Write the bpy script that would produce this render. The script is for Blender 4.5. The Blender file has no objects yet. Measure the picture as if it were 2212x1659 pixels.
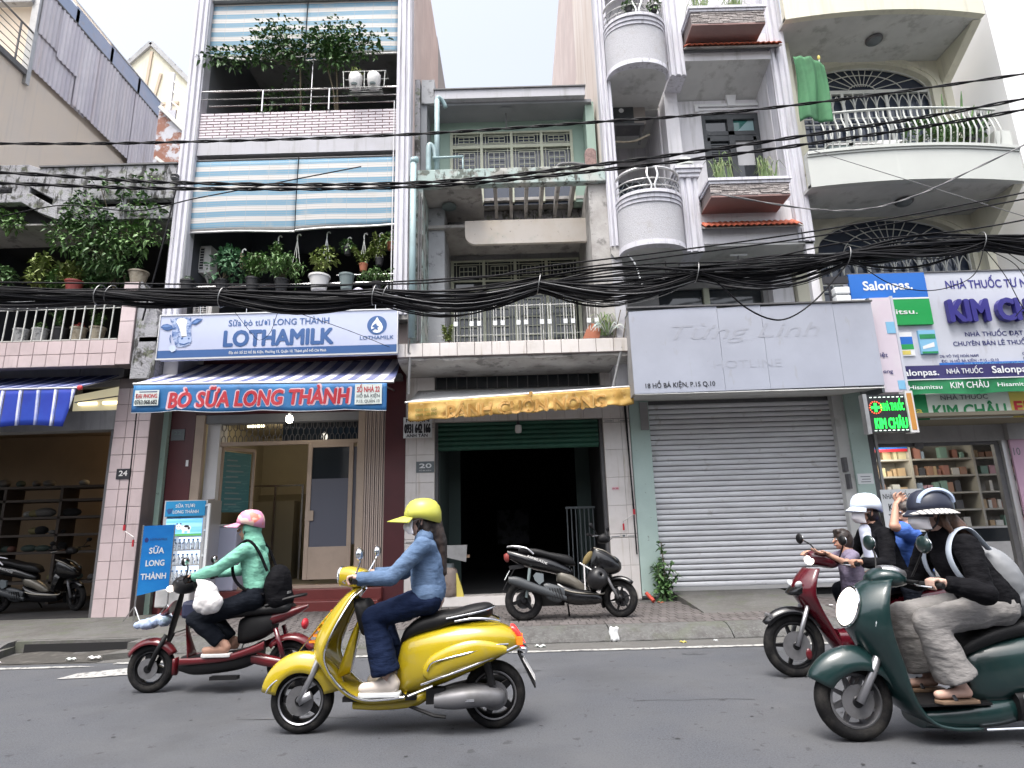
import bpy, bmesh, math, random
from math import sin, cos, pi, radians as R, sqrt, atan2, hypot
from mathutils import Vector, Matrix, noise as NZ
random.seed(7)
S = bpy.context.scene
COL = S.collection
V = Vector

# ------------------------------------------------------------------ camera
cam = bpy.data.cameras.new('camera')
cam.sensor_width = 36.0
cam.lens = 36 * 1331 / 2212
cam.clip_start, cam.clip_end = 0.05, 2000
camo = bpy.data.objects.new('camera', cam)
COL.objects.link(camo)
pitch, roll = R(13.35), R(1.62)
f_ = V((0, cos(pitch), sin(pitch)))
r_ = V((1, 0, 0))
u_ = r_.cross(f_)
r2 = r_ * cos(roll) - u_ * sin(roll)
u2 = u_ * cos(roll) + r_ * sin(roll)
mx = Matrix((r2, u2, -f_)).transposed().to_4x4()
mx.translation = (0, 0, 1.36)
camo.matrix_world = mx
S.camera = camo

# ------------------------------------------------------------------ sky, sun, exposure
SUN_EL, SUN_AZ = R(68), R(203)          # azimuth from +Y, clockwise
W = bpy.data.worlds.new('World')
S.world = W
W.use_nodes = True
nt = W.node_tree
bg = nt.nodes['Background']
sky = nt.nodes.new('ShaderNodeTexSky')
sky.sky_type = 'NISHITA'
sky.sun_disc = False
sky.sun_elevation = SUN_EL
sky.sun_rotation = SUN_AZ
sky.air_density = 1.0
sky.dust_density = 6.0
sky.ozone_density = 1.0
hs = nt.nodes.new('ShaderNodeHueSaturation')
hs.inputs['Saturation'].default_value = 0.42
nt.links.new(sky.outputs[0], hs.inputs['Color'])
nt.links.new(hs.outputs[0], bg.inputs['Color'])
bg.inputs['Strength'].default_value = 0.15
sl = bpy.data.lights.new('sun', 'SUN')
sl.energy = 0.8
sl.angle = R(25)
sl.color = (1, .97, .92)
so = bpy.data.objects.new('sun', sl)
COL.objects.link(so)
sd = V((sin(SUN_AZ) * cos(SUN_EL), cos(SUN_AZ) * cos(SUN_EL), sin(SUN_EL)))
so.rotation_euler = sd.to_track_quat('Z', 'Y').to_euler()
so.location = (0, -10, 20)
S.view_settings.view_transform = 'Standard'
S.view_settings.look = 'None'
S.view_settings.exposure = 1.45
S.view_settings.gamma = 1.0
S.view_settings.use_curve_mapping = False
S.cycles.max_bounces = 6
S.cycles.diffuse_bounces = 4
S.cycles.use_denoising = True
S.cycles.caustics_reflective = False
S.cycles.caustics_refractive = False

# ------------------------------------------------------------------ objects
WL = {}


def put(o, parent):
    if parent is not None:
        o.parent = parent
        if parent.name in WL:
            o.matrix_parent_inverse = Matrix.Translation(-WL[parent.name])


def thing(name, label, cat, loc=(0, 0, 0), group=None, rot=None, local=False, scale=None):
    o = bpy.data.objects.new(name, None)
    o.empty_display_size = .1
    COL.objects.link(o)
    o.location = loc
    if rot is not None:
        o.rotation_euler = rot
    if not local:
        WL[o.name] = V(loc)
    return tag(o, label, cat, group)


def tag(o, label=None, cat=None, group=None, kind=None):
    if label: o['label'] = label
    if cat: o['category'] = cat
    if group: o['group'] = group
    if kind: o['kind'] = kind
    return o


def link(name, me, parent=None, m=None):
    o = bpy.data.objects.new(name, me)
    COL.objects.link(o)
    put(o, parent)
    if m is not None and not me.materials:
        me.materials.append(m)
    return o


def catmull(pts, n):
    """n samples per span through the points"""
    pts = [V(p) for p in pts]
    if len(pts) < 3:
        return [pts[0].lerp(pts[-1], i / n) for i in range(n + 1)]
    P = [pts[0] * 2 - pts[1]] + pts + [pts[-1] * 2 - pts[-2]]
    out = []
    for i in range(1, len(P) - 2):
        a, b, c, d = P[i - 1:i + 3]
        for k in range(n):
            t = k / n
            out.append(.5 * ((2 * b) + (c - a) * t + (2 * a - 5 * b + 4 * c - d) * t * t + (3 * b - a - 3 * c + d) * t ** 3))
    out.append(pts[-1])
    return out


class MB:
    def __init__(s):
        s.v = []; s.f = []; s.mi = []; s.cur = 0

    def face(s, *i):
        s.f.append(i); s.mi.append(s.cur)

    def poly(s, pts):
        b = len(s.v); s.v += [tuple(p) for p in pts]; s.face(*range(b, b + len(pts))); return s

    def box(s, x0, x1, y0, y1, z0, z1):
        b = len(s.v)
        s.v += [(x, y, z) for z in (z0, z1) for y in (y0, y1) for x in (x0, x1)]
        for q in ((0, 2, 3, 1), (4, 5, 7, 6), (0, 1, 5, 4), (2, 6, 7, 3), (0, 4, 6, 2), (1, 3, 7, 5)):
            s.face(*[b + k for k in q])
        return s

    def cbox(s, x0, x1, y0, y1, z0, z1, c):
        """box with its front (-Y) edges chamfered"""
        b = len(s.v)
        s.v += [(x0, y1, z0), (x1, y1, z0), (x1, y1, z1), (x0, y1, z1), (x0, y0 + c, z0), (x1, y0 + c, z0), (x1, y0 + c, z1), (x0, y0 + c, z1),
                (x0 + c, y0, z0 + c), (x1 - c, y0, z0 + c), (x1 - c, y0, z1 - c), (x0 + c, y0, z1 - c)]
        for k in range(4):
            n = (k + 1) % 4
            s.face(b + n, b + k, b + 4 + k, b + 4 + n)
            s.face(b + 4 + n, b + 4 + k, b + 8 + k, b + 8 + n)
        s.face(b + 11, b + 10, b + 9, b + 8)
        s.f[-1] = tuple(reversed(s.f[-1]))
        return s

    def obox(s, p0, p1, w, h, up=(0, 0, 1)):
        """bar from p0 to p1, width w (sideways), height h (along up)"""
        p0, p1 = V(p0), V(p1)
        d = (p1 - p0).normalized(); up = V(up)
        sx = d.cross(up)
        if sx.length < 1e-4: sx = d.cross(V((0, 1, 0)))
        sx.normalize(); uz = sx.cross(d).normalized()
        b = len(s.v)
        for p in (p0, p1):
            for a, c in ((-1, -1), (1, -1), (1, 1), (-1, 1)):
                s.v.append(tuple(p + sx * a * w / 2 + uz * c * h / 2))
        for q in ((3, 2, 1, 0), (4, 5, 6, 7), (0, 1, 5, 4), (1, 2, 6, 5), (2, 3, 7, 6), (3, 0, 4, 7)):
            s.face(*[b + k for k in q])
        return s

    def rings(s, rings, closed=True, caps=True, loop=False):
        n = len(rings[0]); b = len(s.v)
        for r in rings: s.v += [tuple(p) for p in r]
        m = len(rings)
        for i in range(m if loop else m - 1):
            j = (i + 1) % m
            for k in range(n if closed else n - 1):
                l = (k + 1) % n
                s.face(b + i * n + k, b + i * n + l, b + j * n + l, b + j * n + k)
        if caps and closed and not loop:
            s.face(*[b + k for k in reversed(range(n))])
            s.face(*[b + (m - 1) * n + k for k in range(n)])
        return s

    def tube(s, pts, r, n=8, caps=True, loop=False, flat=1.0):
        pts = [V(p) for p in pts]; m = len(pts)
        rr = r if isinstance(r, (list, tuple)) else [r] * m
        t = [(pts[(i + 1) % m if loop else min(i + 1, m - 1)] - pts[(i - 1) % m if loop else max(i - 1, 0)]).normalized() for i in range(m)]
        a = t[0].cross(V((0, 0, 1)))
        if a.length < .1: a = t[0].cross(V((0, 1, 0)))
        a.normalize()
        out = []
        for i in range(m):
            a = (a - t[i] * a.dot(t[i])).normalized(); c = t[i].cross(a)
            out.append([pts[i] + (a * cos(2 * pi * k / n) + c * sin(2 * pi * k / n) * flat) * rr[i] for k in range(n)])
        return s.rings(out, True, caps, loop)

    def lathe(s, prof, c=(0, 0, 0), axis='z', n=24, caps=True, a0=0, a1=2 * pi):
        """prof: (radius, height along axis)"""
        out = []
        full = abs(a1 - a0 - 2 * pi) < 1e-6
        m = n if full else n + 1
        for r, h in prof:
            ring = []
            for k in range(m):
                a = a0 + (a1 - a0) * k / n
                p = (r * cos(a), r * sin(a), h)
                if axis == 'y': p = (p[0], p[2], -p[1])
                elif axis == 'x': p = (p[2], p[0], p[1])
                ring.append((p[0] + c[0], p[1] + c[1], p[2] + c[2]))
            out.append(ring)
        return s.rings(out, full, caps and full)

    def ell(s, c, r, nu=12, nv=8, M=None):
        b = len(s.v)
        prof = [(max(sin(pi * j / nv), .02), -cos(pi * j / nv)) for j in range(nv + 1)]
        s.lathe(prof, (0, 0, 0), 'z', nu)
        for i in range(b, len(s.v)):
            p = V((s.v[i][0] * r[0], s.v[i][1] * r[1], s.v[i][2] * r[2]))
            if M is not None: p = M @ p
            s.v[i] = tuple(p + V(c))
        return s

    def grid(s, fn, nu, nv):
        b = len(s.v)
        for i in range(nu + 1):
            for j in range(nv + 1):
                s.v.append(tuple(fn(i / nu, j / nv)))
        for i in range(nu):
            for j in range(nv):
                s.face(b + i * (nv + 1) + j, b + (i + 1) * (nv + 1) + j, b + (i + 1) * (nv + 1) + j + 1, b + i * (nv + 1) + j + 1)
        return s

    def prism(s, pts, d0, d1, axis='y'):
        """extruded outline; axis y: pts are (x,z); x: (y,z); z: (x,y)"""
        def P(p, d):
            return {'y': (p[0], d, p[1]), 'x': (d, p[0], p[1]), 'z': (p[0], p[1], d)}[axis]
        b = len(s.v); n = len(pts)
        s.v += [P(p, d0) for p in pts] + [P(p, d1) for p in pts]
        s.face(*range(b, b + n)); s.face(*[b + n + k for k in reversed(range(n))])
        for k in range(n):
            l = (k + 1) % n
            s.face(b + l, b + k, b + n + k, b + n + l)
        return s

    def xf(s, M, start=0):
        for i in range(start, len(s.v)): s.v[i] = tuple(M @ V(s.v[i]))
        return s

    def mesh(s, name, mats, smooth=None, fix=True):
        me = bpy.data.meshes.new(name)
        me.from_pydata(s.v, [], s.f)
        if not isinstance(mats, (list, tuple)): mats = [mats]
        for m in mats: me.materials.append(m)
        if len(mats) > 1: me.polygons.foreach_set('material_index', s.mi)
        if fix:
            bm = bmesh.new(); bm.from_mesh(me)
            bmesh.ops.recalc_face_normals(bm, faces=bm.faces)
            bm.to_mesh(me); bm.free()
        if smooth:
            me.polygons.foreach_set('use_smooth', [True] * len(me.polygons))
            me.set_sharp_from_angle(angle=R(smooth))
        me.update()
        return me

    def build(s, name, mats, parent=None, smooth=None, base=False, fix=True):
        """base=True: a thing of its own, origin at its base"""
        off = None
        if base and s.v:
            xs, ys, zs = zip(*s.v)
            off = V(((min(xs) + max(xs)) / 2, (min(ys) + max(ys)) / 2, min(zs)))
            s.v = [(a - off.x, b - off.y, c - off.z) for a, b, c in s.v]
        o = link(name, s.mesh(name, mats, smooth, fix), parent)
        if off is not None:
            o.location = off; WL[o.name] = off
        return o


def solid(o, t, off=-1):
    m = o.modifiers.new('thickness', 'SOLIDIFY'); m.thickness = t; m.offset = off
    return o


def bev(o, w=.01, n=2, ang=40):
    m = o.modifiers.new('edges', 'BEVEL'); m.width = w; m.segments = n; m.limit_method = 'ANGLE'; m.angle_limit = R(ang)
    return o


def sub(o, n=1):
    m = o.modifiers.new('round', 'SUBSURF'); m.levels = n; m.render_levels = n
    return o


def copies(src, parent, locs, rots=None):
    out = []
    for i, l in enumerate(locs):
        c = src.copy(); COL.objects.link(c); put(c, parent); c.location = l
        if rots: c.rotation_euler = rots[i]
        out.append(c)
    return out


def copy_tree(o, parent=None):
    c = o.copy(); COL.objects.link(c)
    if parent is not None: c.parent = parent
    for ch in o.children: copy_tree(ch, c)
    return c


def tiles(parent, name, xs, zs, y, gap, m, depth=.012, ch=.004, skip=None, jit=.0015):
    """rows of wall tiles between the joints xs and zs; tiles of one size share a mesh"""
    cache = {}
    for i in range(len(xs) - 1):
        for j in range(len(zs) - 1):
            if skip and skip(i, j): continue
            w, h = xs[i + 1] - xs[i] - gap, zs[j + 1] - zs[j] - gap
            k = (round(w, 3), round(h, 3))
            if k not in cache:
                cache[k] = MB().cbox(-w / 2, w / 2, 0, depth, -h / 2, h / 2, ch).mesh(name, m)
            o = link(name, cache[k], parent)
            o.location = ((xs[i] + xs[i + 1]) / 2, y + random.uniform(-jit, jit), (zs[j] + zs[j + 1]) / 2)


def lin(a, b, n):
    return [a + (b - a) * i / n for i in range(n + 1)]


CAP = .682


def text(parent, s, x0, x1, z0, h, y, m, bold=0., ext=.004, shear=0., name='lettering', M=None, slope=0.):
    c = bpy.data.curves.new('t', 'FONT'); c.body = s; c.shear = shear; c.resolution_u = 3
    o = bpy.data.objects.new('t', c)
    me = bpy.data.meshes.new_from_object(o)
    bpy.data.objects.remove(o); bpy.data.curves.remove(c)
    bm = bmesh.new(); bm.from_mesh(me)
    bmesh.ops.remove_doubles(bm, verts=bm.verts, dist=1e-4)
    if ext > .006:
        r = bmesh.ops.extrude_face_region(bm, geom=bm.faces[:])
        for v in [g for g in r['geom'] if isinstance(g, bmesh.types.BMVert)]: v.co.z += 1
    bmesh.ops.recalc_face_normals(bm, faces=bm.faces)
    bm.verts.index_update()
    src = [v.co.copy() for v in bm.verts]; fc = [[v.index for v in f.verts] for f in bm.faces]
    bm.free(); bpy.data.meshes.remove(me)
    a, b = min(v.x for v in src), max(v.x for v in src)
    d = max(0, bold) * .017 * h / CAP                # heavier strokes: copies pushed out all round
    offs = [(0, 0)] + ([(d * cos(pi * k / 4), d * sin(pi * k / 4)) for k in range(8)] if d > 0 else [])
    vs, fs = [], []
    for i, (ox, oz) in enumerate(offs):
        n = len(vs)
        for v in src:
            x = x0 + d + (v.x - a) / (b - a) * (x1 - x0 - 2 * d)
            p = V((x + ox, (y - v.z * ext if ext > .006 else y) - .00025 * i, z0 + v.y / CAP * h + slope * (x - x0) + oz))
            vs.append(tuple(M @ p if M is not None else p))
        fs += [[k + n for k in f] for f in fc]
    me = bpy.data.meshes.new(name); me.from_pydata(vs, [], fs)
    me.materials.append(m)
    return link(name, me, parent)


# ------------------------------------------------------------------ materials
def mat(name, c, r=.6, m=0., layers=(), bump=None, rnd=0., emit=0., coat=0., alpha=1., spec=None, sheen=0.):
    mt = bpy.data.materials.new(name); mt.use_nodes = True
    t = mt.node_tree; N = t.nodes; L = t.links
    bs = N['Principled BSDF']
    bs.inputs['Roughness'].default_value = r
    bs.inputs['Metallic'].default_value = m
    if coat: bs.inputs['Coat Weight'].default_value = coat; bs.inputs['Coat Roughness'].default_value = .06
    if sheen: bs.inputs['Sheen Weight'].default_value = sheen
    if spec is not None: bs.inputs['Specular IOR Level'].default_value = spec
    if alpha < 1: bs.inputs['Alpha'].default_value = alpha
    col = None
    geo = None

    def pos(scale):
        nonlocal geo
        if geo is None: geo = N.new('ShaderNodeNewGeometry')
        if not isinstance(scale, tuple): scale = (scale,) * 3
        mp = N.new('ShaderNodeMapping'); mp.inputs['Scale'].default_value = scale
        L.new(geo.outputs['Position'], mp.inputs['Vector'])
        return mp.outputs[0]

    def math_(op, a, b=None):
        n = N.new('ShaderNodeMath'); n.operation = op
        for i, x in enumerate((a, b)):
            if x is None: continue
            if isinstance(x, (int, float)): n.inputs[i].default_value = x
            else: L.new(x, n.inputs[i])
        return n.outputs[0]

    def mix(fac, c2):
        nonlocal col
        n = N.new('ShaderNodeMix'); n.data_type = 'RGBA'
        L.new(fac, n.inputs[0])
        if col is None: n.inputs[6].default_value = (*c, 1)
        else: L.new(col, n.inputs[6])
        n.inputs[7].default_value = (*c2, 1)
        col = n.outputs[2]

    for ly in layers:
        if ly[0] == 'S':                    # stripes: ('S', colour, axis, period, duty, offset)
            _, c2, ax, per, duty, off = ly
            sx = N.new('ShaderNodeSeparateXYZ'); L.new(pos(1.0), sx.inputs[0])
            v = math_('FRACT', math_('ADD', math_('DIVIDE', sx.outputs['XYZ'.index(ax)], per), off))
            mix(math_('LESS_THAN', v, duty), c2)
            continue
        c2, sc, lo, hi, amt = ly[:5]
        if lo > .56: lo, hi = lo - .055, hi - .075
        nz = N.new('ShaderNodeTexNoise'); nz.inputs['Scale'].default_value = 1
        nz.inputs['Detail'].default_value = ly[5] if len(ly) > 5 else 6
        nz.inputs['Roughness'].default_value = .62
        L.new(pos(sc), nz.inputs['Vector'])
        mr = N.new('ShaderNodeMapRange'); mr.inputs[1].default_value = lo; mr.inputs[2].default_value = hi; mr.inputs[4].default_value = amt
        L.new(nz.outputs['Fac'], mr.inputs[0])
        mix(mr.outputs[0], c2)
    if rnd:
        oi = N.new('ShaderNodeObjectInfo')
        mr = N.new('ShaderNodeMapRange'); mr.inputs[3].default_value = 1 - rnd; mr.inputs[4].default_value = 1 + rnd
        L.new(oi.outputs['Random'], mr.inputs[0])
        hv = N.new('ShaderNodeHueSaturation'); L.new(mr.outputs[0], hv.inputs['Value'])
        if col is None: hv.inputs['Color'].default_value = (*c, 1)
        else: L.new(col, hv.inputs['Color'])
        col = hv.outputs[0]
    if col is None: bs.inputs['Base Color'].default_value = (*c, 1)
    else: L.new(col, bs.inputs['Base Color'])
    if emit:
        bs.inputs['Emission Color'].default_value = (*c, 1)
        if col is not None: L.new(col, bs.inputs['Emission Color'])
        bs.inputs['Emission Strength'].default_value = emit
    if bump:
        nz = N.new('ShaderNodeTexNoise'); nz.inputs['Scale'].default_value = 1; nz.inputs['Detail'].default_value = 5
        L.new(pos(bump[0]), nz.inputs['Vector'])
        bp = N.new('ShaderNodeBump'); bp.inputs['Strength'].default_value = bump[1]
        bp.inputs['Distance'].default_value = bump[2] if len(bump) > 2 else .01
        L.new(nz.outputs['Fac'], bp.inputs['Height']); L.new(bp.outputs[0], bs.inputs['Normal'])
    mt.diffuse_color = (*c, 1)
    return mt


GR = (.10, .095, .09)
m = {}
m['asphalt'] = mat('asphalt', (.066, .071, .084), .85, layers=[((.115, .118, .128), 130, .5, .72, .9, 2), ((.04, .041, .045), 75, .5, .68, .85, 2), ((.095, .096, .10), .7, .4, .7, .7), ((.055, .056, .06), 2.2, .55, .75, .5), ((.028, .028, .03), 7, .68, .74, .7), ((.05, .052, .058), .45, .5, .62, .6)], bump=(320, .6, .004))
m['gutter'] = mat('gutter_concrete', (.105, .104, .10), .9, layers=[((.085, .08, .075), 5, .4, .66, .85), ((.15, .148, .143), 40, .5, .7, .6), ((.06, .058, .055), 1.4, .55, .7, .6)], bump=(90, .5))
m['kerb'] = mat('kerb_concrete', (.10, .10, .098), .9, layers=[((.065, .062, .06), 9, .43, .63, .85), ((.155, .155, .152), 28, .5, .7, .7), ((.09, .10, .07), 2.2, .58, .7, .5)], bump=(60, .9, .012), rnd=.08)
m['roadpaint'] = mat('road_paint', (.40, .40, .385), .8, layers=[((.10, .10, .105), 14, .50, .60, .95), ((.26, .26, .25), 50, .5, .6, .7)])
m['paver'] = mat('pavement_brick', (.11, .098, .097), .9, layers=[((.09, .08, .075), 3, .4, .66, .85), ((.145, .132, .13), 35, .5, .7, .5)], bump=(80, .5), rnd=.16)
m['apron'] = mat('apron_concrete', (.11, .108, .103), .92, layers=[((.08, .076, .07), 2.5, .42, .62, .9), ((.155, .15, .143), 18, .52, .7, .6), ((.085, .1, .06), 3.6, .6, .7, .5)], bump=(50, .6))
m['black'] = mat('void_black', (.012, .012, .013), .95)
m['ground'] = mat('ground_earth', (.16, .15, .14), .95, layers=[((.1, .1, .09), 3, .4, .6, .8)])

WST = [((.42, .42, .455), (7, 7, .5), .5, .75, .75), ((.20, .195, .2), (16, 16, .8), .58, .74, .6), ((.50, .49, .53), 1.3, .4, .7, .6)]
m['white_col'] = mat('weathered_white_paint', (.60, .60, .655), .75, layers=WST, bump=(40, .25))
m['white_wall'] = mat('white_plaster', (.44, .44, .475), .8, layers=[((.39, .385, .40), 1.6, .42, .7, .7), ((.28, .275, .27), (8, 8, .7), .58, .76, .6)], bump=(60, .2))
m['white_bay'] = mat('pale_bay_plaster', (.68, .67, .70), .8, layers=[((.56, .55, .57), 1.6, .42, .7, .7), ((.36, .355, .35), (8, 8, .7), .58, .76, .55)], bump=(60, .2))
m['white_clean'] = mat('clean_white_paint', (.66, .66, .67), .7, layers=[((.58, .58, .59), .9, .4, .7, .6)])
m['pink_wall'] = mat('pinkish_side_wall', (.56, .46, .43), .85, layers=[((.50, .42, .40), (5, 5, .4), .45, .75, .8), ((.72, .62, .58), 1.2, .45, .7, .6), ((.36, .33, .32), (10, 10, .5), .64, .8, .5)], bump=(40, .3))
m['streak_wall'] = mat('streaked_cream_wall', (.70, .62, .56), .85, layers=[((.78, .74, .70), (7, 3, .35), .45, .7, .9), ((.50, .40, .34), (12, 6, .4), .58, .75, .6), ((.33, .30, .28), (18, 9, .5), .66, .78, .5)], bump=(40, .3))
m['beige'] = mat('beige_wall', (.62, .54, .45), .85, layers=[((.57, .52, .47), .6, .4, .7, .9), ((.45, .42, .40), (9, 9, .35), .62, .8, .45)], bump=(40, .15))
m['cream'] = mat('cream_wall', (.63, .61, .50), .8, layers=[((.57, .57, .47), .7, .4, .7, .8), ((.40, .39, .33), (7, 7, .4), .58, .78, .5)])
m['mintwhite'] = mat('pale_mint_wall', (.50, .52, .495), .75, layers=[((.45, .465, .445), .8, .4, .7, .8), ((.55, .57, .54), (9, 9, .6), .64, .82, .4)])
m['grey_wall'] = mat('grey_plaster', (.34, .335, .34), .85, layers=[((.25, .25, .25), 2, .42, .7, .8), ((.18, .18, .175), (8, 8, .8), .6, .8, .6)], bump=(50, .25))
m['soffit'] = mat('aged_soffit', (.42, .405, .39), .9, layers=[((.24, .225, .21), 1.8, .42, .68, .85), ((.12, .115, .11), 4.5, .6, .72, .7)], bump=(40, .3))
m['soffit_w'] = mat('pale_soffit', (.56, .565, .55), .85, layers=[((.45, .455, .445), 1.4, .42, .66, .85), ((.22, .215, .2), 3, .6, .74, .5)])
m['mossy'] = mat('mossy_concrete', (.30, .30, .32), .95, layers=[((.40, .40, .42), 3, .45, .7, .8), ((.06, .06, .05), 4.2, .52, .62, .95), ((.12, .14, .07), 7, .6, .7, .6), ((.03, .03, .028), (9, 9, 2), .6, .68, .9)], bump=(35, .7, .02))
m['concrete'] = mat('grey_concrete', (.38, .39, .41), .9, layers=[((.27, .28, .29), 2, .42, .7, .8), ((.12, .12, .12), 6, .62, .72, .7)], bump=(40, .4))
m['pinktile'] = mat('pale_pink_tile', (.56, .46, .465), .28, layers=[((.44, .36, .36), 2.4, .45, .75, .7), ((.36, .29, .27), (12, 12, 1.5), .64, .8, .5)], rnd=.05)
m['whitetile'] = mat('white_tile', (.70, .665, .645), .25, layers=[((.58, .545, .51), 2.8, .45, .75, .7), ((.42, .36, .28), (14, 14, 1.1), .62, .8, .6)], rnd=.04)
m['grout'] = mat('dark_grout', (.20, .165, .16), .95)
m['groutl'] = mat('pale_grout', (.36, .33, .31), .95)
m['wbrick'] = mat('white_glazed_brick', (.60, .55, .58), .3, layers=[((.50, .45, .48), 2.5, .5, .75, .6), ((.45, .40, .41), (10, 10, 1.2), .66, .8, .5)], rnd=.04)
m['redgrout'] = mat('reddish_mortar', (.20, .11, .11), .95)
m['maroon'] = mat('maroon_painted_wall', (.085, .018, .022), .45, layers=[((.06, .014, .017), 1.6, .4, .7, .8)], bump=(30, .1))
m['redstep'] = mat('red_terrazzo_step', (.15, .032, .03), .4, layers=[((.10, .022, .022), 3, .4, .7, .7)])
m['mintpil'] = mat('mint_green_paint', (.33, .46, .40), .7, layers=[((.27, .38, .33), 2.2, .42, .7, .8), ((.11, .13, .11), 6.5, .66, .72, .8), ((.45, .55, .5), 1.1, .5, .75, .5)], bump=(50, .25))
m['mintpil2'] = mat('pale_green_paint', (.44, .56, .52), .65, layers=[((.37, .48, .45), 1.4, .42, .7, .8), ((.16, .18, .16), 9, .70, .74, .8)], bump=(50, .2))
m['greenfresh'] = mat('fresh_mint_paint', (.29, .40, .34), .7, layers=[((.23, .31, .27), 1.2, .4, .7, .7)])
m['mintpaint'] = mat('peeling_mint_paint', (.33, .42, .40), .75, layers=[((.44, .43, .40), 1.6, .46, .60, .9), ((.24, .23, .21), 5, .50, .60, .85), ((.05, .05, .042), (7, 7, 3), .55, .64, .95), ((.04, .045, .03), 2.6, .60, .66, .8)], bump=(40, .5))
m['pipe'] = mat('pale_blue_pipe', (.32, .44, .46), .5, layers=[((.22, .29, .30), 2, .45, .7, .8)])
m['steel'] = mat('stainless_steel', (.62, .62, .63), .25, 1.0)
m['galv'] = mat('galvanised_steel', (.42, .42, .42), .45, .8, layers=[((.3, .3, .3), 8, .45, .7, .6)])
m['alu'] = mat('aluminium_frame', (.62, .62, .62), .4, .6)
m['chrome'] = mat('chrome', (.80, .81, .83), .08, 1.0)
m['rustbar'] = mat('worn_white_bar', (.52, .52, .50), .6, layers=[((.26, .22, .19), 16, .55, .68, .8)])
m['barw'] = mat('white_metal_bar', (.58, .59, .56), .55, layers=[((.42, .42, .38), 9, .5, .7, .7)])
m['bargreen'] = mat('pale_green_bar', (.44, .46, .36), .6, layers=[((.32, .33, .27), 9, .5, .7, .7)])
m['ivory'] = mat('ivory_metal_frame', (.42, .33, .26), .5, layers=[((.34, .27, .21), 3, .45, .7, .7)])
m['ivoryd'] = mat('ivory_gate_bar', (.50, .40, .34), .5)
m['glass'] = mat('window_glass', (.02, .025, .03), .05, spec=.8)
m['glassb'] = mat('bluish_window_glass', (.035, .045, .07), .1, spec=.7)
m['frost'] = mat('frosted_panel', (.095, .10, .13), .5)
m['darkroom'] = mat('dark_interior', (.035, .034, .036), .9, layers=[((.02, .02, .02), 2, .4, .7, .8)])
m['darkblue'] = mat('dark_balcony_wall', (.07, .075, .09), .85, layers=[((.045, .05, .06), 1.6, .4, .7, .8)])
m['mid_int'] = mat('shaded_interior_wall', (.26, .27, .29), .85, layers=[((.2, .21, .22), 1.2, .4, .7, .8)])
m['warm_int'] = mat('warm_shop_wall', (.26, .19, .12), .7, layers=[((.20, .15, .10), 1.2, .4, .7, .8)])
m['cream_int'] = mat('cream_interior_wall', (.42, .38, .29), .8, layers=[((.36, .32, .25), 1, .4, .7, .8)])
m['olive_int'] = mat('olive_interior', (.20, .18, .13), .8)
m['shutter'] = mat('pale_grey_shutter', (.72, .73, .76), .45, .0, layers=[((.54, .54, .56), (1.2, 1.2, 6), .4, .7, .8), ((.36, .34, .31), 5, .66, .78, .5)], rnd=.03)
m['shutgreen'] = mat('green_shutter', (.018, .085, .055), .5, .2, layers=[((.012, .05, .035), 4, .45, .7, .8)])
m['signwhite'] = mat('white_sign_panel', (.52, .54, .61), .45, layers=[((.46, .48, .54), 1.3, .42, .7, .8), ((.40, .40, .43), (6, 6, 1.2), .66, .76, .5)])
m['blanksign'] = mat('blank_sign_panel', (.40, .425, .50), .5, layers=[((.35, .37, .44), 1.1, .42, .7, .8), ((.34, .34, .36), (5, 5, 1.8), .66, .74, .55), ((.25, .25, .26), 20, .74, .78, .6)])
m['ghost'] = mat('faint_glue_mark', (.345, .362, .42), .6, layers=[((.38, .4, .47), 9, .4, .62, .9)])
m['signmilk'] = mat('milk_sign_face', (.48, .525, .68), .3, layers=[((.44, .48, .63), .9, .4, .7, .8)])
m['navy'] = mat('navy_print', (.035, .10, .27), .4)
m['navyd'] = mat('dark_blue_print', (.03, .035, .16), .4)
m['cowshade'] = mat('cow_drawing_shade', (.16, .24, .45), .5, layers=[((.45, .52, .68), 9, .45, .6, .9), ((.04, .09, .25), 24, .5, .58, .85)])
m['violet'] = mat('indigo_letter', (.035, .03, .21), .35)
m['blue'] = mat('bright_blue_panel', (.01, .13, .50), .35)
m['cyan'] = mat('cyan_blue_print', (.012, .20, .55), .4)
m['green'] = mat('bright_green_panel', (.01, .30, .07), .35)
m['greenband'] = mat('green_banner', (.015, .24, .085), .5, layers=[((.012, .17, .06), 2, .4, .7, .7)])
m['purple'] = mat('purple_banner', (.03, .025, .12), .5)
m['pwhite'] = mat('white_print', (.72, .74, .75), .5)
m['offwhite'] = mat('off_white_banner', (.66, .72, .68), .55)
m['yellowp'] = mat('yellow_print', (.62, .52, .12), .5)
m['redp'] = mat('red_print', (.48, .022, .035), .45)
m['pinkout'] = mat('pink_outline_print', (.72, .50, .56), .5)
m['blackp'] = mat('black_print', (.015, .015, .02), .5)
m['greyp'] = mat('grey_print', (.13, .15, .16), .5)
m['skyb'] = mat('sky_blue_print', (.20, .45, .66), .5)
m['awnblue'] = mat('blue_white_awning', (.62, .61, .66), .75, layers=[('S', (.10, .12, .27), 'X', .285, .5, .1), ((.40, .39, .42), 1.4, .45, .7, .45), ((.22, .21, .22), 14, .66, .74, .6)])
m['valblue'] = mat('blue_valance_cloth', (.02, .13, .34), .6, layers=[((.035, .20, .44), 1.2, .4, .65, .9), ((.015, .08, .22), 2.6, .55, .7, .7)])
m['awnroyal'] = mat('royal_blue_awning', (.010, .035, .36), .55, layers=[('S', (.80, .82, .90), 'X', .285, .12, .0), ('S', (.04, .045, .10), 'X', .285, .10, .82), ('S', (.55, .6, .8), 'X', .285, .025, .85), ((.02, .08, .5), 2, .5, .7, .5)])
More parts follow.
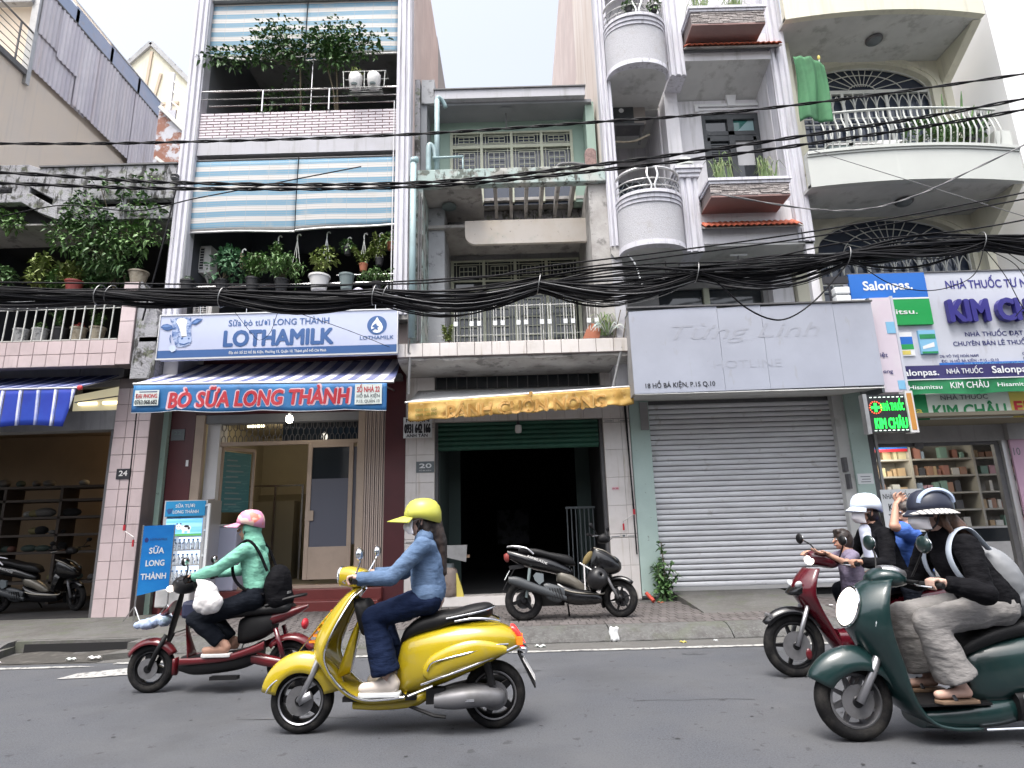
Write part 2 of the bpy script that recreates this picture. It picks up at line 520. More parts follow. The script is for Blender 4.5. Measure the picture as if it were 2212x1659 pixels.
m['awntop24'] = mat('faded_blue_awning', (.045, .065, .22), .6, layers=[('S', (.45, .48, .6), 'X', .285, .16, .0), ('S', (.03, .04, .12), 'X', .285, .30, .62)])
m['awnwhite'] = mat('dirty_white_awning', (.68, .69, .70), .7, layers=[((.50, .49, .48), (3, 3, 2), .5, .7, .7), ((.28, .25, .22), 8, .68, .76, .6)])
m['valgold'] = mat('golden_valance', (.50, .285, .06), .6, layers=[((.62, .42, .13), 4, .42, .62, .9), ((.33, .15, .03), 7, .55, .68, .8), ((.68, .52, .26), 15, .66, .74, .5)])
m['goldtext'] = mat('faded_orange_print', (.45, .235, .048), .6, layers=[((.52, .30, .09), 9, .48, .6, .9)])
m['goldline'] = mat('pale_gold_print', (.58, .38, .13), .6, layers=[((.52, .30, .07), 9, .5, .6, .8)])
m['blind'] = mat('bamboo_blind', (.52, .505, .49), .7, layers=[('S', (.13, .27, .38), 'Z', .205, .52, .1), ('S', (.30, .30, .29), 'Z', .041, .16, 0), ('S', (.32, .32, .32), 'X', .36, .014, 0), ((.40, .38, .34), 2.2, .55, .75, .55)])
m['tin'] = mat('corrugated_sheet', (.58, .56, .60), .55, .0, layers=[((.42, .40, .46), (1, 2.2, .3), .42, .66, .9), ((.60, .54, .56), (1, 5, .25), .5, .7, .7), ((.36, .31, .30), (1, 9, .6), .64, .78, .5)], rnd=.07)
m['tinblue'] = mat('blue_grey_sheet', (.33, .39, .52), .55, .2, layers=[((.42, .43, .52), 1.1, .45, .65, .8), ((.40, .36, .36), 5, .62, .75, .4)])
m['rust'] = mat('rusty_sheet', (.46, .47, .52), .6, layers=[((.22, .07, .03), 2.6, .50, .56, .95), ((.35, .33, .33), 8, .5, .7, .6)])
m['dirtsteel'] = mat('dark_painted_steel', (.10, .10, .105), .6, layers=[((.17, .16, .16), 7, .5, .7, .6)])
m['clayroof'] = mat('clay_roof_tile', (.50, .115, .055), .7, layers=[((.30, .09, .06), 6, .48, .66, .8), ((.62, .26, .16), 14, .55, .7, .5)], rnd=.12)
m['stucco'] = mat('rough_stucco', (.45, .45, .48), .9, layers=[((.36, .36, .38), 55, .45, .6, .7), ((.36, .34, .33), 4, .6, .76, .5)], bump=(60, .8, .015))
m['stone'] = mat('split_stone_cladding', (.44, .40, .385), .9, layers=[((.28, .25, .24), 12, .45, .62, .85), ((.56, .53, .51), 20, .52, .66, .6)], bump=(50, .8, .02), rnd=.18)
m['salmon'] = mat('salmon_slab', (.30, .19, .175), .85, layers=[((.24, .16, .15), 2, .4, .7, .8)])
m['charcoal'] = mat('charcoal_frame', (.045, .05, .055), .5, layers=[((.09, .095, .1), 6, .5, .7, .6)])
m['tealglass'] = mat('teal_glass_pane', (.035, .16, .14), .08, spec=.8)
m['paleglass'] = mat('pale_glass_pane', (.28, .42, .44), .08, spec=.8)
m['cable'] = mat('black_cable', (.007, .007, .009), .6, spec=.2)
m['cableg'] = mat('grey_cable', (.16, .16, .165), .5)
m['ring'] = mat('cable_ring', (.26, .26, .26), .35, .7)
m['leafd'] = mat('dark_leaf', (.048, .115, .035), .5, layers=[((.10, .20, .05), 9, .42, .64, .9), ((.018, .045, .02), 4, .5, .7, .7)])
m['leafm'] = mat('mid_leaf', (.075, .165, .04), .5, layers=[((.13, .24, .06), 9, .42, .64, .9), ((.03, .07, .025), 4, .5, .7, .7)])
m['leafy'] = mat('yellow_green_leaf', (.16, .22, .05), .55, layers=[((.20, .24, .06), 9, .42, .64, .9), ((.06, .11, .03), 4, .5, .7, .7)])
m['fern'] = mat('fern_leaf', (.05, .14, .065), .6, layers=[((.06, .16, .06), 9, .42, .64, .9)])
m['grassy'] = mat('strap_leaf', (.13, .20, .07), .55, layers=[((.30, .30, .12), 9, .5, .66, .8), ((.07, .13, .04), 5, .5, .7, .8)])
m['leafred'] = mat('red_leaf', (.30, .04, .03), .5)
m['stem'] = mat('plant_stem', (.12, .10, .06), .8)
m['potblack'] = mat('black_pot', (.018, .018, .02), .5)
m['potwhite'] = mat('white_pot', (.68, .67, .66), .45, layers=[((.5, .49, .47), 5, .5, .7, .6)])
m['potred'] = mat('red_pot', (.22, .035, .03), .5)
m['potgrey'] = mat('grey_green_pot', (.16, .20, .20), .5)
m['potterra'] = mat('terracotta_pot', (.38, .13, .07), .75, layers=[((.26, .1, .06), 6, .45, .7, .7)])
m['potstone'] = mat('marbled_pot', (.40, .40, .40), .6, layers=[((.12, .12, .12), 14, .52, .6, .8)])
m['potclay'] = mat('weathered_clay_pot', (.34, .30, .23), .8, layers=[((.15, .12, .08), 7, .46, .66, .9), ((.5, .46, .38), 12, .55, .68, .6)])
m['wood'] = mat('worn_wood', (.17, .11, .07), .7)
m['rattan'] = mat('brown_rattan', (.23, .145, .13), .7, layers=[((.14, .085, .08), (26, 26, 26), .45, .6, .9, 2)])
m['bulb'] = mat('lit_bulb', (1, .93, .78), .3, emit=7)
m['tubel'] = mat('lit_tube', (1, .9, .62), .3, emit=1.3)
m['coolwhite'] = mat('lit_shelf_light', (.75, .85, 1), .3, emit=.55)
m['warmtube'] = mat('lit_panel', (1, .86, .52), .3, emit=.9)
m['ledg'] = mat('led_green', (.02, 1, .08), .4, emit=.7)
m['ledr'] = mat('led_red', (1, .12, .05), .4, emit=.7)
m['ledw'] = mat('led_white', (.8, 1, .85), .4, emit=.5)
m['lens'] = mat('lit_headlight', (1, .90, .82), .2, emit=.9)
m['taill'] = mat('lit_tail_light', (1, .03, .03), .2, emit=.55)
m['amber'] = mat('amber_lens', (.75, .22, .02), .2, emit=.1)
m['clear'] = mat('clear_lens', (.55, .58, .60), .08, spec=.9)
m['greenc'] = mat('green_cloth', (.05, .17, .075), .85, layers=[((.035, .12, .055), 3, .42, .66, .9)])
# ------------------------------------------------------------------ ground
def st(o):
    o['kind'] = 'structure'
    return o


st(MB().box(-150, 150, -60, 200, -.5, -.03).build('ground', m['ground']))
st(MB().box(-60, 60, -9, 7.62, -.02, 0).build('road', m['asphalt']))
st(MB().box(-60, 60, 7.62, 8.42, -.02, .004).build('gutter', m['gutter']))
g = MB()
x = -4.62
while x < 40:                                   # the worn edge line, in lengths with ragged ends
    L_ = random.uniform(.9, 2.2)
    a = [(x + L_ * t / 12, 7.505 + random.uniform(-.010, .012)) for t in range(13)]
    b = [(x + L_ * t / 12, 7.60 + random.uniform(-.012, .010)) for t in range(13)]
    g.poly([(p[0], p[1], .008) for p in a] + [(p[0], p[1], .008) for p in reversed(b)])
    x += L_ + random.uniform(.0, .02)
a = [(-40, 7.36), (-8, 7.37), (-5.8, 7.375), (-5.1, 7.38), (-4.75, 7.41), (-5.0, 7.46), (-6.0, 7.47), (-8, 7.46), (-40, 7.46)]
g.poly([(p[0], p[1], .008) for p in a])
a = [(-4.75, 6.80), (-4.4, 6.83), (-3.9, 6.98), (-3.5, 7.16), (-3.3, 7.36), (-3.75, 7.40), (-4.3, 7.26), (-4.7, 7.05)]
g.poly([(p[0], p[1], .008) for p in a])
st(g.build('road_line', m['roadpaint'], fix=False))
g = MB()
for cx, cy, a, b in ((1.9, 7.2, .16, .05), (-.3, 6.6, .5, .16), (3.9, 6.9, .35, .10)):
    g.poly([(cx + a * cos(t) * random.uniform(.75, 1.1), cy + b * sin(t) * random.uniform(.7, 1.1), .003) for t in [2 * pi * k / 18 for k in range(18)]])
st(g.build('road_stain', mat('oil_stain', (.045, .046, .05), .7, layers=[((.075, .08, .09), 14, .42, .58, .9)]), fix=False))
g = MB()
for k in range(150):
    x, y, s = random.uniform(-4, 4.5), random.uniform(2.8, 7.4), random.uniform(.004, .014)
    g.poly([(x + s * cos(t) * random.uniform(.6, 1.8), y + s * sin(t), .004) for t in [2 * pi * j / 6 for j in range(6)]])
tag(st(g.build('road_grit', mat('dark_grit', (.025, .025, .028), .9), fix=False)), kind='stuff')
g = MB()
for x, y, n in ((2.6, 6.7, 9), (-2.2, 5.2, 7), (.9, 5.4, 8)):
    p = V((x, y, .003))
    for k in range(n):
        q = p + V((random.uniform(.08, .16), random.uniform(-.05, .05), 0)); w = V((0, random.uniform(.002, .005), 0))
        g.poly([p - w, q - w, q + w, p + w]); p = q
st(g.build('road_crack', mat('crack', (.02, .02, .022), .9), fix=False))


# the houses across the street, behind the camera: they close the street canyon
orow = st(MB().box(-45, -9.5, -12, -4.6, 0, 5.5).box(-9.3, -5.2, -12, -4.4, 0, 6.5).box(-5.1, -1, -12, -4.6, 0, 5).box(-.9, 3.2, -12, -4.5, 0, 6.5).box(3.3, 7.4, -12, -4.6, 0, 5.5).box(7.5, 45, -12, -4.4, 0, 6).build('opposite_houses', mat('opposite_plaster', (.60, .58, .55), .85, layers=[((.3, .28, .26), .8, .42, .7, .8)])))
g = MB()
for k in range(-9, 10):
    for z in (1.6, 4.4): g.box(4.15 * k - 1.1 - .3, 4.15 * k + 1.1 - .3, -4.45, -4.3, z - 1.2, z + .9)
g.build('opposite_openings', m['darkroom'], orow)

kerb = st(thing('kerb', None, None, (0, 8.2, 0)))
joints = [-30, -24, -18, -12, -9.0, -6.45] + [None] + [-4.78, -3.4, -2.0, -.35, 1.12, 2.62, 4.05, 5.5, 7.0, 8.6, 10.2, 14, 20, 30]
for i in range(len(joints) - 1):
    a, b = joints[i], joints[i + 1]
    if a is None or b is None: continue
    n = max(2, int((b - a) / .12)) if b - a < 3 else 3
    rings = []
    for k in range(n + 1):
        x = a + .008 + (b - a - .016) * k / n
        j = lambda s=.008: random.uniform(-s, s)
        rings.append([(x, 8.03 + j(), -.02), (x, 8.035 + j(), .018 + j(.004)), (x, 8.10 + j(), .075 + j()), (x, 8.21 + j(), .128 + j(.005)), (x, 8.30 + j(), .15 + j(.003)), (x, 8.43, .153), (x, 8.43, -.02)])
    MB().rings(rings).build('kerb_stone', m['kerb'], kerb, smooth=35)

pave = st(thing('pavement', None, None, (0, 9.5, 0)))
MB().box(-60, -6.45, 8.43, 10.6, -.02, .146).box(-4.78, 60, 8.43, 11.4, -.02, .146).box(-6.45, -4.78, 8.5, 11.4, -.02, .146).build('paving_bed', m['gutter'], pave)
PW, PL = .118, .245
pm = MB()
w2, l2 = PW / 2 - .005, PL / 2 - .005
pm.rings([[(-w2, -l2, 0), (w2, -l2, 0), (w2, l2, 0), (-w2, l2, 0)], [(-w2 + .004, -l2 + .004, .010), (w2 - .004, -l2 + .004, .010), (w2 - .004, l2 - .004, .010), (-w2 + .004, l2 - .004, .010)]])
pmesh = pm.mesh('paver', m['paver'])
stuffp = MB()
npv = 0
for j in range(9):
    for i in range(-38, 66):
        x, y = i * PW + (j % 2) * PW / 2, 8.56 + j * PL
        if (2.62 < x < 4.5 and y > 9.2) or x < -4.6: continue
        if (-3.75 < x < -2.15 and y > 10.6) or (-5.75 < x < -2.2 and y > 10.62): continue
        z = .148 + random.uniform(-.002, .003)
        if npv < 300 and -1.5 < x < 6.4 and j < 6:
            o = link('paver', pmesh, pave); o.location = (x, y, z)
            o.rotation_euler = (random.uniform(-.012, .012), random.uniform(-.012, .012), random.uniform(-.02, .02)); npv += 1
        else:
            b = len(stuffp.v)
            stuffp.v += [(v[0] + x, v[1] + y, v[2] + z) for v in pm.v]
            stuffp.f += [tuple(k + b for k in f) for f in pm.f]; stuffp.mi += [0] * len(pm.f)
tag(stuffp.build('paver_field', m['paver'], pave, fix=False), kind='stuff')
g = MB()                                        # concrete ramp in front of the shutter, and the left apron
g.prism([(9.15, .15), (9.6, .185), (11.0, .27), (11.2, .27), (11.2, .1), (9.15, .1)], 2.62, 4.45, 'x')
g.prism([(8.44, .150), (9.2, .168), (10.5, .175), (10.5, .1), (8.44, .1)], -40, -6.5, 'x')
g.prism([(8.50, .150), (9.2, .168), (10.7, .172), (10.7, .1), (8.50, .1)], -6.5, -4.6, 'x')
g.prism([(-4.78, 8.02), (-4.55, 8.02), (-4.55, 8.6), (-4.78, 8.6)], -.01, .155, 'z')
g.build('concrete_apron', m['apron'], pave, smooth=30)
dr = thing('storm_drain', 'dark storm drain opening cut into the kerb', 'drain', (-5.6, 8.2, 0))
MB().box(-6.45, -4.78, 8.40, 8.5, -.3, .146).build('back_wall', m['apron'], dr)
MB().box(-6.32, -4.95, 8.385, 8.396, -.02, .112).build('opening', m['black'], dr)  # black panel stands in for the dark hollow under the kerb
g = MB()
g.prism([(-6.75, 7.95), (-6.3, 7.55), (-6.22, 7.6), (-6.45, 8.42), (-6.75, 8.42)], .004, .09, 'z')
g.prism([(-4.9, 7.75), (-4.45, 7.95), (-4.45, 8.42), (-4.78, 8.42)], .004, .07, 'z')
g.build('apron_edge', m['apron'], dr)
MB().grid(lambda u, v: (-6.3 + 1.4 * u, 7.64 + .75 * v, .012 + .01 * sin(9 * u) * v), 12, 6).build('drain_floor', mat('dark_drain_floor', (.05, .047, .042), .9, layers=[((.12, .11, .1), 7, .5, .7, .8)]), dr)  # dark mottled floor of the drain mouth


# ------------------------------------------------------------------ house helpers
def wall(parent, name, x0, x1, y0, y1, z0, z1, mt):
    return MB().box(x0, x1, y0, y1, z0, z1).build(name, mt, parent)


def room(parent, x0, x1, y0, y1, z0, z1, mb, ms, mf, mc, name='interior'):
    """inward facing box without a front"""
    t = .05
    g = MB()
    g.box(x0 - t, x1 + t, y1, y1 + t, z0, z1); g.cur = 1
    g.box(x0 - t, x0, y0, y1, z0, z1); g.box(x1, x1 + t, y0, y1, z0, z1); g.cur = 2
    g.box(x0 - t, x1 + t, y0, y1 + t, z0 - t, z0); g.cur = 3
    g.box(x0 - t, x1 + t, y0, y1 + t, z1, z1 + t)
    return g.build(name, [mb, ms, mf, mc], parent)


def railing_bars(parent, pts, z0, z1, r, mt, name='baluster', n=6, lean=0):
    me = MB().tube([(0, 0, 0), (lean, 0, z1 - z0)], r, n).mesh(name, mt, 60)
    for x, y in pts:
        o = link(name, me, parent); o.location = (x, y, z0)


def flute(parent, x0, x1, y, z0, z1, mt, name='column', dep=.28):
    w = x1 - x0
    pr = [(0, .04), (.04, .04), (.08, 0), (.24, 0), (.29, .03), (.34, .03), (.39, -.012), (.61, -.012), (.66, .03), (.71, .03), (.76, 0), (.92, 0), (.96, .04), (1, .04)]
    pts = [(x0 + a * w, y + b) for a, b in pr] + [(x1, y + dep), (x0, y + dep)]
    return MB().prism(pts, z0, z1, 'z').build(name, mt, parent)


def grille(g, x0, x1, z0, z1, y, r=.006, cols=4, rows=2):
    """window guard: outer double frame and an inner lattice"""
    w, h = x1 - x0, z1 - z0
    for a in (.09, .91):
        g.box(x0 + w * a - r, x0 + w * a + r, y, y + .012, z0, z1)
    for a in (.14, .86) if h < .6 else (.07, .93):
        g.box(x0, x1, y + .001, y + .013, z0 + h * a - r, z0 + h * a + r)
    xa, xb, za, zb = x0 + w * .20, x0 + w * .80, z0 + h * .24, z0 + h * .76
    if h > .6: za, zb = z0 + h * .12, z0 + h * .88
    for i in range(cols + 1):
        X = xa + (xb - xa) * i / cols; g.box(X - r, X + r, y + .002, y + .014, za, zb)
    for j in range(rows + 1):
        Z = za + (zb - za) * j / rows; g.box(xa, xb, y + .003, y + .015, Z - r, Z + r)


# ------------------------------------------------------------------ house 24 (left edge)
h24 = thing('shop_house', 'low old shop house with pink tiled pillar, mossy canopy and open dark shop', 'house', (-8.4, 11, 0))
pil = MB().box(-6.91, -6.29, 10.515, 10.95, .15, 4.15).build('tiled_pillar', m['grout'], h24)
zs = [.165 + .293 * k for k in range(14)]
tiles(pil, 'tile', [-6.91, -6.70, -6.495, -6.29], zs, 10.503, .008, m['pinktile'])
wall(h24, 'lintel', -10.3, -6.91, 10.56, 10.85, 3.26, 3.60, m['grey_wall'])
g = MB().box(-10.3, -7.78, 10.70, 10.85, 3.6, 4.42).box(-6.93, -6.912, 10.60, 10.85, 3.6, 4.42).box(-7.78, -6.93, 10.72, 10.85, 4.06, 4.42)
g.build('upper_wall', m['grey_wall'], h24)
wall(h24, 'door_track', -6.985, -6.915, 10.56, 10.72, .15, 3.26, m['dirtsteel'])
wall(h24, 'left_pillar', -10.9, -10.3, 10.5, 10.95, .15, 4.15, m['grey_wall'])
room(h24, -14, -6.95, 10.86, 15.0, .15, 3.9, m['warm_int'], m['warm_int'], m['darkroom'], m['warm_int'])
# balcony
wall(h24, 'balcony_slab', -10.4, -6.40, 10.05, 11.6, 4.42, 4.5, m['soffit'])
par = MB().box(-10.4, -6.64, 9.925, 10.05, 4.225, 4.69).build('parapet', m['grout'], h24)
tiles(par, 'tile', [-10.38 + .2337 * k for k in range(17)], [4.23, 4.445, 4.68], 9.912, .009, m['pinktile'])
rail = wall(h24, 'railing', -10.4, -6.7, 9.975, 9.995, 5.355, 5.375, m['barw'])
MB().box(-10.4, -6.7, 9.972, 9.992, 5.27, 5.28).box(-10.4, -6.7, 9.97, 10.0, 4.71, 4.725).build('rail_bar', m['barw'], rail)
railing_bars(rail, [(-10.3 + .1655 * k, 9.965) for k in range(22)], 4.70, 5.36, .0125, m['barw'], lean=.02)
post = MB().box(-6.64, -6.39, 9.92, 10.2, 4.24, 5.72).build('corner_post', m['grout'], h24)
tiles(post, 'tile', [-6.64, -6.39], [4.24, 4.62, 5.0, 5.38, 5.71], 9.907, .006, m['pinktile'])
MB().prism([(-6.385, 4.0), (-5.99, 4.0), (-5.99, 4.95), (-6.06, 5.2), (-6.2, 5.36), (-6.30, 5.62), (-6.385, 5.75)], 9.95, 10.5).build('party_wall_end', m['mossy'], h24)
wall(h24, 'party_wall', -6.30, -6.0, 10.5, 15, 4.0, 7.7, m['grey_wall'])
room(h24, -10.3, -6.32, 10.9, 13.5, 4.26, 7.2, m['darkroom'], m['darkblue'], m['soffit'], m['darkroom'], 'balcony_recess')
d = MB().box(-6.95, -6.32, 11.9, 11.95, 4.26, 6.3).build('balcony_door', m['wood'], h24)
MB().box(-6.88, -6.42, 11.88, 11.895, 4.9, 6.15).build('pane', m['glass'], d)
# canopy with slots
g = MB()
g.prism([(-10.6, 7.35), (-8.74, 7.35), (-8.40, 7.14), (-8.08, 7.0), (-7.9, 6.96), (-6.0, 6.95), (-6.0, 7.21), (-7.95, 7.21), (-8.15, 7.26), (-8.62, 7.535), (-10.6, 7.535)], 9.98, 10.14)
g.prism([(-10.6, 7.66), (-8.62, 7.65), (-8.15, 7.385), (-7.95, 7.35), (-6.0, 7.35), (-6.0, 8.03), (-8.50, 8.03), (-8.72, 8.11), (-10.6, 8.11)], 9.98, 10.14)
for a, b, z0, z1 in ((-8.18, -7.36, 7.20, 7.40), (-6.96, -6.85, 7.20, 7.36), (-8.95, -8.63, 7.5, 7.7)):
    g.box(a, b, 9.985, 10.135, z0, z1)
cp = g.build('canopy_fascia', m['mossy'], h24)
bev(cp, .012, 2)
wall(h24, 'canopy_lip', -8.5, -5.98, 9.95, 10.2, 8.03, 8.06, m['dirtsteel'])
wall(h24, 'canopy_roof', -10.6, -6.0, 10.14, 15, 7.7, 7.8, m['concrete'])
wall(h24, 'canopy_dark_sheet', -10.6, -6.0, 10.3, 10.35, 7.0, 7.7, m['darkroom'])  # dark sheet stands in for the shade behind the slots
wall(h24, 'canopy_soffit', -10.6, -6.02, 10.14, 11.0, 6.97, 7.0, m['soffit'])

# ------------------------------------------------------------------ tall neighbour at the left
h26 = thing('tall_house', 'tall beige side wall clad above with faded corrugated sheets', 'house', (-12, 14, 0))
wall(h26, 'side_wall', -16, -10.35, 8.2, 26, 4.6, 11.35, m['beige'])
wall(h26, 'ledge', -10.5, -10.28, 8.2, 11.36, 11.2, 11.33, m['dirtsteel'])
wall(h26, 'corner_post', -10.42, -10.27, 11.32, 11.42, 11.0, 14.6, m['galv'])
wall(h26, 'back_wall', -16, -13.2, 8.2, 11.4, 11.3, 17, m['cream'])
wall(h26, 'beam', -16, -10.4, 11.25, 11.4, 13.05, 13.2, m['concrete'])
wall(h26, 'rear_wall', -16, -10.4, 11.45, 26, 11.3, 13.9, m['beige'])
tr = MB().tube([(-10.3, 8.0, 12.28), (-10.3, 11.35, 12.28)], .022, 6).build('terrace_railing', m['dirtsteel'], h26)
g = MB()
for z in (12.1, 11.95, 11.8, 11.62, 11.45): g.tube([(-10.3, 8.0, z), (-10.3, 11.35, z)], .010, 5)
for y in (8.5, 9.5, 10.4, 11.0): g.box(-10.32, -10.29, y, y + .025, 11.3, 12.28)
g.build('rail_bar', m['dirtsteel'], tr)
g = MB()
for z in (13.5, 13.7): g.tube([(-10.9, 8, z), (-10.9, 11.3, z)], .015, 5)
g.build('roof_pipe', m['dirtsteel'], h26)


def sheet(y0, y1, z0, z1, xo, mt):
    n = int((y1 - y0) / .025)
    MB().grid(lambda u, v: (-10.30 + xo + .014 * cos(2 * pi * (y0 + (y1 - y0) * u) / .125), y0 + (y1 - y0) * u, z0 + (z1 - z0) * v), n, 1).build('corrugated_sheet', mt, h26, smooth=50)


ys = [11.42, 12.0, 12.65, 13.35, 14.05, 14.8, 15.5, 16.12]
for i in range(7):
    sheet(ys[i] - .03, ys[i + 1] + .03, [12.38, 12.24, 11.5, 11.47, 11.44, 11.2, 10.9][i], 13.53, .035 + .012 * (i % 2), m['tin'])
for a, b in ((11.43, 12.05), (12.0, 12.7), (12.62, 13.1)):
    sheet(a, b, 11.46, 12.45, .0, m['tin'])
for a, b, z in ((11.5, 12.6, 14.10), (12.5, 13.9, 14.16), (13.8, 15.1, 14.2), (15.0, 16.1, 14.22)):
    wall(h26, 'parapet_sheet', -10.42, -10.38, a, b, 13.3, z, m['tinblue'])
wall(h26, 'gutter_edge', -10.32, -10.24, 11.4, 16.2, 13.53, 13.57, m['dirtsteel'])
wall(h26, 'ridge_trim', -10.45, -10.36, 11.4, 16.2, 14.22, 14.25, m['alu'])
sh = thing('metal_shed', 'rusty sheet metal wall behind the mossy canopy', 'shed', (-8, 13, 8))
g = MB()
for i in range(2):
    wall(sh, 'sheet', -8.4 + .42 * i, -7.99 + .42 * i, 13 - .02 * i, 13.05 - .02 * i, 8, 11.55 - .38 * i, m['rust'])
MB().obox((-8.35, 12.94, 11.6), (-7.2, 12.94, 10.4), .06, .09).obox((-8.3, 12.94, 10.2), (-7.3, 12.94, 9.4), .06, .07).build('brace', m['barw'], sh)
wall(sh, 'back', -8.4, -6.2, 13.3, 13.4, 7.8, 10.4, m['grey_wall'])
fg = thing('gabled_house', 'distant cream house with pointed gable', 'house', (-13, 20, 0))
MB().prism([(-15.6, 0), (-11, 0), (-11, 17.2), (-13.5, 19.9), (-15.6, 17.4)], 20, 26).build('wall', m['cream'], fg)
g = MB()
g.obox((-15.8, 19.95, 17.35), (-13.5, 19.95, 19.98), .18, .1, (0, 1, 0)).obox((-13.5, 19.95, 19.98), (-10.8, 19.95, 17.05), .18, .1, (0, 1, 0))
g.build('gable_trim', m['concrete'], fg)
g = MB()
for p in (((-13.55, 17.2), (-13.45, 19.6)), ((-14.4, 17.2), (-12.2, 17.3)), ((-13.2, 17.2), (-13.0, 18.6)), ((-14.2, 16.0), (-12.6, 17.2)), ((-12.4, 15.6), (-12.9, 17.2))):
    g.obox((p[0][0], 19.97, p[0][1]), (p[1][0], 19.97, p[1][1]), .1, .05, (0, 1, 0))
g.build('timber_trim', mat('faded_brown_trim', (.46, .38, .30), .8), fg)
fr = MB().box(-11.36, -11.2, 17.9, 18.0, 8, 16.85).build('stair_post', m['white_clean'], fg)
g = MB()
for z in (16.7, 16.3, 15.9, 15.3): g.obox((-11.4, 17.95, z), (-10.2, 17.95, z - 1.05), .05, .06, (0, 1, 0))
g.build('stair_rail', m['white_clean'], fg)

# ------------------------------------------------------------------ house 22 (milk shop)
h22 = thing('shop_house', 'four storey house with fluted grey columns and striped balcony blinds', 'house', (-3.85, 11, 0))
flute(h22, -5.95, -5.665, 9.9, 4.98, 14, m['white_col'])
flute(h22, -2.005, -1.735, 9.9, 4.98, 14, m['white_col'])
wall(h22, 'right_side_wall', -1.96, -1.715, 10.18, 13.9, 4.3, 14, m['pink_wall'])
wall(h22, 'right_rear_wall', -1.96, -1.74, 13.9, 16, 4.3, 14.3, m['grey_wall'])
wall(h22, 'left_side_wall', -5.97, -5.72, 10.18, 16, 3.9, 14, m['white_wall'])
wall(h22, 'top_beam', -5.66, -2.01, 9.98, 10.2, 11.62, 12.0, m['grey_wall'])
wall(h22, 'spandrel', -5.66, -2.005, 9.985, 10.2, 8.20, 8.545, m['white_wall'])
bp = MB().box(-5.66, -2.005, 9.99, 10.2, 8.545, 9.075).build('brick_parapet', m['redgrout'], h22)
nb, rows = 14, 9
bw, bh = (5.665 - 2.005) / nb, .53 / rows
xs0 = [-5.665 + bw * k for k in range(nb + 1)]
bm1 = MB().cbox(-bw / 2 + .007, bw / 2 - .007, 0, .014, -bh / 2 + .007, bh / 2 - .007, .004).mesh('brick', m['wbrick'])
bm2 = MB().cbox(-bw / 4 + .007, bw / 4 - .007, 0, .014, -bh / 2 + .007, bh / 2 - .007, .004).mesh('brick', m['wbrick'])
for j in range(rows):
    z = 8.545 + bh * (j + .5)
    off = (j % 3) / 3 if False else .5 * (j % 2)
    for k in range(nb + (1 if off else 0)):
        half = off and k in (0, nb)
        x = -5.665 + bw * (k + .5 - off)
        if half: x += bw / 4 if k == 0 else -bw / 4
        o = link('brick', bm2 if half else bm1, bp); o.location = (x, 9.979 + random.uniform(-.002, .002), z)
room(h22, -5.70, -1.98, 10.22, 13, 8.56, 11.6, m['mid_int'], m['mid_int'], m['soffit'], m['soffit_w'], 'upper_balcony')
d = wall(h22, 'doorway', -4.75, -3.7, 12.9, 12.99, 8.6, 10.9, m['darkroom'])  # dark sheet in place of an unlit doorway
wall(h22, 'dark_sheet', -3.5, -2.0, 12.9, 12.99, 8.6, 10.6, m['darkblue'])  # dark sheet on the wall stands in for an unlit opening
rl = MB().tube([(-5.66, 9.95, 9.515), (-2.01, 9.95, 9.515)], .017, 8).build('balcony_railing', m['steel'], h22, smooth=40)
MB().tube([(-5.66, 9.95, 9.345), (-2.01, 9.95, 9.345)], .011, 6).build('rail_bar', m['steel'], rl)
MB().tube([(-5.5, 9.95, 9.20), (-2.05, 9.95, 9.20)], .011, 6).build('rail_bar', m['steel'], rl)
railing_bars(rl, [(-4.51, 9.95), (-3.265, 9.95)], 9.07, 9.51, .018, m['steel'], 'rail_post', 8)
MB().tube([(-3.62, 10.0, 9.07), (-3.62, 10.0, 10.3)], .010, 6).build('thin_pole', m['steel'], h22)
# lower balcony
wall(h22, 'balcony_slab', -5.95, -1.735, 9.93, 11.2, 4.90, 5.03, m['soffit'])
lp = MB().box(-5.66, -2.0, 9.99, 10.1, 5.03, 5.12).build('low_parapet', m['redgrout'], h22)
tiles(lp, 'brick', [-5.66 + .2614 * k for k in range(15)], [5.035, 5.118], 9.978, .012, m['wbrick'])
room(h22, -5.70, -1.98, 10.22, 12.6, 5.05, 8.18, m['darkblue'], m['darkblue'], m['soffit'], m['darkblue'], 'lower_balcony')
wall(h22, 'dark_sheet', -4.9, -2.3, 12.5, 12.59, 5.1, 7.4, m['black'])  # black sheet stands in for the unlit room behind
rl = MB().tube([(-5.64, 9.94, 5.595), (-2.01, 9.94, 5.595)], .016, 8).build('balcony_railing', m['steel'], h22, smooth=40)
MB().tube([(-5.64, 9.94, 5.43), (-2.01, 9.94, 5.43)], .010, 6).build('rail_bar', m['steel'], rl)
MB().tube([(-5.64, 9.94, 5.25), (-2.01, 9.94, 5.25)], .010, 6).build('rail_bar', m['steel'], rl)
MB().tube([(-3.0, 9.98, 5.76), (-2.01, 9.98, 5.76)], .008, 6).build('rail_bar', m['steel'], rl)
railing_bars(rl, [(-5.3, 9.95), (-4.51, 9.95), (-3.38, 9.95), (-2.3, 9.95), (-2.1, 9.95)], 5.05, 5.6, .008, m['steel'], 'rail_post')
MB().tube([(-5.69, 9.93, 5.1), (-5.69, 9.93, 9.1)], .02, 6).tube([(-2.04, 9.93, 5.1), (-2.04, 9.93, 9.2)], .010, 6).build('down_pipe', m['white_clean'], h22)
